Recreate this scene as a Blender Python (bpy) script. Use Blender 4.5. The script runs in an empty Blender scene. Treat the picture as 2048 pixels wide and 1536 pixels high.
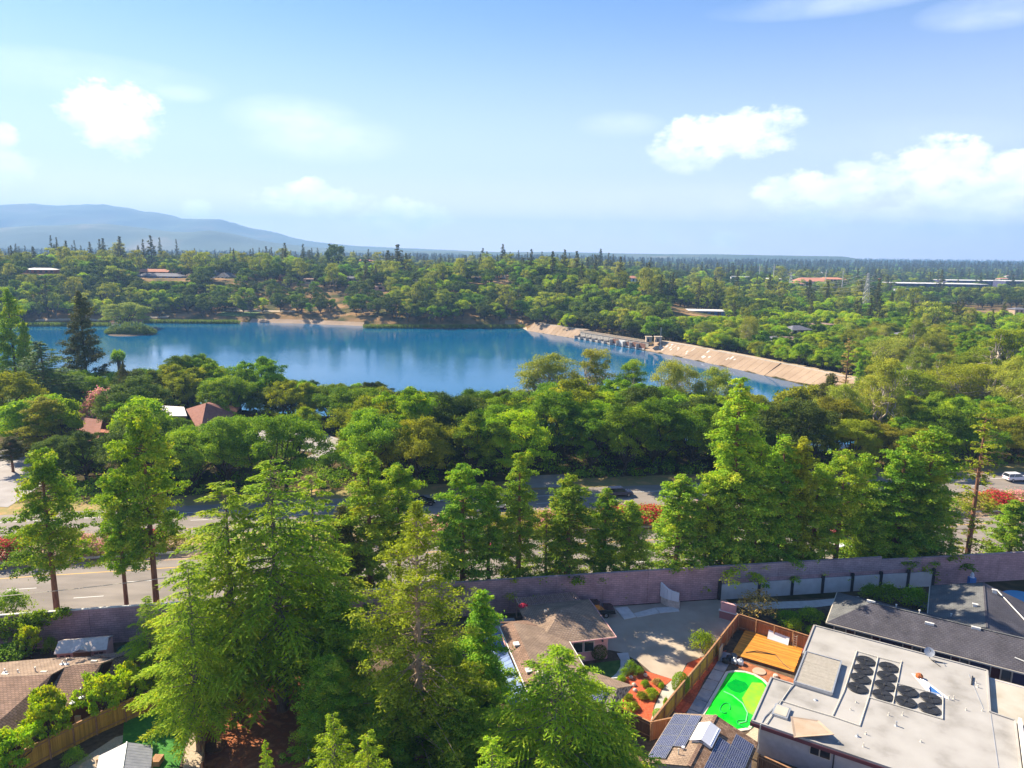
import bpy, math, random
import numpy as np
from mathutils import Vector, Matrix, noise as mnoise

random.seed(7); rng = np.random.default_rng(7)
R = math.radians
SC = bpy.context.scene
COL = SC.collection

# ------------------------------------------------------------------ camera
CAM_H = 45.0; FPX = 1430.0; ROLL = R(0.7); PITCH = math.atan(263.5/FPX)
cam_d = bpy.data.cameras.new('camera'); cam = bpy.data.objects.new('camera', cam_d); COL.objects.link(cam)
cam_d.sensor_fit = 'HORIZONTAL'; cam_d.sensor_width = 36.0; cam_d.lens = 36.0*FPX/2048.0
cam_d.clip_start = 0.5; cam_d.clip_end = 40000
cam.matrix_world = (Matrix.Translation((0, 0, CAM_H)) @ Matrix.Rotation(R(90)-PITCH, 4, 'X') @ Matrix.Rotation(ROLL, 4, 'Z'))
SC.camera = cam

# ------------------------------------------------------------------ light
SUN_EL, SUN_AZ = 37.0, 142.0            # azimuth of the sun measured from +X
TOSUN = Vector((math.cos(R(SUN_AZ))*math.cos(R(SUN_EL)), math.sin(R(SUN_AZ))*math.cos(R(SUN_EL)), math.sin(R(SUN_EL))))
sun_d = bpy.data.lights.new('sun', 'SUN'); sun_d.energy = 5.0; sun_d.angle = R(0.5); sun_d.color = (1.0, 0.87, 0.66)
sun = bpy.data.objects.new('sun', sun_d); COL.objects.link(sun)
sun.rotation_euler = TOSUN.to_track_quat('Z', 'Y').to_euler()
SC.view_settings.view_transform = 'Standard'; SC.view_settings.look = 'None'
SC.view_settings.exposure = 1.42; SC.view_settings.gamma = 1.0; SC.view_settings.use_curve_mapping = False
SC.render.engine = 'CYCLES'
SC.cycles.use_denoising = True
SC.cycles.max_bounces = 6; SC.cycles.diffuse_bounces = 2; SC.cycles.glossy_bounces = 2
SC.cycles.transmission_bounces = 3; SC.cycles.volume_bounces = 0; SC.cycles.transparent_max_bounces = 4
SC.cycles.sample_clamp_indirect = 6.0; SC.cycles.use_adaptive_sampling = True; SC.cycles.adaptive_threshold = 0.012
try: SC.cycles.denoising_prefilter = 'ACCURATE'
except Exception: pass

# ------------------------------------------------------------------ pixel / ground helpers (pixels of the 2048x1536 photograph)
_r, _p = ROLL, PITCH
def ray(px, py):
    x = (px-1024)/FPX; y = -(py-768)/FPX
    xr = x*math.cos(_r)-y*math.sin(_r); yr = x*math.sin(_r)+y*math.cos(_r)
    return xr, math.cos(_p)+yr*math.sin(_p), -math.sin(_p)+yr*math.cos(_p)
def G(px, py, z=0.0):
    d = ray(px, py); t = (z-CAM_H)/d[2]; return (d[0]*t, d[1]*t)
def G3(px, py, z=0.0):
    x, y = G(px, py, z); return (x, y, z)
def at_y(px, py, Y):
    d = ray(px, py); t = Y/d[1]; return (d[0]*t, Y, CAM_H+d[2]*t)
def proj(x, y, z):
    z -= CAM_H
    yy = y*math.cos(_p)-z*math.sin(_p); up = y*math.sin(_p)+z*math.cos(_p)
    xr, yr = x/yy, up/yy
    X = xr*math.cos(_r)+yr*math.sin(_r); Y = -xr*math.sin(_r)+yr*math.cos(_r)
    return 1024+X*FPX, 768-Y*FPX

# ------------------------------------------------------------------ world: sky with clouds
W = bpy.data.worlds.new('World'); SC.world = W; W.use_nodes = True
wn, wl = W.node_tree.nodes, W.node_tree.links
for n in list(wn): wn.remove(n)
def WN(t, **k):
    n = wn.new(t)
    for a, b in k.items(): setattr(n, a, b)
    return n
def wmath(op, a, b=None, c=None, clamp=False):
    n = WN('ShaderNodeMath', operation=op, use_clamp=clamp)
    for i, v in enumerate((a, b, c)):
        if v is None: continue
        if isinstance(v, (int, float)): n.inputs[i].default_value = v
        else: wl.new(v, n.inputs[i])
    return n.outputs[0]
sky = WN('ShaderNodeTexSky', sky_type='NISHITA', sun_disc=False, sun_elevation=R(SUN_EL), sun_rotation=R(90-SUN_AZ),
         altitude=50, air_density=1.0, dust_density=0.12, ozone_density=3.0)
tc = WN('ShaderNodeTexCoord'); sep = WN('ShaderNodeSeparateXYZ'); wl.new(tc.outputs['Generated'], sep.inputs[0])
az = wmath('ARCTAN2', sep.outputs[0], sep.outputs[1]); el = wmath('ARCSINE', sep.outputs[2])
comb = WN('ShaderNodeCombineXYZ'); wl.new(az, comb.inputs[0]); wl.new(el, comb.inputs[1])
mp = WN('ShaderNodeMapping'); mp.inputs['Scale'].default_value = (1, 1.6, 1); wl.new(comb.outputs[0], mp.inputs[0])
n1 = WN('ShaderNodeTexNoise'); n1.inputs['Scale'].default_value = 26; n1.inputs['Detail'].default_value = 10; n1.inputs['Roughness'].default_value = .6
wl.new(mp.outputs[0], n1.inputs['Vector'])
mp2 = WN('ShaderNodeMapping'); mp2.inputs['Scale'].default_value = (1.2, 5, 1); wl.new(comb.outputs[0], mp2.inputs[0])
n2 = WN('ShaderNodeTexNoise'); n2.inputs['Scale'].default_value = 5; n2.inputs['Detail'].default_value = 6
wl.new(mp2.outputs[0], n2.inputs['Vector'])
nz = wmath('MULTIPLY', wmath('SUBTRACT', n1.outputs[0], 0.46), 3.4)
# cumulus: azimuth / elevation of each cloud's middle, half sizes, density
CLOUDS = [(225, 232, 75, 58, 1.0), (250, 200, 36, 34, .7), (178, 240, 40, 28, .6), (262, 255, 50, 36, .35), (1445, 275, 120, 42, .95), (1510, 250, 80, 30, .7), (1370, 315, 70, 30, .45), (1640, 398, 118, 54, 1), (1700, 362, 50, 34, .7),
          (1870, 342, 92, 54, 1.0), (1795, 365, 60, 24, .6), (2030, 345, 60, 34, 1), (1990, 408, 165, 66, .95), (2150, 380, 160, 70, .8), (630, 402, 118, 32, 1), (612, 380, 46, 24, 1), (805, 432, 92, 34, 1), (780, 455, 110, 26, .6), (392, 414, 28, 20, 1),
          (1455, 478, 38, 20, 1), (1325, 474, 28, 14, .7), (1775, 430, 44, 18, .7), (5, 270, 22, 20, .6), (10, 335, 45, 34, .4), (-240, 260, 110, 60, .9), (-500, 380, 160, 50, .8), (2500, 250, 180, 60, .8), (2800, 400, 160, 50, .8), (490, 455, 60, 8, .4), (1900, 470, 260, 30, .4)]
total = None
for cx, cy, rx, ry, s in CLOUDS:
    d = Vector(ray(cx, cy)).normalized(); ca = math.atan2(d.x, d.y); ce = math.asin(d.z)
    ea = wmath('DIVIDE', wmath('SUBTRACT', az, ca), rx/FPX); ee = wmath('DIVIDE', wmath('SUBTRACT', el, ce), ry/FPX)
    # flat, thinning base: the lower half is squeezed
    r2 = wmath('ADD', wmath('MULTIPLY', ea, ea), wmath('MULTIPLY', ee, ee))
    m = wmath('SUBTRACT', 1.0, r2); m = wmath('ADD', m, nz)
    m = wmath('MULTIPLY', wmath('MULTIPLY', m, wmath('ADD', 1.0, wmath('MULTIPLY', ee, .8, clamp=True)), clamp=True), s, clamp=True)
    fall = wmath('SUBTRACT', 2.1, r2, clamp=True)
    m = wmath('MULTIPLY', wmath('MULTIPLY', m, fall), .86)
    total = m if total is None else wmath('MAXIMUM', total, m)
# thin high veils
for cx, cy, rx, ry, s in [(590, 235, 130, 42, .42), (650, 275, 160, 50, .3), (150, 150, 240, 40, .22), (360, 185, 60, 18, .35), (1640, 10, 200, 22, .3), (1990, 20, 120, 30, .3), (1240, 250, 90, 26, .25), (100, 480, 900, 120, .28), (1700, 480, 900, 110, .42), (1800, 280, 200, 40, .12)]:
    d = Vector(ray(cx, cy)).normalized(); ca = math.atan2(d.x, d.y); ce = math.asin(d.z)
    ea = wmath('DIVIDE', wmath('SUBTRACT', az, ca), rx/FPX); ee = wmath('DIVIDE', wmath('SUBTRACT', el, ce), ry/FPX)
    r2 = wmath('ADD', wmath('MULTIPLY', ea, ea), wmath('MULTIPLY', ee, ee))
    m = wmath('SUBTRACT', 1.0, r2, clamp=True)
    m = wmath('MULTIPLY', m, wmath('MULTIPLY', wmath('SUBTRACT', n2.outputs[0], 0.22, clamp=True), 2.2))
    total = wmath('MAXIMUM', total, wmath('MULTIPLY', m, s))
SKY_GAIN = WN('ShaderNodeVectorMath', operation='MULTIPLY'); wl.new(sky.outputs[0], SKY_GAIN.inputs[0]); SKY_GAIN.inputs[1].default_value = (.71, .84, 1.03)
low = WN('ShaderNodeMapRange', interpolation_type='SMOOTHSTEP'); low.inputs[1].default_value = .34; low.inputs[2].default_value = -.02; low.inputs[3].default_value = 0; low.inputs[4].default_value = .85; wl.new(el, low.inputs[0])
lowm = WN('ShaderNodeMixRGB'); wl.new(low.outputs[0], lowm.inputs[0]); wl.new(SKY_GAIN.outputs[0], lowm.inputs[1]); lowm.inputs[2].default_value = (7.2, 7.1, 8.5, 1)
lo2 = WN('ShaderNodeMapRange', interpolation_type='SMOOTHSTEP'); lo2.inputs[1].default_value = .115; lo2.inputs[2].default_value = 0; lo2.inputs[3].default_value = 0; lo2.inputs[4].default_value = .9; wl.new(el, lo2.inputs[0])
lowh = WN('ShaderNodeMixRGB'); wl.new(lo2.outputs[0], lowh.inputs[0]); wl.new(lowm.outputs[0], lowh.inputs[1]); lowh.inputs[2].default_value = (12.5, 10.9, 9.8, 1)
mix = WN('ShaderNodeMixRGB'); wl.new(total, mix.inputs[0]); wl.new(lowh.outputs[0], mix.inputs[1]); 
n3 = WN('ShaderNodeTexNoise'); n3.inputs['Scale'].default_value = 30; n3.inputs['Detail'].default_value = 6; wl.new(mp.outputs[0], n3.inputs['Vector'])
cs_ = WN('ShaderNodeMapRange'); cs_.inputs[1].default_value = .35; cs_.inputs[2].default_value = .6; wl.new(n3.outputs[0], cs_.inputs[0])
cc_ = WN('ShaderNodeMixRGB'); wl.new(cs_.outputs[0], cc_.inputs[0]); cc_.inputs[1].default_value = (9.6, 10, 10.8, 1); cc_.inputs[2].default_value = (12.6, 12.5, 12.4, 1); wl.new(cc_.outputs[0], mix.inputs[2])
bg = WN('ShaderNodeBackground'); bg.inputs[1].default_value = 0.064; wl.new(mix.outputs[0], bg.inputs[0])
wo = WN('ShaderNodeOutputWorld'); wl.new(bg.outputs[0], wo.inputs[0])

# ------------------------------------------------------------------ materials
MATS = {}
def mat(name, c1, c2=None, scale=1.0, rough=.85, bump=0.0, bscale=None, metal=0.0, c3=None, spec=.3, orand=0.0, stretch=None, lo=.35, hi=.65, coord='Object', trans=0.0, detail=5):
    m = bpy.data.materials.new(name); m.use_nodes = True; MATS[name] = m
    N, L = m.node_tree.nodes, m.node_tree.links
    b = N['Principled BSDF']; b.inputs['Roughness'].default_value = rough; b.inputs['Metallic'].default_value = metal
    b.inputs['Specular IOR Level'].default_value = spec
    tcn = N.new('ShaderNodeTexCoord'); vec = tcn.outputs[coord]
    if stretch:
        mpn = N.new('ShaderNodeMapping'); mpn.inputs['Scale'].default_value = stretch; L.new(vec, mpn.inputs[0]); vec = mpn.outputs[0]
    c = (*c1, 1)
    out = None
    if c2:
        nt = N.new('ShaderNodeTexNoise'); nt.inputs['Scale'].default_value = scale; nt.inputs['Detail'].default_value = detail; L.new(vec, nt.inputs['Vector'])
        cr = N.new('ShaderNodeValToRGB'); cr.color_ramp.elements[0].position = lo; cr.color_ramp.elements[1].position = hi
        cr.color_ramp.elements[0].color = c; cr.color_ramp.elements[1].color = (*c2, 1)
        if c3:
            e = cr.color_ramp.elements.new((lo+hi)/2); e.color = (*c3, 1)
        L.new(nt.outputs[0], cr.inputs[0]); out = cr.outputs[0]
    if orand:
        oi = N.new('ShaderNodeObjectInfo'); hs = N.new('ShaderNodeHueSaturation')
        mr = N.new('ShaderNodeMapRange'); L.new(oi.outputs['Random'], mr.inputs[0]); mr.inputs[3].default_value = 1-orand; mr.inputs[4].default_value = 1+orand
        L.new(mr.outputs[0], hs.inputs['Value'])
        if out: L.new(out, hs.inputs['Color'])
        else: hs.inputs['Color'].default_value = c
        out = hs.outputs[0]
    if out: L.new(out, b.inputs['Base Color'])
    else: b.inputs['Base Color'].default_value = c
    if bump:
        nb = N.new('ShaderNodeTexNoise'); nb.inputs['Scale'].default_value = bscale or scale*4; nb.inputs['Detail'].default_value = 6; L.new(vec, nb.inputs['Vector'])
        bp = N.new('ShaderNodeBump'); bp.inputs['Distance'].default_value = bump; bp.inputs['Strength'].default_value = 1.0
        L.new(nb.outputs[0], bp.inputs['Height']); L.new(bp.outputs[0], b.inputs['Normal'])
    return m
def brickmat(name, c1, c2, mortar, bw, bh, ms=.01, rough=.9, rot=(0, 0, 0), bump=.01, offset=.5, c_noise=None):
    m = bpy.data.materials.new(name); m.use_nodes = True; MATS[name] = m
    N, L = m.node_tree.nodes, m.node_tree.links; b = N['Principled BSDF']; b.inputs['Roughness'].default_value = rough; b.inputs['Specular IOR Level'].default_value = .2
    t = N.new('ShaderNodeTexCoord'); mp = N.new('ShaderNodeMapping'); mp.inputs['Rotation'].default_value = rot; L.new(t.outputs['Object'], mp.inputs[0])
    br = N.new('ShaderNodeTexBrick'); br.inputs['Scale'].default_value = 1; br.inputs['Brick Width'].default_value = bw; br.inputs['Row Height'].default_value = bh
    br.inputs['Mortar Size'].default_value = ms; br.inputs['Color1'].default_value = (*c1, 1); br.inputs['Color2'].default_value = (*c2, 1); br.inputs['Mortar'].default_value = (*mortar, 1)
    br.inputs['Bias'].default_value = 0; br.offset = offset
    L.new(mp.outputs[0], br.inputs['Vector'])
    nt = N.new('ShaderNodeTexNoise'); nt.inputs['Scale'].default_value = .7; nt.inputs['Detail'].default_value = 8; L.new(t.outputs['Object'], nt.inputs['Vector'])
    mr = N.new('ShaderNodeMapRange'); mr.inputs[1].default_value = .3; mr.inputs[2].default_value = .7; mr.inputs[3].default_value = .78; mr.inputs[4].default_value = 1.18; L.new(nt.outputs[0], mr.inputs[0])
    hs = N.new('ShaderNodeHueSaturation'); L.new(br.outputs[0], hs.inputs['Color']); L.new(mr.outputs[0], hs.inputs['Value']); L.new(hs.outputs[0], b.inputs['Base Color'])
    bp = N.new('ShaderNodeBump'); bp.inputs['Distance'].default_value = bump; bp.invert = True; L.new(br.outputs['Fac'], bp.inputs['Height']); L.new(bp.outputs[0], b.inputs['Normal'])
    return m
def leafmat(name, dark, mid, light, trans=.35, hue=.02, val=.25, rough=.6):
    m = bpy.data.materials.new(name); m.use_nodes = True; MATS[name] = m
    N, L = m.node_tree.nodes, m.node_tree.links; b = N['Principled BSDF']; b.inputs['Roughness'].default_value = .7; b.inputs['Specular IOR Level'].default_value = .08
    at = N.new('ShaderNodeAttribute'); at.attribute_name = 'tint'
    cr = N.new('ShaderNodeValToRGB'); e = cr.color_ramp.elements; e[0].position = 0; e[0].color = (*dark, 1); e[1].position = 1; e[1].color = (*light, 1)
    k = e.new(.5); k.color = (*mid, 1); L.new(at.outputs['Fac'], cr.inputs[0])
    oi = N.new('ShaderNodeObjectInfo'); hs = N.new('ShaderNodeHueSaturation'); L.new(cr.outputs[0], hs.inputs['Color'])
    a = N.new('ShaderNodeMapRange'); a.inputs[3].default_value = .5-hue; a.inputs[4].default_value = .5+hue; L.new(oi.outputs['Random'], a.inputs[0]); L.new(a.outputs[0], hs.inputs['Hue'])
    wn_ = N.new('ShaderNodeTexWhiteNoise'); wn_.noise_dimensions = '1D'; L.new(oi.outputs['Random'], wn_.inputs['W'])
    v = N.new('ShaderNodeMapRange'); v.inputs[3].default_value = 1-val; v.inputs[4].default_value = 1+val; L.new(wn_.outputs['Value'], v.inputs[0]); L.new(v.outputs[0], hs.inputs['Value'])
    L.new(hs.outputs[0], b.inputs['Base Color'])
    tr = N.new('ShaderNodeBsdfTranslucent'); h2 = N.new('ShaderNodeHueSaturation'); h2.inputs['Value'].default_value = 1.25; h2.inputs['Hue'].default_value = .485; h2.inputs['Saturation'].default_value = 1.1
    L.new(hs.outputs[0], h2.inputs['Color']); L.new(h2.outputs[0], tr.inputs[0])
    mx = N.new('ShaderNodeMixShader'); mx.inputs[0].default_value = trans; L.new(b.outputs[0], mx.inputs[1]); L.new(tr.outputs[0], mx.inputs[2])
    L.new(mx.outputs[0], N['Material Output'].inputs['Surface'])
    return m
M = MATS

# ------------------------------------------------------------------ mesh builder
class MB:
    def __init__(s): s.v = []; s.f = []; s.m = []; s.cur = 0
    def add(s, vs, fs):
        o = len(s.v); s.v += [tuple(p) for p in vs]; s.f += [tuple(i+o for i in f) for f in fs]; s.m += [s.cur]*len(fs); return s
    def box(s, x0, y0, z0, x1, y1, z1):
        return s.add([(x0, y0, z0), (x1, y0, z0), (x1, y1, z0), (x0, y1, z0), (x0, y0, z1), (x1, y0, z1), (x1, y1, z1), (x0, y1, z1)],
                     [(0, 3, 2, 1), (4, 5, 6, 7), (0, 1, 5, 4), (1, 2, 6, 5), (2, 3, 7, 6), (3, 0, 4, 7)])
    def cbox(s, c, d): return s.box(c[0]-d[0]/2, c[1]-d[1]/2, c[2]-d[2]/2, c[0]+d[0]/2, c[1]+d[1]/2, c[2]+d[2]/2)
    def bar(s, p, q, w, h, z0=None):         # upright bar along a segment: w across, h high, p/q at its foot
        p, q = Vector(p), Vector(q); d = (q-p); n = Vector((-d.y, d.x, 0)).normalized()*w/2; u = Vector((0, 0, h))
        vs = [p-n, q-n, q+n, p+n, p-n+u, q-n+u, q+n+u, p+n+u]
        return s.add(vs, [(0, 3, 2, 1), (4, 5, 6, 7), (0, 1, 5, 4), (1, 2, 6, 5), (2, 3, 7, 6), (3, 0, 4, 7)])
    def prism(s, poly, z0, z1):
        n = len(poly); a = sum(poly[i][0]*poly[(i+1) % n][1]-poly[(i+1) % n][0]*poly[i][1] for i in range(n))
        if a < 0: poly = poly[::-1]
        return s.add([(x, y, z0) for x, y in poly]+[(x, y, z1) for x, y in poly],
                     [tuple(range(n))[::-1], tuple(range(n, 2*n))]+[(i, (i+1) % n, n+(i+1) % n, n+i) for i in range(n)])
    def slab(s, poly3, t):                   # polygon in space given thickness t downwards
        n = len(poly3); a = sum(poly3[i][0]*poly3[(i+1) % n][1]-poly3[(i+1) % n][0]*poly3[i][1] for i in range(n))
        if a < 0: poly3 = poly3[::-1]
        return s.add([(x, y, z-t) for x, y, z in poly3]+list(poly3), [tuple(range(n))[::-1], tuple(range(n, 2*n))]+[(i, (i+1) % n, n+(i+1) % n, n+i) for i in range(n)])
    def tube(s, pts, rad, n=6, cap=True):
        pts = [Vector(p) for p in pts]; k = len(pts)
        if isinstance(rad, (int, float)): rad = [rad]*k
        o = len(s.v); up = Vector((0, 0, 1))
        for i, p in enumerate(pts):
            d = (pts[min(i+1, k-1)]-pts[max(i-1, 0)]).normalized()
            a = d.cross(up) if abs(d.z) < .98 else d.cross(Vector((1, 0, 0))); a.normalize(); b = d.cross(a)
            for j in range(n):
                t = 2*math.pi*j/n; s.v.append(tuple(p+(a*math.cos(t)+b*math.sin(t))*rad[i]))
        fs = [(o+i*n+j, o+(i+1)*n+j, o+(i+1)*n+(j+1) % n, o+i*n+(j+1) % n) for i in range(k-1) for j in range(n)]
        if cap: fs += [tuple(o+j for j in range(n)), tuple(o+(k-1)*n+j for j in range(n))[::-1]]
        s.f += fs; s.m += [s.cur]*len(fs); return s
    def lathe(s, c, prof, n=12):             # prof [(r,z)]
        o = len(s.v); k = len(prof)
        for r, z in prof:
            for j in range(n):
                t = 2*math.pi*j/n; s.v.append((c[0]+r*math.cos(t), c[1]+r*math.sin(t), c[2]+z))
        fs = [(o+i*n+j, o+i*n+(j+1) % n, o+(i+1)*n+(j+1) % n, o+(i+1)*n+j) for i in range(k-1) for j in range(n)]
        fs += [tuple(o+j for j in range(n))[::-1], tuple(o+(k-1)*n+j for j in range(n))]
        s.f += fs; s.m += [s.cur]*len(fs); return s
    def mesh(s, name, mats, off=(0, 0, 0), smooth=False):
        me = bpy.data.meshes.new(name); me.from_pydata([(a-off[0], b-off[1], c-off[2]) for a, b, c in s.v], [], s.f)
        for m in (mats if isinstance(mats, (list, tuple)) else [mats]): me.materials.append(MATS[m] if isinstance(m, str) else m)
        if any(s.m): me.polygons.foreach_set('material_index', s.m)
        if smooth: me.polygons.foreach_set('use_smooth', [True]*len(me.polygons))
        me.update(); return me
ORG = {}
def tag(o, label=None, cat=None, group=None, kind=None):
    for k, v in (('label', label), ('category', cat), ('group', group), ('kind', kind)):
        if v: o[k] = v
    return o
class Frame:
    def __init__(s, deg): s.a = R(deg)
    def w(s, u, v, z=0): return (u*math.cos(s.a)-v*math.sin(s.a), u*math.sin(s.a)+v*math.cos(s.a), z)
    def inv(s, x, y): return (x*math.cos(s.a)+y*math.sin(s.a), -x*math.sin(s.a)+y*math.cos(s.a))
F0, FU, FW = Frame(0), Frame(-31.5), Frame(13.5)
def thing(name, label, cat, fr=F0, o=(0, 0, 0), group=None):
    e = bpy.data.objects.new(name, None); COL.objects.link(e); e.location = fr.w(*o); e.rotation_euler.z = fr.a
    e.empty_display_size = .5; ORG[e.name] = o; return tag(e, label, cat, group)
def part(t, name, mb, m, smooth=False, kind=None, label=None):
    org = ORG.get(t.name, (0, 0, 0)); me = mb.mesh(name, m, org, smooth); c = bpy.data.objects.new(name, me); COL.objects.link(c); c.parent = t
    ORG[c.name] = org
    return tag(c, label=label, kind=kind)
def solo(name, label, cat, mb, m, fr=F0, o=(0, 0, 0), group=None, smooth=False, kind=None):
    me = mb.mesh(name, m, o, smooth); c = bpy.data.objects.new(name, me); COL.objects.link(c); c.location = fr.w(*o); c.rotation_euler.z = fr.a
    ORG[c.name] = o
    return tag(c, label, cat, group, kind)
def inst(name, me, parent=None, loc=(0, 0, 0), rz=0, s=1):
    c = bpy.data.objects.new(name, me); COL.objects.link(c); c.parent = parent; c.location = loc; c.rotation_euler = (0, 0, rz) if isinstance(rz, (int, float)) else rz
    c.scale = (s, s, s) if isinstance(s, (int, float)) else s
    return c
def fractal(x, y, s, oct=4, seed=0):
    v = 0; a = 1; t = 0
    for i in range(oct):
        v += a*mnoise.noise(Vector((x/s+seed, y/s-seed, seed*1.7+i))); t += a; a *= .5; s *= .5
    return v/t
mat('galv', (.42, .43, .44), (.52, .53, .54), scale=4, rough=.5, metal=.6)
# ------------------------------------------------------------------ palette
mat('ground_earth', (.07, .055, .03), (.16, .115, .06), scale=.12, lo=.35, hi=.7, bump=.15, bscale=2, c3=(.06, .065, .022), detail=9)
mat('asphalt', (.19, .165, .145), (.27, .235, .205), scale=.5, rough=.95, bump=.004, bscale=60, stretch=(.25, 1, 1), detail=8)
mat('asphalt_dark', (.12, .115, .115), (.17, .16, .155), scale=.6, rough=.95, bump=.004, bscale=60)
mat('lot_paving', (.30, .275, .265), (.37, .345, .335), scale=.3, rough=.95, detail=8)
mat('median_dirt', (.30, .20, .13), (.40, .30, .21), scale=.8, rough=1, bump=.03, bscale=8, detail=9)
mat('dry_grass', (.46, .28, .12), (.34, .24, .10), scale=.5, rough=1, bump=.05, bscale=12, c3=(.26, .23, .08), detail=9)
mat('dry_slope', (.34, .19, .10), (.44, .28, .16), scale=.08, rough=1, bump=.3, bscale=1.5, c3=(.16, .13, .05), detail=10)
mat('paint_white', (.75, .75, .73), (.55, .54, .52), scale=9, rough=.7)
mat('paint_yellow', (.72, .42, .06), (.55, .33, .07), scale=9, rough=.7)
mat('concrete', (.42, .39, .35), (.52, .48, .43), scale=.6, rough=.9, bump=.004, bscale=30, detail=9)
mat('concrete_drive', (.37, .305, .235), (.46, .385, .305), scale=.35, rough=.92, bump=.004, bscale=30, detail=10)
mat('concrete_pale', (.55, .53, .50), (.65, .63, .60), scale=1.5, rough=.9, orand=.1)
mat('red_bark', (.42, .07, .028), (.56, .13, .055), scale=5, rough=1, bump=.04, bscale=14)
mat('red_earth', (.38, .12, .045), (.50, .19, .08), scale=1.2, rough=1, bump=.03, bscale=8, c3=(.3, .11, .05), detail=9)
mat('turf', (.035, .16, .02), (.06, .24, .03), scale=3, rough=.9, bump=.02, bscale=60)
mat('lawn', (.05, .12, .02), (.10, .18, .04), scale=1.2, rough=.95, bump=.02, bscale=60)
mat('mulch', (.08, .055, .035), (.14, .10, .065), scale=2, rough=1, bump=.03, bscale=18)
mat('gravel_tan', (.42, .33, .24), (.52, .43, .33), scale=6, rough=1, bump=.02, bscale=40)
mat('dam_slab', (.29, .205, .14), (.37, .27, .19), scale=.12, rough=.95, bump=.02, bscale=2, orand=.05, detail=8)
mat('dam_stain', (.36, .30, .20), (.50, .36, .26), scale=.4, rough=.9)
mat('chalk', (.80, .74, .68), (.70, .6, .52), scale=2, rough=.9)
mat('mountain_scrub', (.05, .085, .03), (.10, .11, .05), scale=.004, rough=1, detail=12, c3=(.06, .10, .04))
mat('foothill_scrub', (.045, .075, .03), (.22, .18, .11), scale=.0022, rough=1, detail=12, c3=(.07, .10, .045), lo=.40, hi=.72)

# water
def water(name, base, rough, bscale, dist, ior=1.33, spec=.5, stretch=(1, 1, 1)):
    m = mat(name, base, None, rough=rough, spec=spec); N, L = m.node_tree.nodes, m.node_tree.links; b = N['Principled BSDF']; b.inputs['IOR'].default_value = ior
    t = N.new('ShaderNodeTexCoord'); mp = N.new('ShaderNodeMapping'); mp.inputs['Scale'].default_value = stretch; L.new(t.outputs['Object'], mp.inputs[0])
    a = N.new('ShaderNodeTexNoise'); a.inputs['Scale'].default_value = bscale; a.inputs['Detail'].default_value = 5; L.new(mp.outputs[0], a.inputs['Vector'])
    c = N.new('ShaderNodeTexNoise'); c.inputs['Scale'].default_value = .012; c.inputs['Detail'].default_value = 4; L.new(mp.outputs[0], c.inputs['Vector'])
    mr = N.new('ShaderNodeMapRange'); mr.inputs[1].default_value = .42; mr.inputs[2].default_value = .6; mr.inputs[3].default_value = .35; mr.inputs[4].default_value = 1; L.new(c.outputs[0], mr.inputs[0])
    bp = N.new('ShaderNodeBump'); bp.inputs['Distance'].default_value = dist; L.new(mr.outputs[0], bp.inputs['Strength']); L.new(a.outputs[0], bp.inputs['Height']); L.new(bp.outputs[0], b.inputs['Normal'])
    return m
water('lake_water', (.0, .095, .22), .05, .9, .055, stretch=(.6, 1, 1), spec=.35)

WATER_Z = -5.0
far = [(-620, 470), (-420, 455)]+[G(px, py, WATER_Z) for px, py in [(0, 652), (60, 650), (180, 648), (230, 645), (330, 643), (480, 644), (600, 647), (730, 652), (850, 657), (960, 656), (1040, 654), (1053, 661), (1151, 677), (1287, 701), (1348, 712), (1461, 736), (1567, 760), (1650, 782)]]
near = [(118, 232), (104, 208), (92, 186), (74, 174), (56, 178), (42, 190), (10, 198), (-30, 204), (-70, 212), (-105, 228), (-150, 255), (-200, 285), (-260, 310), (-340, 330), (-450, 350), (-620, 370)]
LAKE = np.array(far+near)
def sdist(X, Y, P):
    d = np.full(X.shape, 1e9); ins = np.zeros(X.shape, bool); n = len(P)
    for i in range(n):
        ax, ay = P[i]; bx, by = P[(i+1) % n]; ex, ey = bx-ax, by-ay
        t = np.clip(((X-ax)*ex+(Y-ay)*ey)/(ex*ex+ey*ey), 0, 1); d = np.minimum(d, np.hypot(X-ax-t*ex, Y-ay-t*ey))
        c = ((ay > Y) != (by > Y)) & (X < (bx-ax)*(Y-ay)/((by-ay) if by != ay else 1e-9)+ax); ins ^= c
    return np.where(ins, -d, d)
def sst(a, b, x): t = np.clip((x-a)/(b-a), 0, 1); return t*t*(3-2*t)
def terrain(X, Y):
    X = np.asarray(X, float); Y = np.asarray(Y, float); sd = sdist(X, Y, LAKE)
    # slow rolling ground beyond the road
    roll = 1.3*np.sin(X/83+1)*np.cos(Y/97)+.7*np.sin(X/31+Y/47)
    base = roll*sst(230, 420, Y)
    # plateau beyond the lake on the left and middle
    side = 1-sst(-20, 190, X-(Y-480)*.12)
    plat = (20.5+2.5*np.sin(X/70)+2*np.sin(X/33+2))*side*sst(8, 105, sd)*sst(395, 470, Y)
    plat = plat*(1-.78*sst(700, 2400, Y))+9*sst(650, 950, Y)*(1-side)*(1-sst(180, 600, X))*(1-.8*sst(1100, 2400, Y))
    base = base+plat
    base = base+4*sst(10, 60, sd)*sst(60, 110, X)*sst(150, 200, Y)*(1-sst(255, 300, Y))   # rise right of the lake
    base = np.where((Y > 170) & (Y < 480), base-3.5*(1-sst(12, 60, sd)), base)
    shore = WATER_Z+np.clip(sd, -3.5, 14)*.38
    h = np.where(sd < 14, np.minimum(np.maximum(shore, WATER_Z-2), np.maximum(base, WATER_Z+.1)), base)
    k = sst(6, 26, sd)
    h = np.where(sd > 6, shore*(1-k)+base*k, shore)
    h = np.where(Y < 158, 0, h*sst(158, 172, Y))
    return h
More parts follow.
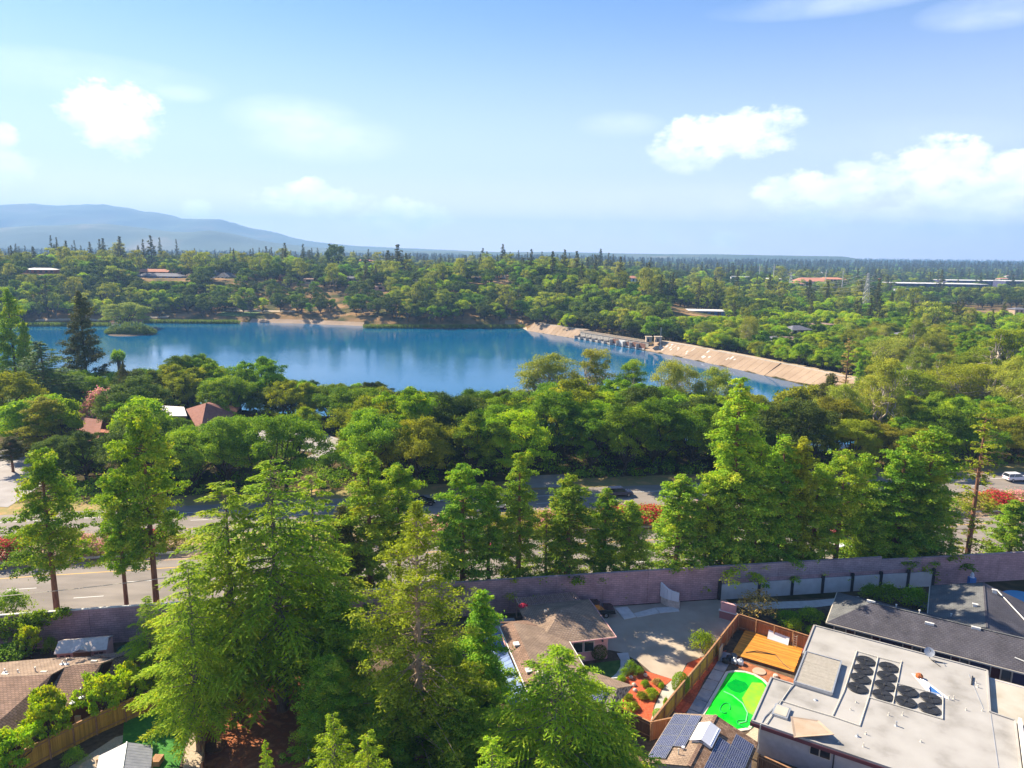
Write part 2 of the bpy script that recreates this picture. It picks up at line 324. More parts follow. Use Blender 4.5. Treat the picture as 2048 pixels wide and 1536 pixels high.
def tz(x, y): return float(terrain(np.array([x]), np.array([y]))[0])

def ground_mesh():
    ys = [-60, 0, 30, 60, 90, 120, 150, 158]; y = 160
    while y < 10400: ys.append(y); y += 5 if y < 640 else 5+(y-640)*.05
    ys.append(10400)
    xs = [0]; s = 7.0; x = 0
    while x < 10000:
        x += s if x < 520 else s+(x-520)*.06; xs.append(x)
    xs = sorted([-v for v in xs[1:]]+xs)
    X, Y = np.meshgrid(xs, ys); Z = terrain(X, Y)
    Z = Z+np.where(Y > 640, 0, 0)
    Z[Y < 159] = 0
    nx, ny = len(xs), len(ys)
    v = np.stack([X, Y, Z-.03], -1).reshape(-1, 3)
    i = np.arange(nx*ny).reshape(ny, nx); f = np.stack([i[:-1, :-1], i[:-1, 1:], i[1:, 1:], i[1:, :-1]], -1).reshape(-1, 4)
    return np_mesh('ground', v, f, smooth=True)
def np_mesh(name, v, f, tint=None, smooth=False, midx=None):
    me = bpy.data.meshes.new(name); k = f.shape[1]
    me.vertices.add(len(v)); me.vertices.foreach_set('co', np.ascontiguousarray(v, np.float32).ravel())
    me.loops.add(f.size); me.loops.foreach_set('vertex_index', np.ascontiguousarray(f, np.int32).ravel())
    me.polygons.add(len(f)); me.polygons.foreach_set('loop_start', np.arange(len(f), dtype=np.int32)*k)
    if smooth: me.polygons.foreach_set('use_smooth', np.ones(len(f), bool))
    else: me.polygons.foreach_set('use_smooth', np.zeros(len(f), bool))
    if midx is not None: me.polygons.foreach_set('material_index', midx.astype(np.int32))
    me.update(calc_edges=True)
    if tint is not None:
        a = me.attributes.new('tint', 'FLOAT', 'POINT'); a.data.foreach_set('value', np.ascontiguousarray(tint, np.float32))
    return me
gm = ground_mesh()
# the ground's own cover: litter and scrub near, dry slope on the far bank, woods and roofs in the far plain
m = bpy.data.materials.new('ground_cover'); m.use_nodes = True; N, L = m.node_tree.nodes, m.node_tree.links; b = N['Principled BSDF']; b.inputs['Roughness'].default_value = 1; b.inputs['Specular IOR Level'].default_value = .05
t = N.new('ShaderNodeTexCoord'); sp = N.new('ShaderNodeSeparateXYZ'); L.new(t.outputs['Object'], sp.inputs[0])
def nz_(scale, det=8): q = N.new('ShaderNodeTexNoise'); q.inputs['Scale'].default_value = scale; q.inputs['Detail'].default_value = det; L.new(t.outputs['Object'], q.inputs['Vector']); return q.outputs[0]
def ramp_(src, stops):
    c = N.new('ShaderNodeValToRGB'); e = c.color_ramp.elements; e[0].position, e[0].color = stops[0][0], (*stops[0][1], 1); e[1].position, e[1].color = stops[-1][0], (*stops[-1][1], 1)
    for p_, c_ in stops[1:-1]: k = e.new(p_); k.color = (*c_, 1)
    L.new(src, c.inputs[0]); return c.outputs[0]
def mixc(f_, a_, b_): q = N.new('ShaderNodeMixRGB'); L.new(f_, q.inputs[0]); L.new(a_, q.inputs[1]); L.new(b_, q.inputs[2]); return q.outputs[0]
def mr_(src, a0, a1): q = N.new('ShaderNodeMapRange'); q.inputs[1].default_value = a0; q.inputs[2].default_value = a1; L.new(src, q.inputs[0]); return q.outputs[0]
litter = ramp_(nz_(.25, 10), [(.35, (.035, .04, .016)), (.5, (.075, .06, .03)), (.7, (.16, .11, .055))])
slope = ramp_(nz_(.07, 10), [(.38, (.07, .075, .025)), (.52, (.24, .15, .07)), (.66, (.38, .24, .12))])
plain = ramp_(nz_(.004, 12), [(.36, (.02, .035, .016)), (.52, (.035, .05, .02)), (.62, (.06, .065, .035)), (.7, (.13, .12, .10))])
c_ = mixc(mr_(sp.outputs[1], 430, 470), litter, slope); c_ = mixc(mr_(sp.outputs[1], 640, 760), c_, plain); L.new(c_, b.inputs['Base Color'])
gm.materials.append(m)
o = inst('ground', gm); tag(o, kind='structure')

wmb = MB(); wmb.add([(x, y, WATER_Z) for x, y in [(-700, 360), (-700, 520), (-150, 540), (60, 560), (150, 330), (150, 160), (20, 160), (-200, 220)]], [tuple(range(8))[::-1]])
solo('water', None, None, wmb, 'lake_water', kind='structure')

# mountains
def ridge(name, prof, Y0, depth, m, seed, rough):
    xs = np.arange(-9500, 1900, 55.0); ys = np.linspace(-1, 1, 46)
    px = [p[0] for p in prof]; hs = [at_y(p[0], p[1], Y0) for p in prof]
    hx = [h[0] for h in hs]; hz = [h[2] for h in hs]
    V = np.zeros((len(ys), len(xs), 3))
    for j, s in enumerate(ys):
        for i, x in enumerate(xs):
            h = max(0, np.interp(x, hx, hz)); a = math.cos(s*math.pi/2)
            n = fractal(x, s*depth, 700, 6, seed)
            z = h*a**1.0*(1+rough*n*abs(s)**.5*2.0)+h*.09*fractal(x, s*depth, 260, 5, seed+3)*(1 if abs(s) > .02 else .35)
            V[j, i] = (x, Y0+s*depth, z-4 if h > 1 else -30)
    ny, nx = V.shape[:2]; I = np.arange(nx*ny).reshape(ny, nx); f = np.stack([I[:-1, :-1], I[:-1, 1:], I[1:, 1:], I[1:, :-1]], -1).reshape(-1, 4)
    me = np_mesh(name, V.reshape(-1, 3), f, smooth=True); me.materials.append(MATS[m]); o = inst(name, me); tag(o, kind='structure')
ridge('mountain', [(-900, 430), (-500, 418), (-200, 412), (0, 409), (60, 411), (130, 410), (200, 409), (240, 412), (290, 420), (340, 429), (380, 440), (420, 442), (460, 444), (500, 455), (530, 461), (560, 468), (600, 478), (640, 484), (690, 490), (760, 494), (860, 498), (1000, 503)], 6500, 1150, 'mountain_scrub', 3, .35)
ridge('hills', [(-900, 440), (-300, 450), (0, 457), (60, 453), (110, 449), (170, 444), (215, 446), (260, 453), (330, 459), (400, 463), (430, 461), (470, 468), (520, 480), (570, 487), (620, 492), (700, 499)], 4300, 700, 'foothill_scrub', 9, .3)

# haze
hz_mb = MB(); hz_mb.box(-10600, -200, -60, 10600, 11200, 520)
hm = bpy.data.materials.new('haze_air'); hm.use_nodes = True; N, L = hm.node_tree.nodes, hm.node_tree.links
N.remove(N['Principled BSDF']); pv = N.new('ShaderNodeVolumePrincipled'); pv.inputs['Color'].default_value = (.30, .55, 1.0, 1); pv.inputs['Density'].default_value = .00017; pv.inputs['Anisotropy'].default_value = .1
L.new(pv.outputs[0], N['Material Output'].inputs['Volume'])
solo('haze', None, None, hz_mb, hm, kind='stuff')

# ------------------------------------------------------------------ highway
def yw(x): return 92.6+.168*x-.00017*x*x          # the near white edge line
XS = np.arange(-260, 262, 6.0)
def band(name, o0, o1, z, m, kind='structure', parent=None, xs=XS, th=0):
    v = []; f = []
    for i, x in enumerate(xs):
        v += [(x, yw(x)+o0, z), (x, yw(x)+o1, z)]
        if i: a = 2*i; f.append((a-2, a, a+1, a-1))
    mb = MB(); mb.add(v, f); me = mb.mesh(name, m); o = inst(name, me, parent)
    return tag(o, kind=kind if parent is None else None)
# yw falls off the true line far to the side: the road simply runs on
road1 = band('road', -2.2, 14.4, .02, 'asphalt')
road2 = band('road', 24.2, 38.5, .02, 'asphalt')
band('verge', -8.9, -2.2, .012, 'mulch'); band('median', 14.4, 24.2, .015, 'median_dirt'); band('roadside_bank', 38.5, 44.5, .01, 'dry_grass')
for par, off, m in ((road1, 0, 'paint_white'), (road1, 11.7, 'paint_yellow'), (road2, 27.0, 'paint_yellow'), (road2, 34.8, 'paint_white')):
    band('edge_line', off-.09, off+.09, .028, m, parent=par)
def dashes(par, off, x0, step, ln):
    me = None; x = x0
    while x < 200:
        a = math.atan(.168-.00034*x)
        if me is None: q = MB(); q.box(-ln/2, -.07, 0, ln/2, .07, .004); me = q.mesh('lane_dash', 'paint_white')
        inst('lane_dash', me, par, (x, yw(x)+off, .024), a); x += step
dashes(road1, 3.9, -128, 14.6, 3.6); dashes(road1, 7.8, -123.5, 14.6, 3.6); dashes(road2, 30.9, -125, 14.6, 3.6)

# median guard rail: posts and beam
gt = thing('guardrail', 'grey steel guardrail along the near side of the oleander median', 'guardrail')
for x0 in range(-120, 126, 8):
    q = MB()
    for k in range(8): q.bar((x0+k, yw(x0+k)+15.8, .45), (x0+k+1, yw(x0+k+1)+15.8, .45), .06, .32)
    part(gt, 'rail', q, 'galv')
# ------------------------------------------------------------------ foliage materials
leafmat('leaf_oak', (0.064, 0.149, 0.011), (0.175, 0.329, 0.019), (0.387, 0.520, 0.027), trans=.30, hue=.014, val=.28)
leafmat('leaf_dark_oak', (0.038, 0.073, 0.011), (0.093, 0.152, 0.024), (0.190, 0.244, 0.037), trans=.26, hue=.014, val=.25)
leafmat('leaf_bright', (0.126, 0.256, 0.012), (0.313, 0.504, 0.020), (0.507, 0.520, 0.031), trans=.42, hue=.014, val=.2)
leafmat('leaf_redwood', (0.078, 0.169, 0.019), (0.243, 0.432, 0.033), (0.479, 0.520, 0.048), trans=.34, hue=.012, val=.2)
leafmat('leaf_sparse', (.13, .16, .015), (.30, .36, .026), (.48, .52, .05), trans=.38, hue=.01, val=.1)
leafmat('leaf_dark_pine', (0.038, 0.052, 0.016), (0.096, 0.112, 0.029), (0.191, 0.178, 0.039), trans=.22, hue=.012, val=.2)
leafmat('leaf_deodar', (0.095, 0.214, 0.016), (0.336, 0.520, 0.028), (0.499, 0.520, 0.042), trans=.38, hue=.008, val=.1)
leafmat('leaf_blue_cedar', (0.052, 0.112, 0.034), (0.132, 0.227, 0.057), (0.241, 0.339, 0.074), trans=.26, hue=.008, val=.1)
leafmat('leaf_eucalypt', (0.122, 0.162, 0.029), (0.312, 0.371, 0.048), (0.516, 0.520, 0.074), trans=.30, hue=.016, val=.22)
leafmat('leaf_gold', (0.160, 0.170, 0.016), (0.325, 0.336, 0.029), (0.387, 0.378, 0.046), trans=.36, hue=.01, val=.15)
leafmat('leaf_brown', (0.216, 0.145, 0.044), (0.458, 0.301, 0.086), (0.485, 0.428, 0.127), trans=.2, hue=.01, val=.2)
leafmat('leaf_shrub', (0.095, 0.197, 0.013), (0.234, 0.396, 0.026), (0.408, 0.520, 0.040), trans=.32, hue=.012, val=.15)
leafmat('leaf_lime', (0.128, 0.172, 0.014), (0.267, 0.327, 0.025), (0.392, 0.418, 0.035), trans=.4, hue=.014, val=.2)
leafmat('flower_red', (.30, .02, .03), (.55, .035, .04), (.75, .12, .10), trans=.3, hue=.008, val=.1)
leafmat('flower_pink', (.50, .18, .20), (.70, .30, .30), (.80, .45, .40), trans=.3, hue=.008, val=.1)
leafmat('reed', (.06, .12, .02), (.12, .20, .035), (.22, .28, .06), trans=.35, hue=.01, val=.1)
mat('bark_red', (.16, .075, .045), (.27, .14, .085), scale=3, rough=1, stretch=(3, 3, .4), bump=.03, bscale=12)
mat('bark_grey', (.11, .09, .075), (.19, .165, .14), scale=3, rough=1, stretch=(3, 3, .5), bump=.02, bscale=12)
mat('bark_pale', (.36, .30, .24), (.52, .46, .39), scale=1.2, rough=.9, stretch=(1, 1, .4))
mat('bark_twig', (.30, .21, .14), (.42, .32, .23), scale=2, rough=.95)
mat('bark_dark', (.045, .035, .03), (.09, .07, .055), scale=3, rough=1)

# ------------------------------------------------------------------ foliage geometry (every leaf or spray is a quad of its own)
def unit(a): return a/np.maximum(np.linalg.norm(a, axis=1, keepdims=True), 1e-9)
class Leaves:
    def __init__(s): s.c = []; s.a = []; s.b = []; s.t = []
    def add(s, c, n, size, asp=.6, along=None, tint=None, rg=None):
        k = len(c); rg = rg or rng
        n = unit(n)
        if along is None: along = rg.normal(size=(k, 3))
        a = unit(along-n*np.sum(along*n, 1, keepdims=True)); b = np.cross(n, a)
        size = np.broadcast_to(np.asarray(size, float).reshape(-1, 1) if np.ndim(size) else np.full((k, 1), size), (k, 1))
        s.c.append(c); s.a.append(a*size*.5); s.b.append(b*size*.5*asp); s.t.append(np.full(k, .5) if tint is None else tint)
    def arrays(s):
        c, a, b, t = (np.concatenate(q) for q in (s.c, s.a, s.b, s.t)); k = len(c)
        v = np.stack([c-a, c-a*.1+b, c+a, c-a*.1-b], 1).reshape(-1, 3); f = np.arange(4*k).reshape(k, 4)
        return v, f, np.repeat(np.clip(t, 0, 1), 4)
def clump(LV, rg, c, rad, n, size, flat=.75, up=.3, tint=.5, asp=.65, droop=None, shell=.55):
    d = unit(rg.normal(size=(n, 3))); d[:, 2] = np.where(d[:, 2] < -.35, -d[:, 2], d[:, 2])
    lump = 1+.22*np.sin(d[:, 0]*5+c[0]*3)*np.cos(d[:, 1]*5+c[1]*2)+.15*np.sin(d[:, 2]*7+c[2])
    r = rad*(shell+(1-shell)*rg.random(n)**.5)*lump*np.where(rg.random(n) < .12, 1.15+.5*rg.random(n), 1)
    p = c+d*r[:, None]*np.array([1, 1, flat])
    nn = d*.6+rg.normal(size=(n, 3))*.62+np.array([0, 0, up])
    al = None if droop is None else rg.normal(size=(n, 3))*.5+np.array([0, 0, -droop])
    LV.add(p, nn, size*(.6+.8*rg.random(n)), asp, al, tint+rg.normal(size=n)*.17, rg)
class Tree:
    pass
def limb(mb, rg, p, q, r0, r1, sag=.08, n=5, wob=.05):
    p, q = np.array(p, float), np.array(q, float); L = np.linalg.norm(q-p); k = 4
    mid = rg.normal(size=(k+1, 3))*L*wob; mid[0] = mid[-1] = 0
    pts = [p+(q-p)*(i/k)+mid[i]+np.array([0, 0, math.sin(math.pi*i/k)*L*sag]) for i in range(k+1)]
    mb.tube(pts, [r0+(r1-r0)*i/k for i in range(k+1)], n)
def finish(name, LV, mb, leaf, bark, joined):
    v, f, t = LV.arrays(); T = Tree()
    T.leaf, T.bark = leaf, bark
    if joined:
        tv = np.array(mb.v) if mb.v else np.zeros((0, 3)); quads = [q for q in mb.f if len(q) == 4]
        ff = np.concatenate([f, np.array(quads, int).reshape(-1, 4)+len(v)]); mi = np.concatenate([np.zeros(len(f)), np.ones(len(quads))])
        T.full = np_mesh(name, np.concatenate([v, tv]), ff, np.concatenate([t, np.full(len(tv), .5)]), midx=mi)
        T.full.materials.append(MATS[leaf]); T.full.materials.append(MATS[bark]); T.crown = None
    else:
        T.crown = np_mesh(name+'_crown', v, f, t); T.crown.materials.append(MATS[leaf]); T.trunk = mb.mesh(name+'_trunk', bark, smooth=True); T.full = None
    T.h = float(v[:, 2].max()); T.r = float(np.percentile(np.hypot(v[:, 0], v[:, 1]), 97)); T.n = len(f)
    return T
def broadleaf(seed, h=11, r=5.5, K=60, per=260, size=.30, base=.13, leaf='leaf_oak', bark='bark_dark', joined=False, rc=.27, flat=.72, irr=.3, low=-.62, nseg=6, tvar=.16):
    rg = np.random.default_rng(seed); LV = Leaves(); mb = MB()
    zc = h*(base+(1-base)*.48); rz = h*(1-base)*.52
    ph = rg.random(6)*7
    cs = []; nl = max(5, int(K/9)); lobes = []
    for i in range(nl):
        z = low+(1.0-low)*((i+.5)/nl)**.9; a = i*2.39996+rg.normal()*.5; rr = math.sqrt(max(0, 1-z*z*.9))
        k = .62*(1+irr*rg.normal()*.55)
        lobes.append((np.array([rr*math.cos(a)*r*k, rr*math.sin(a)*r*k, zc+z*rz*.62*(1+irr*rg.normal()*.4)]), (.36+.16*rg.random())*(1 if i < nl-2 else .85), rg.normal()*tvar))
    for i in range(K):
        c0, lr, lt = lobes[i % nl]; d = unit(rg.normal(size=(1, 3)))[0]; d[2] = abs(d[2])*1.0-.22
        out = c0-np.array([0, 0, zc*.8]); out /= np.linalg.norm(out)+1e-6; d = d+out*.55; d /= np.linalg.norm(d)
        q = lr*(.75+.45*rg.random()); cs.append((c0+d*np.array([r*q, r*q, rz*q*1.05]), lt))
    th = h*base*1.15
    mb.tube([(0, 0, -.4), (rg.normal()*.1, rg.normal()*.1, th*.5), (rg.normal()*.25, rg.normal()*.25, th)], [h*.034, h*.026, h*.022], nseg+1)
    for c, _ in cs[::max(1, K//14)]: limb(mb, rg, (0, 0, th*.9), c, h*.014, h*.004, n=nseg, wob=.07)
    for c, lt in cs:
        clump(LV, rg, c, r*rc*(.45+.75*rg.random()), int(per*(.7+.6*rg.random())), size, flat, .3, .5+lt*.7+rg.normal()*tvar*.8, shell=.35)
    return finish('tree', LV, mb, leaf, bark, joined)
def conifer(seed, h=19, r=3, nb=90, tufts=5, per=46, size=.26, bare=.25, leaf='leaf_redwood', bark='bark_red', joined=False, prof=.75, tuft=.55, gap=.12, lift=.1, round_top=True, nseg=7, tr=.016, asp=.5, lean=0, stubs=0, low_r=1.0, tvar=.15):
    rg = np.random.default_rng(seed); LV = Leaves(); mb = MB(); ph = rg.random(8)*7
    top = h*.985; mb.tube([(0, 0, -.5), (0, 0, h*.05), (lean*.4, 0, h*.5), (lean*.8, 0, h*.85), (lean, 0, top)], [h*tr*1.35, h*tr, h*tr*.66, h*tr*.28, .02], nseg)
    for i in range(nb):
        t = ((i+.5)/nb)**.92; z = h*(bare+(1-bare)*t)
        if rg.random() < gap: continue
        a = i*2.39996+rg.normal()*.4
        R_ = r*((1-t)**prof)*(1+.28*math.sin(z*1.9+ph[0])+.2*math.sin(a*2+ph[1]+z*.5))*(.65+.6*rg.random())
        if t < .25: R_ *= low_r+(1-low_r)*t/.25
        R_ = max(R_, .35 if round_top else .18)
        dz = R_*(lift-.42*(1-t)*rg.random()); o = np.array([lean*z/h, 0, z]); e = o+np.array([math.cos(a)*R_, math.sin(a)*R_, dz])
        if R_ > .9: mb.tube([o, (o+e)/2+np.array([0, 0, R_*.05]), e], [.035+h*.0016, .03, .012], 3, cap=False)
        k = max(1, int(round(tufts*min(1, R_/r*1.5)))); tn = .5+rg.normal()*tvar
        for j in range(k):
            s = .38+.66*(j+.5)/k; c = o+(e-o)*s+rg.normal(size=3)*np.array([.18, .18, .10])*min(1, R_)*1.3
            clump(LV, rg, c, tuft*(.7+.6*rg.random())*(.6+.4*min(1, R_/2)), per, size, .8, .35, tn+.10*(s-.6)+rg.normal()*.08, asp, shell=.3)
    for i in range(stubs):
        z = h*(.05+.93*rg.random()); a = rg.random()*6.28; L = (.5+1.9*rg.random())*(1-(z/h)*.35)
        mb.tube([(0, 0, z), (math.cos(a)*L*.5, math.sin(a)*L*.5, z+.12*L), (math.cos(a)*L, math.sin(a)*L, z+.05*L+rg.normal()*.2)], [.045, .03, .008], 3, cap=False)
    return finish('tree', LV, mb, leaf, bark, joined)
def deodar(seed, h=26, r=6.5, nb=150, size=.42, bare=.12, leaf='leaf_deodar', bark='bark_grey', prof=.52, droop=.30, step=.42, sp=.17, joined=False, top_droop=True, rise=.16):
    """layered limbs; on each limb flat, tapering side sprays whose tips hang"""
    rg = np.random.default_rng(seed); LV = Leaves(); mb = MB()
    mb.tube([(0, 0, -.5), (0, 0, h*.3), (.1, 0, h*.7), (.15, 0, h*.97)], [h*.017, h*.013, h*.006, .02], 8)
    P = []; N_ = []; A = []; T_ = []; S = []
    for i in range(nb):
        t = (i+.5)/nb; z = h*(bare+(1-bare)*t); a = i*2.39996+rg.normal()*.35
        L = max(.7, r*((1-t)**prof)*(.6+.62*rg.random())*(.75+.25*min(1, t/.18)))
        ca, sa = math.cos(a), math.sin(a); n = max(5, int(L/step)); tn = .5+rg.normal()*.14
        def pos(s): return np.array([ca*L*s, sa*L*s, z+L*(rise*s-droop*s**2.6)])
        pts = [pos(s) for s in np.linspace(0, 1, 6)]; mb.tube(pts, [.03+L*.012, .03+L*.009, .02+L*.006, .02+L*.004, .015, .008], 4, cap=False)
        for j in range(n):
            s = .16+.86*(j+rg.random()*.6)/n; c = pos(s)
            for side in (-1, 1, 0):
                if side == 0 and s < .55: continue
                ang = a+side*(.75+.25*rg.random()); bl = L*.34*(1-.72*s)*(.65+.6*rg.random())+.28
                k = max(2, int(bl/sp)); u = (np.arange(k)+rg.random(k)*.5)/k
                q = c+np.stack([math.cos(ang)*bl*u, math.sin(ang)*bl*u, -.34*bl*u**1.7+rg.normal(size=k)*.04], 1)
                d = np.stack([np.cos(ang+rg.normal(size=k)*.7), np.sin(ang+rg.normal(size=k)*.7), -.32*u-.12+rg.normal(size=k)*.22], 1)
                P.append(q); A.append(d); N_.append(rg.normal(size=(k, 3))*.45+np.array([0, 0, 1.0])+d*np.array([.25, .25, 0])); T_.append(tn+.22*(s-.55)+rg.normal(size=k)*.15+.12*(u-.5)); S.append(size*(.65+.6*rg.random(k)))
                # twigs that hang under the spray
                hk = k//2
                P.append(q[:hk]+np.array([0, 0, -.12])); A.append(rg.normal(size=(hk, 3))*.35+np.array([0, 0, -1])); N_.append(rg.normal(size=(hk, 3))); T_.append(tn-.12+rg.normal(size=hk)*.15); S.append(size*.9*(.6+.6*rg.random(hk)))
    # the leading shoot bends over
    P, N_, A, T_, S = (np.concatenate(q) for q in (P, N_, A, T_, S))
    LV.add(P, N_, S, .30, A, T_, rg)
    return finish('tree', LV, mb, leaf, bark, joined)
def eucalypt(seed, h=20, r=6, K=42, per=230, size=.34, leaf='leaf_eucalypt', joined=False, base=.16, rc=.22, bark='bark_pale', nseg=6, narrow=1.0):
    rg = np.random.default_rng(seed); LV = Leaves(); mb = MB()
    mb.tube([(0, 0, -.5), (.1, .1, h*base)], [h*.026, h*.02], nseg+1)
    nl = 5; tips = []
    for i in range(nl):
        a = i*2*math.pi/nl+rg.normal()*.3; e = np.array([math.cos(a)*r*.55*narrow, math.sin(a)*r*.55*narrow, h*(.55+.2*rg.random())])
        limb(mb, rg, (.1, .1, h*base*.95), e, h*.014, h*.007, .02, nseg, .05)
        for j in range(K//nl):
            b = a+rg.normal()*.8; q = rg.random()**.6; zz = h*(.38+.60*rg.random())
            rad = r*(.35+.62*q)*(1-.55*max(0, zz/h-.68)/.32)*(.8+.4*math.sin(2*b+seed))
            c = np.array([math.cos(b)*rad, math.sin(b)*rad, zz]); tips.append(c)
            limb(mb, rg, e*(.75+.25*rg.random()), c, h*.005, h*.0015, .03, 4, .06)
    tips += [np.array([rg.normal()*r*.15, rg.normal()*r*.15, h*(.93)])]
    for c in tips: clump(LV, rg, c, r*rc*(.7+.6*rg.random()), per, size, .8, .05, .5+rg.normal()*.17, .42, droop=.9, shell=.35)
    return finish('tree', LV, mb, leaf, bark, joined)
def bush(seed, h=2.4, r=1.6, K=14, per=200, size=.16, leaf='leaf_shrub', flowers=None, ff=.35, rc=.42, round_=False):
    rg = np.random.default_rng(seed); LV = Leaves(); FL = Leaves(); mb = MB()
    for i in range(5): a = rg.random()*6.28; limb(mb, rg, (0, 0, -.1), (math.cos(a)*r*.5, math.sin(a)*r*.5, h*.6), .04, .015, n=4)
    if round_:
        n = K*per; d = unit(rg.normal(size=(n, 3))); p = d*np.array([r, r, h*.5])*(.86+.14*rg.random((n, 1)))+np.array([0, 0, h*.5])
        LV.add(p, d+rg.normal(size=(n, 3))*.35, size*(.7+.6*rg.random(n)), .7, None, .5+rg.normal(size=n)*.16, rg)
    else:
        for i in range(K):
            a = i*2.39996; q = math.sqrt((i+.5)/K); z = h*(.82-.5*q*q)+rg.normal()*h*.06; c = np.array([math.cos(a)*r*q*.78, math.sin(a)*r*q*.78, z])
            clump(LV, rg, c, r*rc*(.7+.5*rg.random()), per, size, .85, .3, .5+rg.normal()*.15, .55)
            if flowers: clump(FL, rg, c+np.array([0, 0, .08]), r*rc*1.06, int(per*ff*(.3+1.4*rg.random())), size*.95, .85, .3, .5+rg.normal()*.15, .8, shell=.8)
    T = finish('bush', LV, mb, leaf, 'bark_grey', False)
    if flowers:
        v, f, t = FL.arrays(); T.fl = np_mesh('blossom', v, f, t); T.fl.materials.append(MATS[flowers])
    else: T.fl = None
    return T
def palm(seed, h=9, r=2.0):
    rg = np.random.default_rng(seed); LV = Leaves(); mb = MB()
    mb.tube([(0, 0, -.4), (0, 0, h*.5), (.1, 0, h*.86)], [.45, .38, .34], 8)
    for i in range(46):
        a = i*2.39996; e = -.9+1.9*(i/46); L = r*(.75+.3*rg.random()); c0 = np.array([.1, 0, h*.88]); d = np.array([math.cos(a)*math.cos(e), math.sin(a)*math.cos(e), math.sin(e)])
        k = 16; fan = unit(d+rg.normal(size=(k, 3))*.35); P = c0+d*L*.55+fan*L*.25
        LV.add(P, rg.normal(size=(k, 3)), .95, .12, fan, (.25 if e < -.2 else .6)+rg.normal(size=k)*.12, rg)
    return finish('palm', LV, mb, 'leaf_shrub', 'bark_grey', False)

PROJ = []
def put(T, name, label, cat, x, y, z=None, s=1, rz=None, group=None, parts=('trunk', 'crown'), leaf=None, sxy=1.0):
    z = tz(x, y) if z is None else z
    rz = random.random()*6.28 if rz is None else rz
    sc = (s*sxy, s*sxy, s)
    if T.full is not None:
        o = inst(name, T.full, None, (x, y, z), rz, sc)
        if leaf: sl = o.material_slots[0]; sl.link = 'OBJECT'; sl.material = MATS[leaf]
    else:
        o = bpy.data.objects.new(name, None); COL.objects.link(o); o.location = (x, y, z); o.rotation_euler.z = rz; o.scale = sc; o.empty_display_size = .5
        inst(parts[0], T.trunk, o); c = inst(parts[1], T.crown, o)
        if leaf: sl = c.material_slots[0]; sl.link = 'OBJECT'; sl.material = MATS[leaf]
        if getattr(T, 'fl', None): inst('blossom', T.fl, o)
    return tag(o, label, cat, group)
# ------------------------------------------------------------------ prototypes
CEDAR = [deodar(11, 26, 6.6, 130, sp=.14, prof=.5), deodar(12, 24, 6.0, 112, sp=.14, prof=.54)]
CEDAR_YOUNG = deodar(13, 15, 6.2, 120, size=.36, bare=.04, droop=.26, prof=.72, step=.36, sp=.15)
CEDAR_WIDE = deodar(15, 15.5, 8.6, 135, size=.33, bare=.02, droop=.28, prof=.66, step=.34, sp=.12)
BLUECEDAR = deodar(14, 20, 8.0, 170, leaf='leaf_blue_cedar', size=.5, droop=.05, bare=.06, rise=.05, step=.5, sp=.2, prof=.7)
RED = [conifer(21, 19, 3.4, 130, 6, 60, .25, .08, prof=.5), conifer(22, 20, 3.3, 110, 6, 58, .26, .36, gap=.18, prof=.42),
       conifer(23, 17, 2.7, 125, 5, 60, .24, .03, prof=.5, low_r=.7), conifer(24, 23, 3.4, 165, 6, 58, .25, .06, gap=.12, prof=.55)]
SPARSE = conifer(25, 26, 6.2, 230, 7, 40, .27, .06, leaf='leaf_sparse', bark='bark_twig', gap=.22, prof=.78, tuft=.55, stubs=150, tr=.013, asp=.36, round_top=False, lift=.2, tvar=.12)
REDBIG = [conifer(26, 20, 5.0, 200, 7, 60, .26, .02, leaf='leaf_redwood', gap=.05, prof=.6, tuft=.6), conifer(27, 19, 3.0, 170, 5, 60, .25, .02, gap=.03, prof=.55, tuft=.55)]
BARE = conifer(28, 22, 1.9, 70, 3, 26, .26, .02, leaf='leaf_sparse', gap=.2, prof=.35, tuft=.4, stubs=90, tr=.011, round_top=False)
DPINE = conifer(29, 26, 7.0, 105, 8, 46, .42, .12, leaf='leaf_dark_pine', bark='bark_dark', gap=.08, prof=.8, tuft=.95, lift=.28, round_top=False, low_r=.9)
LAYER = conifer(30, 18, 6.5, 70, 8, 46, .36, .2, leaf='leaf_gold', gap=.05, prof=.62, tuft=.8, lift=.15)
OAK = [broadleaf(41, 12, 6.2, 130, 380, .235, rc=.22), broadleaf(42, 11, 5.6, 110, 380, .235, irr=.5, rc=.23), broadleaf(43, 13, 5.4, 120, 370, .235, base=.16, irr=.4, rc=.23), broadleaf(44, 10, 6.6, 120, 380, .235, irr=.6, rc=.21), broadleaf(47, 13, 5.0, 110, 370, .235, irr=.6, rc=.22, tvar=.25)]
BRI = [broadleaf(45, 10, 4.6, 80, 210, .32, leaf='leaf_bright', irr=.3, rc=.27), broadleaf(46, 5, 2.3, 90, 110, .22, leaf='leaf_bright', irr=.5, rc=.24, base=.10)]
EUC = [eucalypt(51, 20, 7.0, 90, 260), eucalypt(52, 22, 5.6, 80, 260, narrow=.8), eucalypt(53, 18, 7.6, 95, 260)]
FOAK = [broadleaf(61+i, 11, 5.8, 56, 110, .5, joined=True, irr=.4, nseg=4) for i in range(4)]
FEUC = [eucalypt(71+i, 18, 6.6, 30, 74, .85, joined=True, nseg=4, bark='bark_grey', rc=.27) for i in range(3)]
FCON = [conifer(81+i, 22, 4.2, 42, 3, 16, .9, .06, leaf='leaf_dark_pine', bark='bark_dark', joined=True, tuft=1.0, prof=.8, round_top=False, nseg=4, gap=.03) for i in range(3)]
BUSH = bush(91); BUSH_RED = bush(92, 2.6, 2.0, 16, 210, .17, flowers='flower_red', ff=.9); BUSH_PINK = bush(93, 2.6, 2.0, 16, 210, .17, flowers='flower_pink', ff=.7)
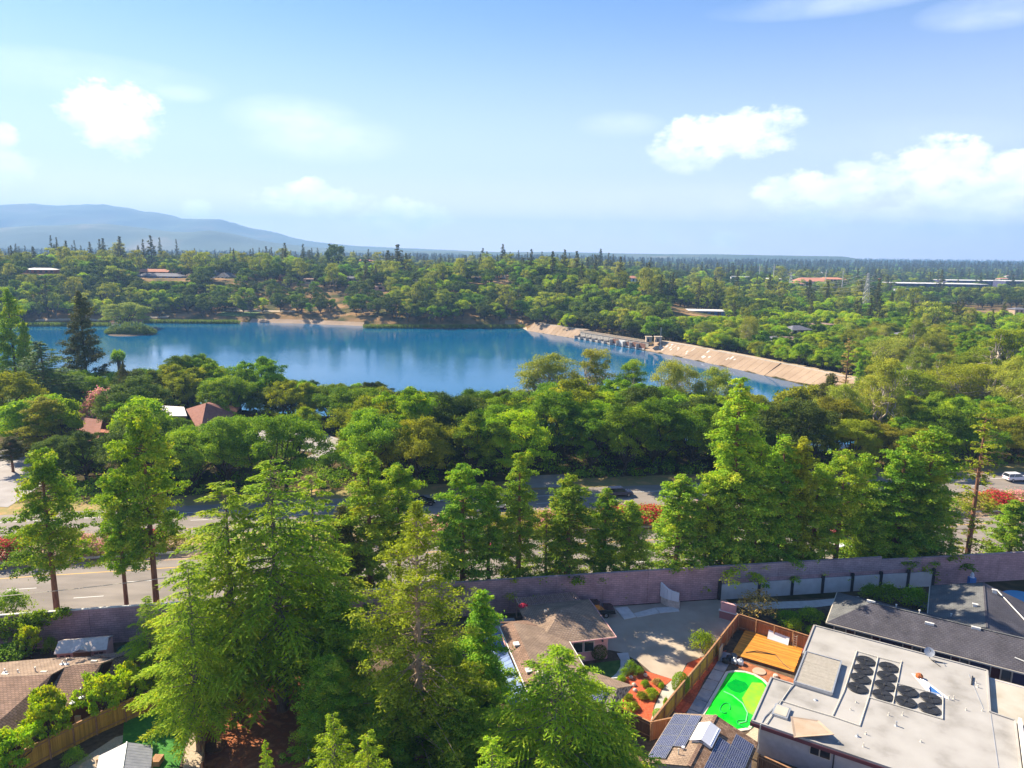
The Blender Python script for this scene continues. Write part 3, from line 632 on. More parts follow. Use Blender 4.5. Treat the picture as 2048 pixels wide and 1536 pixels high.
BUSH_GOLD = bush(94, 2.2, 1.8, leaf='leaf_gold'); BALL = bush(95, 1.8, 1.0, 10, 330, .10, round_=True, leaf='leaf_shrub'); MOUND = bush(96, .7, .55, 10, 330, .10, rc=.55, leaf='leaf_bright')
BUSH_BROWN = bush(97, 2.6, 1.7, 13, 110, .16, leaf='leaf_brown')
PALM = palm(98, 9, 1.5)
PLACED = []
def fit(T, name, label, cat, px, top, Y, w=None, group=None, leaf=None, rz=None, h=None):
    x, _, zt = at_y(px, top, Y); z0 = tz(x, Y)
    hh = max(1.0, zt-z0) if h is None else h
    z0 = zt-hh if h is not None else z0
    s = hh/T.h; k = abs(proj(x+1, Y, z0+hh*.5)[0]-proj(x, Y, z0+hh*.5)[0])
    sxy = 1.0 if w is None else (w/2/k)/(T.r*s)
    # the foot sits under the crown's top
    o = put(T, name, label, cat, x, Y, z0, s, rz, group, leaf=leaf, sxy=min(max(sxy, .45), 2.2)); PLACED.append((x, Y, T.r*s*sxy)); return o

# ---- the great cedars and redwoods at the foot of the picture
CD, RW = 'cedars in the back yards', 'redwoods in the back yards'
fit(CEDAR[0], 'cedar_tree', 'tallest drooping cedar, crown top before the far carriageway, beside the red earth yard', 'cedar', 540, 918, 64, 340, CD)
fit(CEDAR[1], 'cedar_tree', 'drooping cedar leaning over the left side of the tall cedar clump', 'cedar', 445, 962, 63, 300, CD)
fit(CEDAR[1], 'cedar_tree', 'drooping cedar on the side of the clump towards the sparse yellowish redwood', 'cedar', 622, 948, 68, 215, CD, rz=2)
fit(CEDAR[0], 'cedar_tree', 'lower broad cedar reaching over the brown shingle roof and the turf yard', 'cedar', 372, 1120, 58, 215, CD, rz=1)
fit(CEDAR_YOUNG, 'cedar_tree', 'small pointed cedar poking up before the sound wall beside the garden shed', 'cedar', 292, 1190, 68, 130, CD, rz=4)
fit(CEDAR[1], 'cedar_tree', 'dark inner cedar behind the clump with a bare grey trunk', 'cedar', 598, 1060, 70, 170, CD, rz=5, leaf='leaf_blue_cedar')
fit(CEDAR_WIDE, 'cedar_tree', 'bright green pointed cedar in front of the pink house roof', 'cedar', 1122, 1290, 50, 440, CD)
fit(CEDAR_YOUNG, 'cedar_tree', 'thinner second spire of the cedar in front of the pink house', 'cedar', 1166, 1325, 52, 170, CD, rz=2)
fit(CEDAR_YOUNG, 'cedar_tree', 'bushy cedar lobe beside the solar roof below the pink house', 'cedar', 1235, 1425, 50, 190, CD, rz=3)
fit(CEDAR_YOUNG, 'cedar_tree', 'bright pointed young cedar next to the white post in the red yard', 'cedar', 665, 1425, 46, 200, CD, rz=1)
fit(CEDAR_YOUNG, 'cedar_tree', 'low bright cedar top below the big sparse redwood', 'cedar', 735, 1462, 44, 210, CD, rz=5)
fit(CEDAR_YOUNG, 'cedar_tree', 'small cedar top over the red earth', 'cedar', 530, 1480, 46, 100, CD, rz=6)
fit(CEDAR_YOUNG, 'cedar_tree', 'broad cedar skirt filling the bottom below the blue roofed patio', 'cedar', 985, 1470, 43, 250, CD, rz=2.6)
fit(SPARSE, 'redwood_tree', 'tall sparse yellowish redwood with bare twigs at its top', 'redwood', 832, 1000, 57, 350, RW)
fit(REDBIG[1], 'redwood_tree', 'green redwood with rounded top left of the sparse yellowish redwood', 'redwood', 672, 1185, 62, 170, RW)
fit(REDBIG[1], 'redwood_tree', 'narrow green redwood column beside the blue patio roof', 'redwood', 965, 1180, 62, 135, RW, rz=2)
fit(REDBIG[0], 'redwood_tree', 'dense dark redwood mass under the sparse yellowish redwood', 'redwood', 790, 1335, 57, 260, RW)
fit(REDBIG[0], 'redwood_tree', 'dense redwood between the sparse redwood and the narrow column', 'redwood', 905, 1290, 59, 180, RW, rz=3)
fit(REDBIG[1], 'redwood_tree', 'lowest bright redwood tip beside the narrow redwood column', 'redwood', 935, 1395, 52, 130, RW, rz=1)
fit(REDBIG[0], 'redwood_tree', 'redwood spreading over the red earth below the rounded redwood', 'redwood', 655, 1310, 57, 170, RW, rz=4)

# ---- the row between sound wall and highway
WR = 'redwoods between sound wall and highway'
def wall_y(x): return yw(x)-4.6
def row(T, label, px, top, base_px, w, leaf=None, cat='redwood', name='redwood_tree', rz=None, dy=0):
    x = G(base_px, 1140, 0)[0]
    for _ in range(5): Y = wall_y(x)+dy; x = at_y(base_px, proj(x, Y, 0)[1], Y)[0]
    fit(T, name, label, cat, px, top, Y, w*(1.0 if px < 300 else 1.18), WR, leaf, rz)
row(RED[1], 'redwood with bare orange trunk standing past the ivy on the wall', 78, 895, 92, 150)
row(RED[1], 'thin redwood with dark trunk, second from the ivy covered wall', 228, 935, 236, 110, rz=2)
row(RED[1], 'tall redwood with thick bare red trunk beside the cedar clump', 280, 812, 302, 150, rz=4)
row(RED[2], 'dark ragged redwood seen between cedar clump and twin trunked redwood', 683, 1010, 680, 90, leaf='leaf_dark_pine')
row(RED[0], 'twin trunked redwood with rounded top right of the cedar clump', 735, 903, 735, 140)
row(RED[1], 'thin trunked redwood close behind the twin trunked one', 795, 925, 800, 100, rz=1, dy=3)
row(RED[0], 'broad redwood just past the sparse tree', 925, 925, 925, 130, rz=2)
row(RED[1], 'slim redwood leaning on the broad redwood with a bare lower trunk', 978, 960, 975, 80, rz=5)
row(RED[3], 'straight spire redwood above the roof of the slatted pergola', 1040, 903, 1032, 105)
row(RED[2], 'rounded bright redwood between the spire redwood and the short pair', 1140, 948, 1145, 125)
row(BARE, 'very thin half bare redwood next to the rounded bright redwood', 1094, 1015, 1090, 50)
row(RED[2], 'short redwood, first of the short pair over the pink wall', 1214, 975, 1214, 88, rz=1)
row(RED[2], 'short dense redwood, second of the short pair over the pink wall', 1262, 1000, 1262, 95, rz=3)
row(RED[2], 'full redwood behind the white curved wall fragment', 1363, 948, 1362, 118, rz=5)
row(RED[1], 'slim redwood right of the full one behind the curved wall fragment', 1420, 950, 1422, 85, rz=3)
row(RED[3], 'tallest redwood of the roadside row with a dark red trunk', 1482, 752, 1470, 150)
row(RED[0], 'redwood close beside the tallest one of the row', 1525, 880, 1520, 100, rz=2)
row(RED[3], 'dark full redwood in the thick middle group of the row', 1572, 868, 1562, 125, rz=4)
row(RED[2], 'pale topped redwood in the thick middle group with pink dead wood', 1608, 872, 1606, 90, leaf='leaf_sparse')
row(RED[0], 'low dark redwood filling the thick middle group', 1640, 935, 1640, 110, rz=1)
row(RED[1], 'redwood with bare reddish leaning trunk above the white wall panels', 1693, 898, 1688, 110, rz=3)
row(RED[2], 'bright low redwood over the first white panels', 1752, 1005, 1758, 125, leaf='leaf_redwood', rz=2)
row(RED[3], 'wide shaggy redwood near the row end', 1815, 872, 1805, 130, rz=5)
row(RED[0], 'dark twin of the wide shaggy redwood near the row end', 1872, 850, 1862, 135, rz=1)
row(BARE, 'lone shaggy thin spire by the white car', 1975, 815, 1948, 80)
row(RED[2], 'small young pine by the end of the sound wall', 2034, 1000, 2032, 105, cat='pine', name='pine_tree')
row(BARE, 'spindly leafless sapling over the white panels', 1906, 1045, 1908, 42, cat='sapling', name='sapling')
row(RED[2], 'dark redwood edge at the foot of the tallest one', 1452, 940, 1445, 80, rz=2)
row(RED[0], 'redwood half hidden behind the bright low one', 1735, 905, 1735, 90, rz=4, dy=2)
row(RED[2], 'low redwood skirt between the wide pair', 1840, 960, 1838, 130, rz=6)

# ---- oleanders and shrubs of the median and verges
MG = 'shrubs in the highway median'
def med(T, label, px, dy, w, h, cat='oleander', name='oleander_bush'):
    x = G(px, 1070, 0)[0]
    for _ in range(5): Y = yw(x)+dy; x = at_y(px, proj(x, Y, 1)[1], Y)[0]
    k = abs(proj(x+1, Y, 1)[0]-proj(x, Y, 1)[0]); s = h/T.h
    put(T, name, label, cat, x, Y, 0, s, random.random()*6, MG, sxy=(w/2/k)/(T.r*s))
med(BUSH_RED, 'deep red flowering oleander at the left end of the median', 8, 18.5, 95, 3.6)
med(BUSH, 'large green oleander without flowers behind the bare orange trunk', 82, 19, 120, 4.6)
med(BUSH_PINK, 'faded pink brown oleander beside the large green one', 160, 18.5, 80, 3.5)
med(BUSH_GOLD, 'small yellow shrub by the guardrail left of the thin dark trunk', 196, 17.5, 50, 2.2, 'shrub', 'median_shrub')
med(BUSH_PINK, 'oleander with scattered coral flowers between two bare trunks', 245, 19, 90, 3.6)
med(BUSH_RED, 'coral oleander right against the thick red trunk', 305, 19, 60, 3.4)
med(BUSH_GOLD, 'orange tinted shrub fading into the cedar clump', 345, 19, 70, 3.2, 'shrub', 'median_shrub')
med(BUSH, 'green oleander hidden behind the cedar clump', 420, 19.5, 90, 3.4)
for i, (px, T, l) in enumerate([(830, BUSH_GOLD, 'golden low shrub behind the twiggy top of the sparse redwood'), (895, BUSH_PINK, 'peach coloured oleander left of the broad redwood'), (1000, BUSH_GOLD, 'orange shrub left of the spire redwood'), (1075, BUSH_GOLD, 'yellow orange shrub right of the spire redwood'),
    (1103, BUSH_PINK, 'coral pink oleander behind the half bare thin redwood'), (1185, BUSH_GOLD, 'dull gold shrub right of the rounded bright redwood'), (1242, BUSH_RED, 'orange red oleander over the short redwood pair'), (1303, BUSH_RED, 'bright crimson oleander in the gap before the full redwood'),
    (1335, BUSH_GOLD, 'amber shrub beside the crimson oleander'), (1400, BUSH_PINK, 'orange oleander behind the slim redwood'), (1670, BUSH_GOLD, 'amber shrub behind the leaning reddish trunk'), (1722, BUSH_GOLD, 'yellow shrub left of the bright low redwood'), (1960, BUSH_GOLD, 'thin olive shrub beside the lone shaggy spire'),
    (1995, BUSH_RED, 'large scarlet oleander below the white car'), (2040, BUSH_PINK, 'orange tinged oleander at the right end of the median')]):
    med(T, l, px, 19, 96 if i != 13 else 84, 3.1 if i != 13 else 3.2, 'oleander' if T in (BUSH_RED, BUSH_PINK) else 'shrub', 'oleander_bush' if T in (BUSH_RED, BUSH_PINK) else 'median_shrub')
for px, l in ((560, 'behind the cedar clump by its dark inner cedar'), (640, 'behind the right cedar of the clump'), (760, 'behind the twin trunked redwood'), (1530, 'behind the tallest redwood'), (1600, 'behind the middle group of redwoods'), (1790, 'behind the wide shaggy redwood'), (1880, 'behind the dark twin redwood')):
    med(BUSH, 'plain green oleander '+l, px, 19, 95, 3.2)

# ---- shrubs of the yards
def yard(T, name, label, cat, px, py, h, w, group=None, leaf=None):
    x, y = G(px, py, 0); k = abs(proj(x+1, y, 0)[0]-proj(x, y, 0)[0]); s = h/T.h
    return put(T, name, label, cat, x, y, 0, s, None, group, leaf=leaf, sxy=(w/2/k)/(T.r*s))
yard(BUSH, 'shrub', 'round green shrub with rusty tips beyond the wall, left of the orange trunk', 'shrub', 26, 1238, 4.2, 78)
yard(BRI[1], 'young_tree', 'small bright tree between ivy and garden shed', 'tree', 62, 1318, 4.2, 50)
yard(BUSH, 'shrub', 'dark ivy mound at the foot of the wall by the edge', 'shrub', 18, 1330, 2.6, 100)
yard(BUSH, 'shrub', 'narrow green creeper bush left of the garden shed', 'shrub', 102, 1310, 2.5, 30)
yard(BRI[1], 'young_tree', 'bright leafy tree against the brown house above the yellow fence', 'tree', 100, 1500, 6.2, 110)
yard(BRI[1], 'young_tree', 'leafy tree at the lower end of the yellow fence', 'tree', 30, 1556, 4.8, 120)
yard(BRI[1], 'young_tree', 'loose branched tree with red tips over the middle of the yellow fence', 'tree', 212, 1452, 5.6, 100)
yard(BRI[1], 'young_tree', 'small tree squeezed between brown house and cedar', 'tree', 262, 1420, 5.2, 70)
yard(BUSH, 'shrub', 'low green plant on the shaded side of the yellow fence', 'shrub', 150, 1528, 1.6, 46)
yard(BUSH_BROWN, 'shrub', 'brown leaved shrub tree at the junction of pink wall and white panels', 'shrub', 1512, 1235, 4.0, 88)
HG = 'hedge plants beside the dark roofed house'
for px, py, h, w, l in ((1575, 1248, 1.9, 60, 'low dark hedge plant right of the brown shrub'), (1622, 1242, 1.8, 62, 'low dark hedge plant nearest the dark roof corner'), (1590, 1262, 1.8, 34, 'light green sapling bush in front of the hedge'), (1626, 1270, 1.3, 36, 'small dark bush by the redwood fence corner')):
    yard(BUSH, 'hedge_plant', l, 'bush', px, py, h, w, HG, 'leaf_bright' if 'light' in l else None)
yard(BUSH, 'shrub', 'dark rounded bush before the second white panel', 'bush', 1740, 1200, 2.4, 44)
yard(BUSH, 'shrub', 'rounded bush beside the gable of the grey roof wing', 'bush', 1775, 1206, 3.0, 62)
yard(BUSH, 'shrub', 'bright topped bush tucked into the corner of the grey roof', 'bush', 1828, 1218, 3.4, 66, leaf='leaf_bright')
yard(BUSH, 'shrub', 'upright green shrub at the corner of driveway and timber fence', 'bush', 1406, 1306, 3.0, 56, leaf='leaf_bright')
yard(BALL, 'topiary_bush', 'large clipped egg shaped bush against the timber fence', 'bush', 1360, 1388, 2.5, 36)
yard(BALL, 'topiary_bush', 'small clipped ball bush by the fence corner near the solar roof', 'bush', 1316, 1440, 1.2, 24)
yard(BALL, 'topiary_bush', 'dark clipped ball bush under the pink house window', 'bush', 1197, 1318, 1.9, 34, leaf='leaf_dark_oak')
for px, py, h, w, l in ((1262, 1345, 1.5, 30, 'leafy shrub at the head of the white slab walk'), (1250, 1352, 1.1, 22, 'leafy shrub just left of the walk head shrub'), (1275, 1350, 1.2, 24, 'leafy shrub at the tip of the driveway')):
    yard(BUSH, 'garden_shrub', l, 'bush', px, py, h, w, 'shrubs in the red garden bed')
for px, py, w, l in ((1244, 1362, 20, 'flat green mound by the end of the white slab walk'), (1290, 1372, 19, 'round green mound alone in the middle of the red bed'), (1304, 1388, 26, 'green mound by the pebble path, middle'), (1285, 1396, 24, 'golden mound beside the stone in the red bed'), (1303, 1398, 18, 'small golden mound touching the pebble path'), (1254, 1398, 24, 'golden mound at the corner of the tiled roof'), (1266, 1418, 28, 'golden green mound nearest the house corner'), (1315, 1368, 22, 'brownish twiggy mound near the driveway edge'), (1322, 1376, 12, 'tiny green mound beside the brownish one')):
    yard(MOUND, 'garden_mound', l, 'bush', px, py, .75, w, 'clipped mounds in the red garden bed', 'leaf_lime' if 'golden' in l else ('leaf_brown' if 'brownish twiggy' in l else 'leaf_bright'))
yard(MOUND, 'weed_clump', 'thin weedy plant between pebble path and fence', 'plant', 1331, 1412, 1.2, 12)

# ivy hanging over the sound wall
LV = Leaves(); rg = np.random.default_rng(5)
for i in range(230):
    x = -74+24*rg.random(); k = min(1, max(0, (-50-x)/9)); y = yw(x)-8.55-.9*rg.random()*k; z = 4.4-(.6+3.2*k)*rg.random()**1.1
    if k < .25 and rg.random() < .55: continue
    clump(LV, rg, np.array([x, y-.25, z]), .62, 80, .19, .8, .3, .5+rg.normal()*.16, .8)
v, f, t = LV.arrays(); me = np_mesh('ivy', v, f, t); me.materials.append(MATS['leaf_shrub']); o = inst('ivy', me); tag(o, 'green ivy with reddish tips spilling over the left end of the sound wall', 'ivy')

# ---- beyond the highway: trees that stand out one by one
NG = 'trees between highway and lake'
N1 = [ # species, name, label, cat, px, top, Y, width, leaf
 (DPINE, 'pine_tree', 'tall dark open branched pine reflected against the left lake', 'pine', 156, 580, 215, 108, None),
 (DPINE, 'pine_tree', 'tall olive pine at the left edge over the lake', 'pine', 12, 575, 205, 105, 'leaf_redwood'),
 (DPINE, 'pine_tree', 'slim olive pine between the edge pine and the open pine', 'pine', 46, 640, 200, 60, 'leaf_redwood'),
 (BLUECEDAR, 'cedar_tree', 'wide bluish cedar with flat layers below the two lake pines', 'cedar', 78, 682, 180, 190, None),
 (LAYER, 'cedar_tree', 'layered golden brown conifer behind the bare orange trunk', 'conifer', 82, 792, 150, 140, 'leaf_gold'),
 (BRI[0], 'broadleaf_tree', 'bright yellow green tree around the layered golden conifer', 'tree', 60, 790, 156, 150, None),
 (BRI[0], 'broadleaf_tree', 'bright yellow green tree beside the red lodge roof corner', 'tree', 118, 800, 152, 90, None),
 (RED[1], 'redwood_tree', 'dark redwood by the left parking lot', 'redwood', 18, 872, 139, 70, 'leaf_dark_pine'),
 (OAK[0], 'oak_tree', 'big oak in front of the peaked red roof', 'oak', 455, 828, 150, 125, None),
 (OAK[1], 'oak_tree', 'small oak left of the peaked red roof', 'oak', 345, 830, 160, 80, None),
 (OAK[2], 'oak_tree', 'dark oak under the big oak by the highway', 'oak', 395, 868, 142, 90, None),
 (OAK[1], 'oak_tree', 'leafy green tree between the redwoods and the left parking lot', 'oak', 175, 905, 143, 120, None),
 (OAK[0], 'oak_tree', 'broad light oak above the parking lot end', 'oak', 705, 765, 168, 145, None),
 (OAK[3], 'oak_tree', 'low light oak left of the broad light oak', 'oak', 612, 808, 176, 70, 'leaf_bright'),
 (BRI[0], 'broadleaf_tree', 'low bright shrub tree in the middle of the parking lot edge', 'tree', 578, 885, 150, 90, 'leaf_redwood'),
 (BRI[0], 'broadleaf_tree', 'small pale tree right of the parking lot', 'tree', 660, 905, 143, 60, 'leaf_shrub'),
 (EUC[0], 'eucalyptus_tree', 'widest olive eucalyptus standing before the lake with bare limbs', 'eucalyptus', 1105, 703, 196, 150, None),
 (EUC[1], 'eucalyptus_tree', 'brownish eucalyptus with a thin dying top before the lake', 'eucalyptus', 1190, 690, 200, 92, 'leaf_eucalypt'),
 (EUC[1], 'eucalyptus_tree', 'yellow green eucalyptus standing apart in the lake view', 'eucalyptus', 1265, 714, 194, 92, 'leaf_redwood'),
 (EUC[2], 'eucalyptus_tree', 'tall dark eucalyptus in front of the dam slope', 'eucalyptus', 1355, 712, 188, 118, 'leaf_eucalypt'),
 (EUC[0], 'eucalyptus_tree', 'olive brown eucalyptus before the last strip of lake', 'eucalyptus', 1435, 728, 186, 100, None),
 (BRI[0], 'broadleaf_tree', 'fresh green tree just below the eucalyptus group', 'tree', 1180, 778, 172, 130, None),
 (BRI[0], 'broadleaf_tree', 'small orange yellow leaved tree below the eucalyptus group', 'tree', 1285, 808, 166, 60, 'leaf_gold'),
 (BRI[0], 'broadleaf_tree', 'yellow flowering tree beside the tallest roadside redwood', 'tree', 1395, 800, 166, 110, 'leaf_gold'),
 (BRI[0], 'broadleaf_tree', 'rounded golden green tree in front of the dam end', 'tree', 1610, 765, 190, 150, 'leaf_gold'),
 (BARE, 'dead_tree', 'tall bare pale snag rising in front of the right dam end', 'dead tree', 1700, 676, 236, 40, 'leaf_brown'),
 (RED[1], 'redwood_tree', 'dark open conifer rising over the golden trees by the dam', 'redwood', 1665, 745, 178, 60, 'leaf_dark_pine'),
 (EUC[0], 'eucalyptus_tree', 'huge golden eucalyptus on the rise right of the dam', 'eucalyptus', 1815, 735, 205, 210, 'leaf_lime'),
 (EUC[2], 'eucalyptus_tree', 'eucalyptus with white limbs right of the huge golden one', 'eucalyptus', 1945, 720, 205, 170, 'leaf_lime'),
 (EUC[1], 'eucalyptus_tree', 'tall eucalyptus at the right edge of the rise', 'eucalyptus', 2020, 652, 225, 130, 'leaf_lime'),
 (EUC[2], 'eucalyptus_tree', 'brown tinted eucalyptus on the crest right of the snag', 'eucalyptus', 1785, 672, 275, 150, 'leaf_eucalypt'),
 (DPINE, 'pine_tree', 'dark green pine tip in the left tree mass beside the flame tree', 'pine', 245, 720, 190, 40, None),
]
for T, nm, l, cat, px, top, Y, w, leaf in N1: fit(T, nm, l, cat, px, top, Y, w, NG, leaf)
fit(PALM, 'palm_tree', 'single fan palm with a shaggy trunk at the near lake shore', 'palm', 236, 697, 222, None, None)
x, _, z = at_y(204, 774, 176); BP = bush(99, 8.0, 4.4, 26, 260, .34, flowers='flower_pink', ff=1.0, rc=.3); put(BP, 'flowering_tree', 'tree covered in pink orange blossom beside the red lodge roofs', 'tree', x, 176, None, (z-tz(x, 176))/BP.h)
PLACED.append((x, 176, 5))

# ---- woods filled in by species and district
def inpoly(x, y, P): return sdist(np.array([x]), np.array([y]), np.array(P))[0] < 0
LOTS = [[(-124, 124), (-86, 118), (-90, 140), (-104, 160), (-124, 160)], [(-68, 161), (-66, 176), (-48, 178), (-32, 160), (-36, 146), (-46, 147), (-44, 156)], [(2, 131), (12, 133), (12, 142), (0, 140)]]
BLD = []   # building footprints (x, y, r) are added below before the woods are planted
def sector(px, Y):
    if Y < 178:
        for a, s in ((330, 'by the left parking lot'), (530, 'by the peaked red roof'), (720, 'by the middle parking lot'), (1010, 'above the broad redwood'), (1190, 'above the rounded bright redwood'), (1430, 'below the eucalyptus group'), (1720, 'behind the thick redwood group')): 
            if px < a: return s
        return 'behind the wide redwood pair'
    if Y < 300:
        for a, s in ((330, 'on the lake shore by the palm'), (560, 'on the shore past the red roof'), (780, 'on the shore before open water'), (1010, 'on the shore left of the eucalyptus group'), (1480, 'among the eucalyptus group'), (1760, 'by the right end of the dam')):
            if px < a: return s
        return 'on the rise right of the dam'
    if Y < 520:
        if px > 1690: return 'on the flat beyond the rise'
        return 'just beyond the dam crest'
    if Y < 640:
        for a, s in ((330, 'behind the reed island'), (560, 'on the far bank behind the reeds'), (760, 'on the dry slope above the tan beach'), (1050, 'on the far bank right of the beach'), (1330, 'on the far bank behind the spillway'), (1560, 'around the white office block')):
            if px < a: return s
        return 'among the houses beyond the dam'
    if Y < 900:
        for a, s in ((270, 'by the wide hill house'), (520, 'by the grey ranch house'), (780, 'behind the white gabled house'), (1100, 'by the black timber houses'), (1420, 'by the pink villa'), (1700, 'before the red office roofs')):
            if px < a: return s
        return 'before the long white roofs'
    for a, s in ((350, 'below the highest mountain ridge'), (650, 'below the mountain end'), (1000, 'on the skyline past the mountain'), (1400, 'on the middle skyline'), (1750, 'behind the power poles')):
        if px < a: return s
    return 'behind the long white roofs'
BANDW = {0: 'front', 1: 'middle', 2: 'back'}
WOODS = []
def plant(x, y, kind, s):
    WOODS.append((x, y, kind, s)); PLACED.append((x, y, 5*s))
# ------------------------------------------------------------------ building materials
mat('roof_coating', (.235, .222, .205), (.405, .39, .375), scale=.34, rough=.8, c3=(.36, .345, .33), lo=.28, hi=.66, detail=10, bump=.006, bscale=6)
mat('roof_coating_tan', (.36, .32, .25), (.46, .43, .37), scale=.4, rough=.85, detail=10, c3=(.42, .385, .32))
mat('pipe_white', (.60, .57, .50), rough=.5); mat('trim_white', (.74, .72, .68), rough=.6); mat('trim_cream', (.62, .55, .45), rough=.7)
mat('fascia_maroon', (.14, .045, .055), rough=.6); mat('stucco_lilac', (.42, .40, .42), (.48, .46, .48), scale=2, rough=.95); mat('stucco_pink', (.62, .34, .34), (.70, .42, .41), scale=1.2, rough=.95, bump=.004, bscale=30)
mat('stucco_navy', (.045, .045, .10), (.06, .055, .12), scale=1, rough=.9); mat('panel_maroon', (.10, .035, .04), rough=.7); mat('stucco_brown', (.20, .10, .06), (.25, .13, .08), scale=1.2, rough=.9)
mat('stucco_tan', (.42, .31, .22), (.48, .36, .27), scale=1.2, rough=.95); mat('stucco_white', (.60, .59, .58), (.50, .49, .48), scale=.8, rough=.95)
mat('glass_dark', (.02, .025, .035), rough=.06, spec=.8); mat('glass_grey', (.10, .115, .12), rough=.08, spec=.8)
mat('black_coil', (.012, .012, .014), (.03, .03, .034), scale=3, rough=.45, spec=.5); mat('coil_hub', (.035, .035, .038), rough=.5)
mat('metal_dark', (.05, .05, .055), rough=.5, metal=.4); mat('metal_grey', (.42, .44, .48), (.5, .52, .55), scale=3, rough=.45, metal=.5); mat('metal_roof', (.20, .21, .25), (.25, .26, .30), scale=2, rough=.5)
mat('slat_cream', (.40, .36, .30), (.47, .43, .37), scale=5, rough=.7, orand=.06)
mat('board_gold', (.44, .23, .035), (.58, .33, .055), scale=1.6, rough=.85, stretch=(6, 6, .7), bump=.01, orand=.2)
mat('board_red', (.27, .095, .035), (.38, .15, .06), scale=1.6, rough=.85, stretch=(6, 6, .7), bump=.01, orand=.22)
mat('board_brown', (.12, .06, .035), (.18, .09, .05), scale=1.6, rough=.9, stretch=(6, 6, .7), bump=.01, orand=.2)
mat('deck_orange', (.52, .21, .028), (.66, .30, .05), scale=2.2, rough=.6, stretch=(.6, 8, 1), bump=.006, orand=.3)
mat('rail_wood', (.30, .15, .07), (.42, .23, .12), scale=3, rough=.8)
mat('pv_cell', (.010, .016, .065), (.02, .03, .11), scale=2, rough=.25, spec=.35, orand=.15); mat('pv_frame', (.55, .56, .58), rough=.4, metal=.6)
mat('pv_line', (.42, .45, .55), rough=.4)
mat('pool_shell', (.62, .58, .50), rough=.8); mat('hose', (.20, .60, .30), rough=.4); mat('hose_dark', (.01, .30, .09), rough=.4)
mat('tarp_blue', (.05, .17, .45), rough=.6); mat('plastic_white', (.72, .72, .76), rough=.5); mat('plastic_blue', (.03, .08, .45), rough=.4); mat('plastic_teal', (.03, .12, .10), rough=.5)
mat('orange_lump', (.50, .14, .03), (.3, .10, .05), scale=4, rough=.9); mat('red_plastic', (.45, .02, .05), rough=.4)
mat('block_pink', (.30, .16, .17), (.37, .21, .215), scale=.5, rough=.95)
mat('stone_pale', (.55, .45, .38), (.70, .60, .52), scale=4, rough=.9)
mat('blue_pool', (.03, .35, .6), rough=.1, spec=.5)
M_ = brickmat('sound_block', (.33, .165, .18), (.27, .135, .155), (.20, .11, .13), .42, .21, .018, bump=.02)
# blocks on a vertical wall: use length along the wall and height
def wallbrick(name, *a, **k):
    m = brickmat(name, *a, **k); N, L = m.node_tree.nodes, m.node_tree.links
    t = [n for n in N if n.type == 'TEX_COORD'][0]; s = N.new('ShaderNodeSeparateXYZ'); L.new(t.outputs['Object'], s.inputs[0]); c = N.new('ShaderNodeCombineXYZ')
    add = N.new('ShaderNodeMath'); add.operation = 'ADD'; L.new(s.outputs[0], add.inputs[0]); L.new(s.outputs[1], add.inputs[1]); L.new(add.outputs[0], c.inputs[0]); L.new(s.outputs[2], c.inputs[1])
    br = [n for n in N if n.type == 'TEX_BRICK'][0]; L.new(c.outputs[0], br.inputs['Vector'])
wallbrick('block_wall', (.50, .32, .33), (.42, .27, .285), (.31, .21, .225), .8, .27, .03, bump=.02)
wallbrick('block_wall_grey', (.44, .34, .37), (.37, .29, .325), (.27, .215, .245), .8, .27, .03, bump=.02)
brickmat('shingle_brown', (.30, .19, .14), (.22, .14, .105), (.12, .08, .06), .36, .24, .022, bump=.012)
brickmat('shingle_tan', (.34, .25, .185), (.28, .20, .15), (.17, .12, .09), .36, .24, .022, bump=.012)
brickmat('shingle_grey', (.105, .10, .115), (.085, .08, .095), (.055, .052, .065), .36, .24, .022, bump=.012)
brickmat('shingle_slate', (.16, .165, .165), (.135, .14, .145), (.09, .09, .1), .36, .24, .022, bump=.012)
mat('shed_roof', (.62, .52, .46), (.72, .62, .56), scale=3, rough=.9)
brickmat('shingle_check', (.36, .23, .15), (.16, .09, .055), (.10, .06, .04), .32, .22, .01, bump=.015)
brickmat('tile_grey', (.34, .29, .23), (.25, .21, .17), (.10, .085, .07), .32, .34, .03, bump=.03)

# ------------------------------------------------------------------ sound wall
sw = thing('sound_wall', 'long pink block sound wall between the back yards and the highway', 'wall')
def wy(x): return yw(x)-8.6
x = -150.0
while x < 150:
    a, b_ = x, x+6; top = 4.35 if x < -12 else 4.55 if x < 50.9 else 4.15
    if a < 50.9 < b_: b_ = 50.9
    if b_ > 98: top = 4.15
    q = MB(); q.bar((a, wy(a), 0), (b_-.03, wy(b_-.03), 0), .24, top); part(sw, 'wall_panel', q, 'block_wall')
    q = MB(); q.bar((a, wy(a), top), (b_-.01, wy(b_-.01), top), .32, .09); part(sw, 'coping', q, 'concrete_pale' if a < -12 else 'block_wall_grey')  # left coping made paler: its sunlit top edge put into the colour
    if 24 < a < 51: q = MB(); q.bar((a, wy(a)-.135, 2.7), (b_-.03, wy(b_-.03)-.135, 2.7), .03, top-2.72); part(sw, 'upper_course', q, 'block_wall_grey')
    x = b_
pw = thing('panel_wall', 'low white stucco panels with dark posts at the foot of the sound wall', 'wall')
xp = [27.8, 33.3, 38.0, 42.4, 46.7, 50.9, 55.0, 58.8]
for i, xx in enumerate(xp):
    if i: 
        a, b_ = xp[i-1]+.2, xx-.2; q = MB(); q.bar((a, wy(a)-.33, 0), (b_, wy(b_)-.33, 0), .18, 2.15); part(pw, 'panel', q, 'stucco_white')
    q = MB(); q.cbox((xx, wy(xx)-.36, 1.3), (.36, .34, 2.6)); part(pw, 'post', q, 'metal_dark')

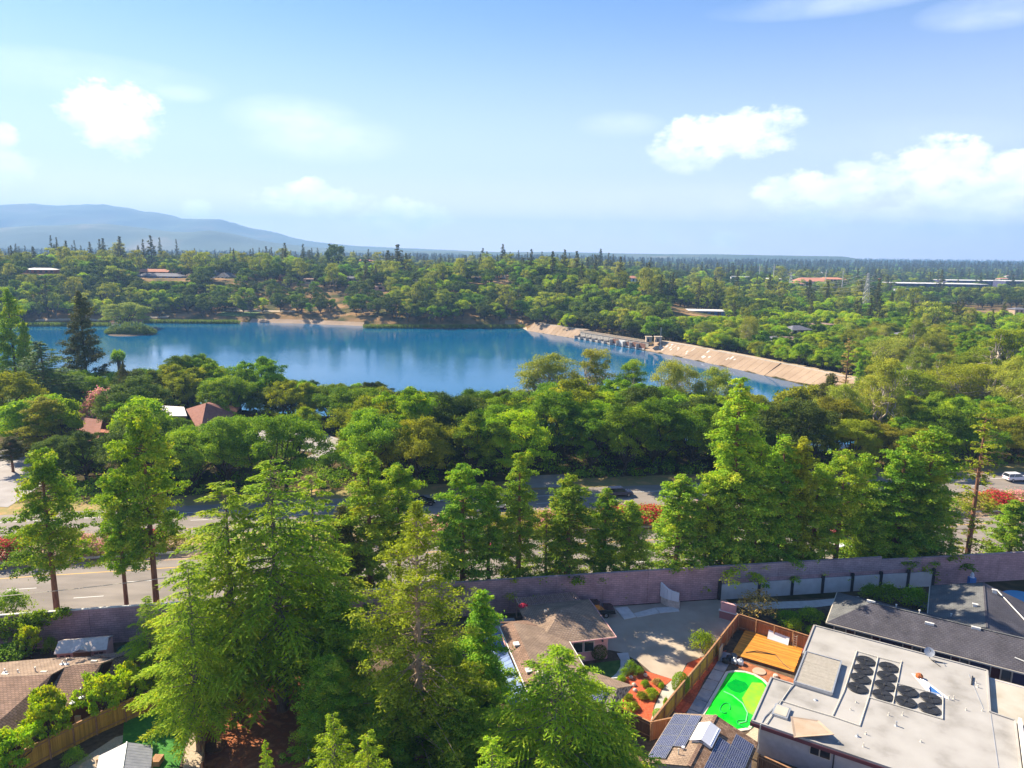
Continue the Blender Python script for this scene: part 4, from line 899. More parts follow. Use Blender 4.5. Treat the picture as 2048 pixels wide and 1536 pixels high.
# ------------------------------------------------------------------ yards and paving
def sheet(name, pts, z, m, kind='structure'):
    q = MB(); q.add([(x, y, z) for x, y in pts], [tuple(range(len(pts)))]) ; me = q.mesh(name, m); me.flip_normals() if me.polygons[0].normal.z < 0 else None
    return tag(inst(name, me), kind=kind)
def W_(l): return [FW.w(a, b)[:2] for a, b in l]
def U_(l): return [FU.w(a, b)[:2] for a, b in l]
sheet('yard_ground', [(-90, 30), (110, 30), (110, 93), (60, 91), (20, 86.5), (-60, 72.5), (-90, 66)], .004, 'mulch')
sheet('driveway', W_([(28.6, 79.8), (33, 80.9), (43.5, 81.6), (48.5, 79.2), (48.6, 76.5), (45.0, 72.0), (41.6, 68.2), (38.2, 67.0), (36.4, 66.4), (34.9, 64.6), (33.6, 63.8), (31.8, 65.6), (31.3, 67.8), (30.2, 70.0), (28.6, 71)]), .012, 'concrete_drive')
sheet('side_path', [(29, 87.2), (40, 88.2), (47, 89.6), (47, 88.2), (40, 86.4), (31, 85.5)], .016, 'concrete_pale')
sheet('side_yard', [(53, 88), (80, 91), (88, 84), (70, 78), (56, 84)], .016, 'asphalt_dark')
for l in ([(33.2, 79.9), (34.9, 79.9), (35.0, 77.2), (33.3, 77.0)], [(35.05, 78.1), (38.3, 78.9), (38.3, 77.5), (35.1, 77.1)], [(38.35, 78.9), (41.2, 78.6), (41.0, 77.4), (38.4, 77.45)]):
    q = MB(); q.prism(W_(l), .012, .07); o = inst('paving_slab', q.mesh('paving_slab', 'concrete_pale')); tag(o, kind='structure')
sheet('lawn', W_([(25.6, 68.6), (29.3, 68.6), (29.0, 66.2), (27.0, 64.4), (23.5, 64.4), (23.5, 68.0)]), .014, 'lawn')
gw = bpy.data.objects.new('garden_path', None); COL.objects.link(gw); tag(gw, kind='structure')
for l in ([(29.5, 69.9), (30.8, 69.7), (30.5, 68.5), (29.4, 68.6)], [(29.4, 68.55), (30.5, 68.45), (30.1, 67.3), (28.9, 67.3)], [(28.88, 67.25), (30.05, 67.25), (29.3, 66.1), (28.0, 66.2)], [(27.95, 66.15), (29.25, 66.05), (28.4, 65.1), (27.0, 65.4)]):
    q = MB(); q.prism(W_(l), .014, .08); inst('paving_slab', q.mesh('paving_slab', 'stucco_white'), gw)
sheet('garden_bed', W_([(28.6, 65.7), (30.4, 66.9), (31.8, 65.5), (33.5, 63.9), (31.8, 62.8), (29.6, 60.1), (28.4, 58), (26.2, 58.5), (25.0, 60.6), (26.4, 63.2)]), .010, 'red_bark')
sheet('pebble_path', W_([(33.55, 63.9), (34.6, 64.3), (32.6, 61.6), (30.9, 59.2), (29.2, 56.8), (28.2, 57.8), (29.7, 60.0), (31.9, 62.7)]), .018, 'concrete')
sheet('bark_strip', W_([(36.6, 66.4), (38.3, 67.0), (42.3, 67.9), (40.3, 66.0), (37.2, 63.5), (33.5, 59.4), (31.6, 57.9), (31.2, 58.9), (33.0, 61.6), (34.8, 64.4)]), .020, 'red_bark')
sheet('red_yard', [G(380, 1290), G(640, 1290), G(660, 1545), G(640, 1700), G(400, 1700), G(405, 1480)], .016, 'red_earth')
sheet('artificial_turf', [G(250, 1415), G(345, 1400), G(392, 1440), G(372, 1485), G(352, 1560), G(300, 1640), G(240, 1560)], .020, 'turf')
sheet('play_sand', [G(372, 1490), G(402, 1430), G(408, 1560), G(395, 1700), G(345, 1700)], .024, 'gravel_tan')
sheet('fence_path', [G(90, 1700), G(100, 1560), G(230, 1475), G(262, 1466), G(250, 1480), G(170, 1560)], .018, 'gravel_tan')

# red bed stones
for i, (px, py) in enumerate(((1262, 1356), (1270, 1382), (1291, 1352), (1268, 1371), (1253, 1433), (1250, 1380))):
    x, y = G(px, py); q = MB(); q.lathe((x, y, 0), [(.16, -.02), (.25, .08), (.2, .22), (.08, .3)], 7)
    solo('garden_stone', ['pale boulder by the shrubs at the walk', 'brown pointed stone in the middle of the red bed', 'small stone by the driveway tip', 'dark stone beside the round mound', 'stone at the foot of the bed near the fence', 'stone by the tiled roof corner'][i], 'stone', q, 'stone_pale', F0, (x, y, 0))

# ------------------------------------------------------------------ timber fences, each board by itself
def fence(name, label, pts, h, m, side=1, bw=.19, rail='rail_wood', frame=FU, cap=True, z0=0):
    P0 = [frame.w(*p)[:2] for p in pts]; t = thing(name, label, 'fence', F0, (P0[0][0], P0[0][1], 0)); me = None
    o0 = Vector((*P0[0], 0))
    for i in range(len(P0)-1):
        a, b_ = Vector((*P0[i], 0)), Vector((*P0[i+1], 0)); d = b_-a; L = d.length; u = d/L; nrm = Vector((-u.y, u.x, 0))*side; ang = math.atan2(u.y, u.x)
        n = int(L/bw)
        if me is None: q = MB(); q.box(-bw/2+.004, -.011, 0, bw/2-.004, .011, h); me = q.mesh('board', m)
        for k in range(n): c = a+u*(k+.5)*L/n-o0; inst('board', me, t, (c.x, c.y, z0+.03+random.uniform(-.012, .012)), ang)
        for zz in (.35, h-.25): q = MB(); q.bar(a+Vector((0, 0, zz))+nrm*.04, b_+Vector((0, 0, zz))+nrm*.04, .05, .09); part(t, 'rail', q, rail)
        if cap: q = MB(); q.bar(a+Vector((0, 0, h+.04)), b_+Vector((0, 0, h+.04)), .16, .045); part(t, 'cap_rail', q, rail)
        k = max(1, round(L/2.4))
        for j in range(k+1): c = a+u*j*L/k+nrm*.09; q = MB(); q.cbox((c.x, c.y, (h+.02)/2), (.11, .11, h+.02)); part(t, 'post', q, rail)
    return t
fence('timber_fence', 'golden timber fence between the red garden bed and the green pool', [(-19.95, 58.4), (-19.6, 64), (-18.95, 72.5), (-18.7, 76.8)], 1.95, 'board_gold', -1)
fence('timber_fence', 'red brown timber fence end beside the pink gate wall', [(-18.68, 76.9), (-18.3, 83.2)], 2.0, 'board_red', -1)
fence('timber_fence', 'red brown timber fence behind the orange deck', [(-18.2, 83.25), (-9.7, 82.45)], 2.0, 'board_red', -1)
fence('timber_fence', 'dark red timber fence running from the clipped ball bush towards the cedar', [(-19.95, 58.3), (-24.6, 58.9)], 1.8, 'board_brown', 1)
fence('timber_fence', 'short dark timber fence behind the solar roofed house', [(-19.9, 58.3), (-17.8, 60.7), (-17.0, 60.9)], 1.9, 'board_red', 1)
fence('timber_fence', 'dark brown timber fence below the blue grey wall of the flat roofed house', [(-10.4, 59.3), (-5.4, 58.6), (3.0, 57.6)], 1.8, 'board_brown', -1)
fence('timber_fence', 'long golden timber fence beside the brown shingle house', [(-64.6, 17.0), (-64.4, 27.0), (-64.2, 31.0), (-63.3, 36.0), (-62.7, 44.5)], 2.1, 'board_gold', -1)
fence('timber_fence', 'timber fence between turf yard and red earth under the cedars', [FU.inv(*G(408, 1560)), FU.inv(*G(414, 1430))], 1.7, 'board_red', 1)
# white post and pink gate walls
q = MB(); q.bar((*G(612, 1462), 0), (*G(619, 1545), 0), .1, 1.5)
solo('white_panel_fence', 'narrow white fence seen edge on in the red yard', 'fence', q, 'trim_white', F0, (*G(612, 1462), 0))
gwl = thing('gate_wall', 'pink gate wall with a capped base at the corner of the timber fence', 'wall', FU, (-20.2, 85, 0))
q = MB(); q.box(-21.0, 84.9, 0, -18.9, 85.2, 1.0); part(gwl, 'base', q, 'block_pink'); q = MB(); q.box(-20.9, 84.95, 1.08, -19.0, 85.15, 2.1); part(gwl, 'upper_wall', q, 'stucco_pink'); q = MB(); q.box(-21.1, 84.82, 1.0, -18.8, 85.28, 1.08); part(gwl, 'ledge', q, 'trim_white')
q = MB(); q.box(-20.95, 84.9, 2.1, -18.95, 85.2, 2.2); part(gwl, 'cap', q, 'stucco_pink')
# curved wall fragment
wf = thing('wall_fragment', 'white curved wall fragment on a stone base in front of the sound wall', 'wall', FW, (40.5, 79, 0))
def curve_(k): return (39.7+1.45*k, 79.9-1.9*k+.5*k*(1-k)*0)
base = [(39.6, 80.0), (40.1, 79.0), (41.2, 78.0), (41.4, 78.2), (40.4, 79.2), (39.9, 80.15)]
q = MB(); q.prism(base, 0, 1.05); part(wf, 'stone_base', q, 'stone_pale')
q = MB(); n = 8
L0 = [(39.62, 80.0), (39.86, 79.4), (40.1, 79.02), (40.5, 78.6), (41.18, 78.02)]; H0 = [2.95, 2.75, 2.5, 2.35, 2.25]
for i in range(4):
    a, b_ = L0[i], L0[i+1]; d = Vector((b_[0]-a[0], b_[1]-a[1])).normalized(); nx, ny = -d.y*.22, d.x*.22
    q.add([(a[0], a[1], 1.06), (b_[0], b_[1], 1.06), (b_[0]-nx, b_[1]-ny, 1.06), (a[0]-nx, a[1]-ny, 1.06), (a[0], a[1], H0[i]), (b_[0], b_[1], H0[i+1]), (b_[0]-nx, b_[1]-ny, H0[i+1]), (a[0]-nx, a[1]-ny, H0[i])], [(0, 3, 2, 1), (4, 5, 6, 7), (0, 1, 5, 4), (1, 2, 6, 5), (2, 3, 7, 6), (3, 0, 4, 7)])
part(wf, 'white_wall', q, 'plastic_white')

# ------------------------------------------------------------------ flat roofed house
BLD_NEAR = []
fh = thing('flat_roof_house', 'house with a wide pale flat roof, black heating coils and a green pool beside it', 'house', FU, (0, 72, 0))
RZ = 3.35
def roofslab(name, poly, z, t=.32, m='roof_coating', lip=.12):
    q = MB(); q.prism(poly, z-t, z); part(fh, name, q, m)
    n = len(poly)
    for i in range(n):
        a, b_ = poly[i], poly[(i+1) % n]; q = MB(); q.bar((*a, z-t), (*b_, z-t), .16, t+lip); 
        part(fh, 'parapet', q, 'roof_coating')
main = [(-9.7, 82.7), (6.9, 82.7), (6.9, 74.7), (8.8, 74.5), (8.8, 48), (4, 48), (4, 61.4), (-11.6, 61.4), (-11.6, 69.35), (-9.35, 69.35), (-6.05, 69.35), (-6.05, 75.75), (-9.7, 75.75)]
roofslab('roof', main, RZ)
q = MB(); q.prism([(6.99, 82.2), (16, 82.2), (16, 74.8), (6.99, 74.8)], RZ-.7, RZ-.36); part(fh, 'low_roof', q, 'roof_coating_tan')
def walls(t, poly, z0, z1, m, name='wall', th=.2):
    for i in range(len(poly)):
        a, b_ = Vector((*poly[i], z0)), Vector((*poly[(i+1) % len(poly)], z0)); q = MB(); q.bar(a, b_, th, z1-z0); part(t, name, q, m)
walls(fh, [(-9.2, 82.2), (15, 81.8), (15, 75), (8.3, 74), (8.3, 49), (4.5, 49), (4.5, 62), (-11.0, 62), (-11.0, 68.8), (-6.6, 68.8), (-6.6, 76.2), (-9.2, 76.2)], 0, RZ-.33, 'stucco_lilac')
# fascia along the lower edges
for a, b_ in (((-11.72, 61.28), (4.1, 61.28)), ((-11.72, 61.28), (-11.72, 69.4)), ((-9.85, 75.8), (-9.85, 82.8)), ((-9.8, 82.85), (6.9, 82.85))):
    q = MB(); q.bar((*a, RZ-.42), (*b_, RZ-.42), .06, .34); part(fh, 'fascia', q, 'fascia_maroon')
for u0, u1, z0, z1 in ((-6.6, -5.9, 1.9, 2.7), (-5.8, -5.0, 1.9, 2.7), (-1.4, -.7, 1.6, 2.7), (-.6, .2, 1.6, 2.7)):
    q = MB(); q.box(u0-.06, 61.80, z0-.06, u1+.06, 61.88, z1+.06); w_ = part(fh, 'window', q, 'trim_cream'); q = MB(); q.box(u0, 61.77, z0, u1, 61.80, z1); part(w_, 'pane', q, 'glass_dark')
q = MB(); q.box(-4.75, 61.8, 0, -4.65, 61.9, 2.9); part(fh, 'downpipe', q, 'metal_dark')
q = MB(); q.box(9.0, 60, 0, 9.25, 74.3, 3.9); part(fh, 'side_wall', q, 'trim_white'); q = MB(); q.box(9.3, 60, 1.0, 16, 71.0, 3.0); part(fh, 'annex', q, 'fascia_maroon')
# seams of the roof coating and the skylight hatch
for a, b_ in (((5.3, 80.9), (6.4, 75.0)), ((6.95, 74.5), (7.4, 62))): q = MB(); q.bar((*a, RZ), (*b_, RZ), .05, .03); part(fh, 'seam', q, 'metal_grey')
q = MB(); q.box(-10.3, 63.2, RZ, -8.9, 65.0, RZ+.22); hb = part(fh, 'skylight', q, 'metal_grey'); q = MB(); q.box(-10.15, 63.35, RZ+.22, -9.05, 64.85, RZ+.25); part(hb, 'pane', q, 'roof_coating_tan')
q = MB(); q.slab([(-8.6, 62.9, RZ+.75), (-6.4, 64.1, RZ+.45), (-4.9, 62.4, RZ+.7), (-7.9, 60.9, RZ+.15)], .06); part(fh, 'vent_cowl', q, 'stucco_tan')
q = MB(); q.bar((5.5, 78.9, RZ), (5.6, 80.6, RZ), .12, .14); part(fh, 'roof_duct', q, 'metal_dark')
q = MB(); q.tube([(-9.3, 70.0, RZ+.06), (-10.0, 66.0, RZ+.06), (-10.75, 62.5, RZ+.06), (-10.8, 61.2, RZ+.04), (-10.8, 61.15, 1)], .05, 6); part(fh, 'conduit', q, 'metal_grey')
for i, (u, v, h, r) in enumerate(((-.4, 67.8, .45, .07), (0, 69.8, .35, .045), (-1.1, 69.1, .3, .045), (-3.2, 64.3, .2, .09), (-2.6, 65.0, .3, .045), (-4.5, 62.5, .3, .045), (-2.6, 63.1, .35, .045), (-4.2, 68.1, .25, .045), (3.6, 75.0, .35, .06), (4.0, 75.3, .35, .05), (5.0, 73.9, .25, .045), (6.3, 74.6, .2, .045), (5.9, 79.6, .3, .05), (6.0, 78.8, .3, .06), (-3.9, 69.6, .2, .04), (1.6, 66.5, .2, .05), (-7.2, 71.9-4, .12, .1))):
    q = MB(); q.tube([(u, v, RZ), (u, v, RZ+h)], r, 8); q.lathe((u, v, RZ), [(r*2.2, 0), (r*1.3, .05)], 8); part(fh, 'vent_pipe', q, 'pipe_white' if r < .065 else 'metal_grey')
# louvred patio cover
lv = thing('louvred_patio_cover', 'louvred patio cover with cream slats set into the corner of the flat roof', 'patio cover', FU, (-7.7, 72.5, 0))
for a, b_ in (((-9.45, 69.35), (-9.45, 75.8)), ((-6.0, 69.35), (-6.0, 75.8)), ((-9.45, 69.35), (-6.0, 69.35)), ((-9.45, 75.8), (-6.0, 75.8))): q = MB(); q.bar((*a, RZ+.14), (*b_, RZ+.14), .14, .28); part(lv, 'frame_beam', q, 'metal_grey')
n = 21
for k in range(n):
    v = 69.5+6.2*(k+.5)/n; q = MB(); q.slab([(-9.36, v-.10, RZ+.24), (-6.1, v-.10, RZ+.24), (-6.1, v+.09, RZ+.38), (-9.36, v+.09, RZ+.38)], .03); part(lv, 'slat', q, 'slat_cream')
for a in ((-9.3, 69.6), (-9.3, 75.6)): q = MB(); q.cbox((*a, 1.7), (.15, .15, 3.4)); part(lv, 'post', q, 'metal_grey')
# heating coils and their pipes
cg = 'black solar heating coils on the flat roof'
rows = [(-3.9, 77.8, 'first column, farthest row'), (-3.95, 75.9, 'first column, second row'), (-4.0, 74.0, 'first column, third row'), (-4.05, 72.1, 'first column, fourth row'), (-1.75, 77.8, 'second column, farthest row'), (-1.75, 75.9, 'second column, second row'),
        (-1.8, 74.0, 'second column, third row'), (-1.85, 72.1, 'second column, fourth row'), (.15, 74.1, 'third column, upper row'), (.1, 72.15, 'third column, lower row'), (2.1, 74.1, 'last column, upper row'), (2.05, 72.15, 'last column, lower row')]
for i, (u, v, l) in enumerate(rows):
    t = thing('heating_coil', 'round black heating coil, '+l+' on the flat roof', 'heating coil', FU, (u, v, RZ), cg); rr = .93
    q = MB(); q.lathe((u, v, RZ+.05), [(rr, 0), (rr+.01, .05), (rr-.02, .09)]+[(rr-.06*j, .09+(.012 if j % 2 else 0)) for j in range(1, 13)]+[(.16, .07)], 30); part(t, 'coil', q, 'black_coil')
    for j in range(4):
        an = j*math.pi/2+.5*i; q = MB(); q.bar((u+.12*math.cos(an), v+.12*math.sin(an), RZ+.15), (u+.9*math.cos(an), v+.9*math.sin(an), RZ+.15), .045, .03); part(t, 'clamp_bar', q, 'coil_hub')
    q = MB(); q.lathe((u, v, RZ+.12), [(.16, 0), (.15, .1), (.05, .13)], 10); part(t, 'hub', q, 'coil_hub')
pn = thing('pipe_grid', 'white water pipes framing the black heating coils', 'pipes', FU, (-2, 72, RZ))
for l in ([(-4.9, 79.4), (-5.1, 71), (-5.5, 66.0)], [(-5.05, 79.4), (-2.8, 79.3), (-.7, 79.4), (-.7, 79.9)], [(-2.85, 79.3), (-2.95, 71.1), (-3.2, 65.9)], [(-.72, 79.3), (-.8, 75.1), (3.1, 75.2)], [(3.12, 75.3), (3.15, 71.1)], [(-2.9, 71.05), (3.15, 71.1)], [(-8.0, 65.9), (-5.5, 66.0), (-3.2, 65.9)], [(-.82, 75.1), (-.9, 71.05)], [(-10.1, 65.9), (-8.0, 65.9)], [(-10.4, 61.6), (-9.6, 68.8)]):
    q = MB(); q.tube([(a, b_, RZ+.09) for a, b_ in l], .045, 6); part(pn, 'pipe', q, 'pipe_white')
# the pipe junction, satellite dish, tarpaulin
dt = thing('satellite_dish', 'round grey satellite dish near the far edge of the flat roof', 'satellite dish', FU, (1.9, 82, RZ))
q = MB(); c = Vector((1.7, 82.0, RZ+.75)); ax = Vector((.1, -.75, .65)).normalized(); a1 = ax.cross(Vector((0, 0, 1))).normalized(); a2 = ax.cross(a1)
ring = [[tuple(c+(a1*math.cos(t)+a2*math.sin(t))*r+ax*(r*r*.35)) for t in [2*math.pi*k/18 for k in range(18)]] for r in (.02, .2, .38, .5)]
vs = [p for r_ in ring for p in r_]; q.add(vs, [(i*18+j, i*18+(j+1) % 18, (i+1)*18+(j+1) % 18, (i+1)*18+j) for i in range(3) for j in range(18)]); part(dt, 'reflector', q, 'metal_grey', smooth=True)
q = MB(); q.tube([tuple(c), (1.75, 82.1, RZ+.5), (1.8, 82.15, RZ)], .035, 6); part(dt, 'mast', q, 'metal_dark'); q = MB(); q.tube([tuple(c-a2*.45), tuple(c+ax*.6)], .02, 5); q.cbox(tuple(c+ax*.62), (.1, .08, .08)); part(dt, 'feed_arm', q, 'metal_dark')
for l in ([(1.9, 81.9), (2.8, 80.9)], [(2.0, 81.8), (3.0, 81.9)]): q = MB(); q.bar((l[0][0], l[0][1], RZ+.02), (l[1][0], l[1][1], RZ+.02), .05, .05); part(dt, 'support_strut', q, 'metal_dark')
q = MB(); n = 10; vs = [(1.1+1.9*i/n+.0, 77.9-3.0*j/n+.8*i/n*0, RZ+.02+.22*abs(math.sin(i*1.3+j*.9))*math.sin(math.pi*i/n)*math.sin(math.pi*j/n)+.02) for j in range(n+1) for i in range(n+1)]
vs = [((u-1.1)*(.35+.65*(77.9-v)/3.0)+.3+(77.9-v)*.55, v, z) for u, v, z in vs]
q.add(vs, [(j*(n+1)+i, j*(n+1)+i+1, (j+1)*(n+1)+i+1, (j+1)*(n+1)+i) for j in range(n) for i in range(n)])
tp = thing('roof_tarpaulin', 'crumpled tarpaulin, white with a blue corner, beside the heating coils', 'tarpaulin', FU, (1.2, 76.5, RZ)); part(tp, 'white_sheet', q, 'plastic_white')
q = MB(); q.add([(2.0, 76.0, RZ+.30), (3.25, 75.1, RZ+.05), (2.1, 74.95, RZ+.05), (1.9, 75.4, RZ+.32)], [(0, 1, 2, 3)]); part(tp, 'blue_corner', q, 'tarp_blue')
q = MB(); q.lathe((1.0, 77.45, RZ), [(.1, 0), (.38, .12), (.34, .36), (.15, .5)], 7); solo('orange_bundle', 'orange brown bundle lying at the top of the crumpled tarpaulin', 'bundle', q, 'orange_lump', FU, (1.0, 77.45, RZ))
# pool, its decking and the deck
pool = [(-16.95, 60.5), (-16.9, 66), (-16.85, 73.3), (-16.2, 74.0), (-15.2, 74.45), (-14.2, 74.45), (-13.2, 74.0), (-12.3, 73.1), (-12.15, 72.4), (-12.2, 66.3), (-12.5, 64.9), (-13.2, 64.2), (-14.2, 63.4), (-14.5, 60.5)]
pt = thing('swimming_pool', 'swimming pool full of vivid green algae water', 'pool', FU, (-14.5, 68, 0))
water('pool_green', (.0, .72, .035), .05, 2.0, .012, spec=.6)
m = MATS['pool_green']; N, L = m.node_tree.nodes, m.node_tree.links; nt = N.new('ShaderNodeTexNoise'); nt.inputs['Scale'].default_value = .55; nt.inputs['Detail'].default_value = 3; t_ = N.new('ShaderNodeTexCoord'); L.new(t_.outputs['Object'], nt.inputs['Vector'])
cr = N.new('ShaderNodeValToRGB'); e = cr.color_ramp.elements; e[0].position = .35; e[0].color = (0, .50, .02, 1); e[1].position = .62; e[1].color = (.03, .85, .04, 1); L.new(nt.outputs[0], cr.inputs[0]); L.new(cr.outputs[0], N['Principled BSDF'].inputs['Base Color'])
mat('pool_sunlit', (.30, .85, .03), (.2, .8, .05), scale=1.5, rough=.08, spec=.5); mat('pool_dark', (.0, .28, .03), (.0, .35, .03), scale=2, rough=.08, spec=.5)
q = MB(); q.add([(a, b_, .045) for a, b_ in pool[::-1]], [tuple(range(len(pool)))]); 
me_ = part(pt, 'pool_water', q, 'pool_green'); 
if me_.data.polygons[0].normal.z < 0: me_.data.flip_normals()
q = MB(); q.add([(-14.1, 72.9, .050), (-13.1, 73.4, .050), (-12.5, 72.6, .050), (-12.35, 70, .050), (-12.4, 67.2, .050), (-13.3, 67.5, .050), (-14.3, 69.5, .050)], [tuple(range(7))]); a_ = part(pt, 'water_patch', q, 'pool_sunlit', label='yellow green painted sunlit patch')  # sunlit part of the pool, painted as a yellow green sheet
q2 = MB(); cc = (-15.2, 71.4); q2.add([(cc[0]+1.05*math.cos(k*.52)*(1+.15*math.sin(k*2.1)), cc[1]+1.25*math.sin(k*.52)*(1+.1*math.cos(k*3)), .0475) for k in range(12)], [tuple(range(12))]); b2 = part(pt, 'water_patch', q2, 'pool_dark', label='dark green patch')  # darker green shape laid on the water
for z_ in (a_, b2):
    if z_.data.polygons[0].normal.z < 0: z_.data.flip_normals()
for i in range(len(pool)):
    a, b_ = pool[i], pool[(i+1) % len(pool)]
    q = MB(); q.bar((*a, 0), (*b_, 0), .30, .10); part(pt, 'coping', q, 'pool_shell')
q = MB(); q.tube([(-16.2, 69.6, .07), (-15.2, 69.4, .07), (-14.0, 68.6, .07), (-13.2, 67.3, .07), (-13.0, 65.8, .07), (-13.5, 65.2, .07)], .06, 6); solo('pool_hose', 'pale green cleaning hose curving across the green pool', 'hose', q, 'hose', FU, (-14.5, 68, -.1))
q = MB(); q.tube([(-13.0+.75*math.cos(k*.42), 65.4+.55*math.sin(k*.42), .07) for k in range(16)], .045, 6); q.tube([(-15.3+.45*math.cos(k*.5), 66.9+.95*math.sin(k*.5), .07) for k in range(12)], .045, 6); solo('pool_hose', 'dark looped hose floating at the near end of the green pool', 'hose', q, 'hose_dark', FU, (-13.0, 65.4, -.1))
mat('pool_paver', (.27, .26, .29), (.36, .35, .37), scale=1.2, rough=.9, orand=.12)
for k, v in enumerate(np.arange(58.5, 75.5, 2.1)):
    q = MB(); q.box(-18.35, v, 0, -17.12, v+2.02, .05); o = inst('pool_paver', q.mesh('pool_paver', 'pool_paver', (-17.7, v, 0)), None, FU.w(-17.7, v, 0), FU.a); tag(o, kind='structure')
sheet('pool_surround', U_([(-12.05, 74.9), (-11.3, 73.6), (-11.3, 62), (-11.7, 60.4), (-10.4, 58.8), (-14.4, 60.2), (-12.4, 64.3), (-12.0, 66.5)]), .03, 'gravel_tan')
sheet('dug_earth', U_([(-16.2, 76.6), (-10.0, 76.0), (-9.4, 75.6), (-9.5, 69.5), (-11.6, 69.5), (-12.0, 73.2), (-13.2, 74.4), (-15.5, 74.8), (-17.4, 75.5), (-17.8, 77)]), .026, 'red_earth')
dk = thing('timber_deck', 'new orange timber deck by the corner of the flat roofed house', 'deck', FU, (-14, 80, 0))
n = 40; me = None
for k in range(n):
    v = 76.8+6.2*(k+.5)/n
    q = MB(); L0_ = -17.3; q.box(L0_, v-.064, .34, -10.6+random.uniform(-.03, .03), v+.064, .38); part(dk, 'deck_board', q, 'deck_orange')
for a, b_ in (((-17.2, 76.9), (-17.2, 82.9)), ((-14, 76.9), (-14, 82.9)), ((-10.8, 76.9), (-10.8, 82.9)), ((-17.2, 76.86), (-10.8, 76.86))): q = MB(); q.bar((*a, .0), (*b_, .0), .1, .335); part(dk, 'joist', q, 'board_brown')
q = MB(); q.slab([(-14.6, 82.35, .42), (-12.2, 82.1, .42), (-12.2, 82.75, 1.25), (-14.6, 82.95, 1.35)], .05); solo('leaning_board', 'white sheet board leaning on the fence behind the orange deck', 'board', q, 'plastic_white', FU, (-13.4, 82.5, .4))
ld = thing('ladder', 'short wooden ladder standing against the fence behind the deck', 'ladder', FU, (-11.5, 82.2, .4))
for du in (-.18, .18): q = MB(); q.bar((-11.5+du, 82.1, .4), (-11.5+du, 82.16, .4), .05, 1.5); part(ld, 'stile', q, 'trim_cream')
for k in range(5): q = MB(); q.box(-11.66, 82.08, .6+.28*k, -11.34, 82.14, .64+.28*k); part(ld, 'rung', q, 'trim_cream')
q = MB(); q.tube([(-16.0, 77.9, .41), (-15.0, 78.9, .41), (-14.0, 79.1, .41), (-13.0, 79.2, .43), (-15.2, 78.5, .41), (-16.0, 77.9, .41)], .035, 5); q.tube([(-13.0, 79.2, .42), (-11.9, 77.8, .42), (-11.0, 77.1, .42)], .03, 5); solo('garden_rake', 'long thin pole and dark hose coil lying on the orange deck', 'tool', q, 'metal_dark', FU, (-13.5, 78, .4))
q = MB(); q.box(-18.3, 75.0, .05, -18.2, 76.3, 1.6); solo('leaning_board', 'grey board leaning on the golden fence by the rubbish', 'board', q, 'stucco_tan', FU, (-18.2, 75.6, 0))
rb = np.random.default_rng(3)
for i, (u, v, l) in enumerate(((-17.3, 75.9, 'black rubbish bag between deck and pool'), (-16.7, 75.6, 'grey crumpled sheet nearest the pool corner'), (-17.0, 76.5, 'dark rubbish heap against the deck edge'), (-16.1, 75.8, 'white crumpled rag beside the deck edge'), (-17.5, 75.1, 'black bag by the leaning grey board'))):
    q = MB(); q.lathe((u, v, 0), [(.25, 0), (.42, .15), (.36, .42), (.2, .6), (.05, .68)], 7); q.v = [(a+rb.normal()*.06, b_+rb.normal()*.06, c+rb.normal()*.03) for a, b_, c in q.v]; solo('rubbish_bag', l, 'rubbish', q, ['metal_dark', 'metal_grey', 'glass_grey', 'plastic_white', 'metal_dark'][i], FU, (u, v, 0))
q = MB(); q.lathe((-13.9, 75.4, 0), [(.75, 0), (.7, .12), (.1, .14)], 16); solo('tree_stump', 'round cut stump in the dug earth between pool and deck', 'stump', q, 'stucco_tan', FU, (-13.9, 75.4, 0))
q = MB(); q.lathe((-12.2, 75.4, 0), [(.3, 0), (.25, .25), (.05, .3)], 9); solo('rock', 'pale orange rock in the dug earth', 'rock', q, 'stone_pale', FU, (-12.2, 75.4, 0))
q = MB(); q.lathe((-10.3, 82.0, 0), [(.26, 0), (.32, .5), (.30, .52)], 12); solo('red_bucket', 'red bucket at the corner of flat roof and fence', 'bucket', q, 'red_plastic', FU, (-10.3, 82.0, 0))
ct = thing('utility_rack', 'grey metal rack with a meter beside the flat roofed house corner', 'rack', FU, (-11.6, 61.0, 0))
for du in (0, .8): q = MB(); q.tube([(-12.2+du, 60.9, 0), (-12.2+du, 60.9, 2.0)], .04, 6); part(ct, 'post', q, 'metal_dark')
q = MB(); q.box(-12.2, 60.8, 1.0, -11.4, 60.95, 1.5); part(ct, 'box', q, 'metal_grey'); q = MB(); q.box(-12.2, 60.85, 1.9, -11.4, 60.9, 1.96); part(ct, 'crossbar', q, 'metal_dark')

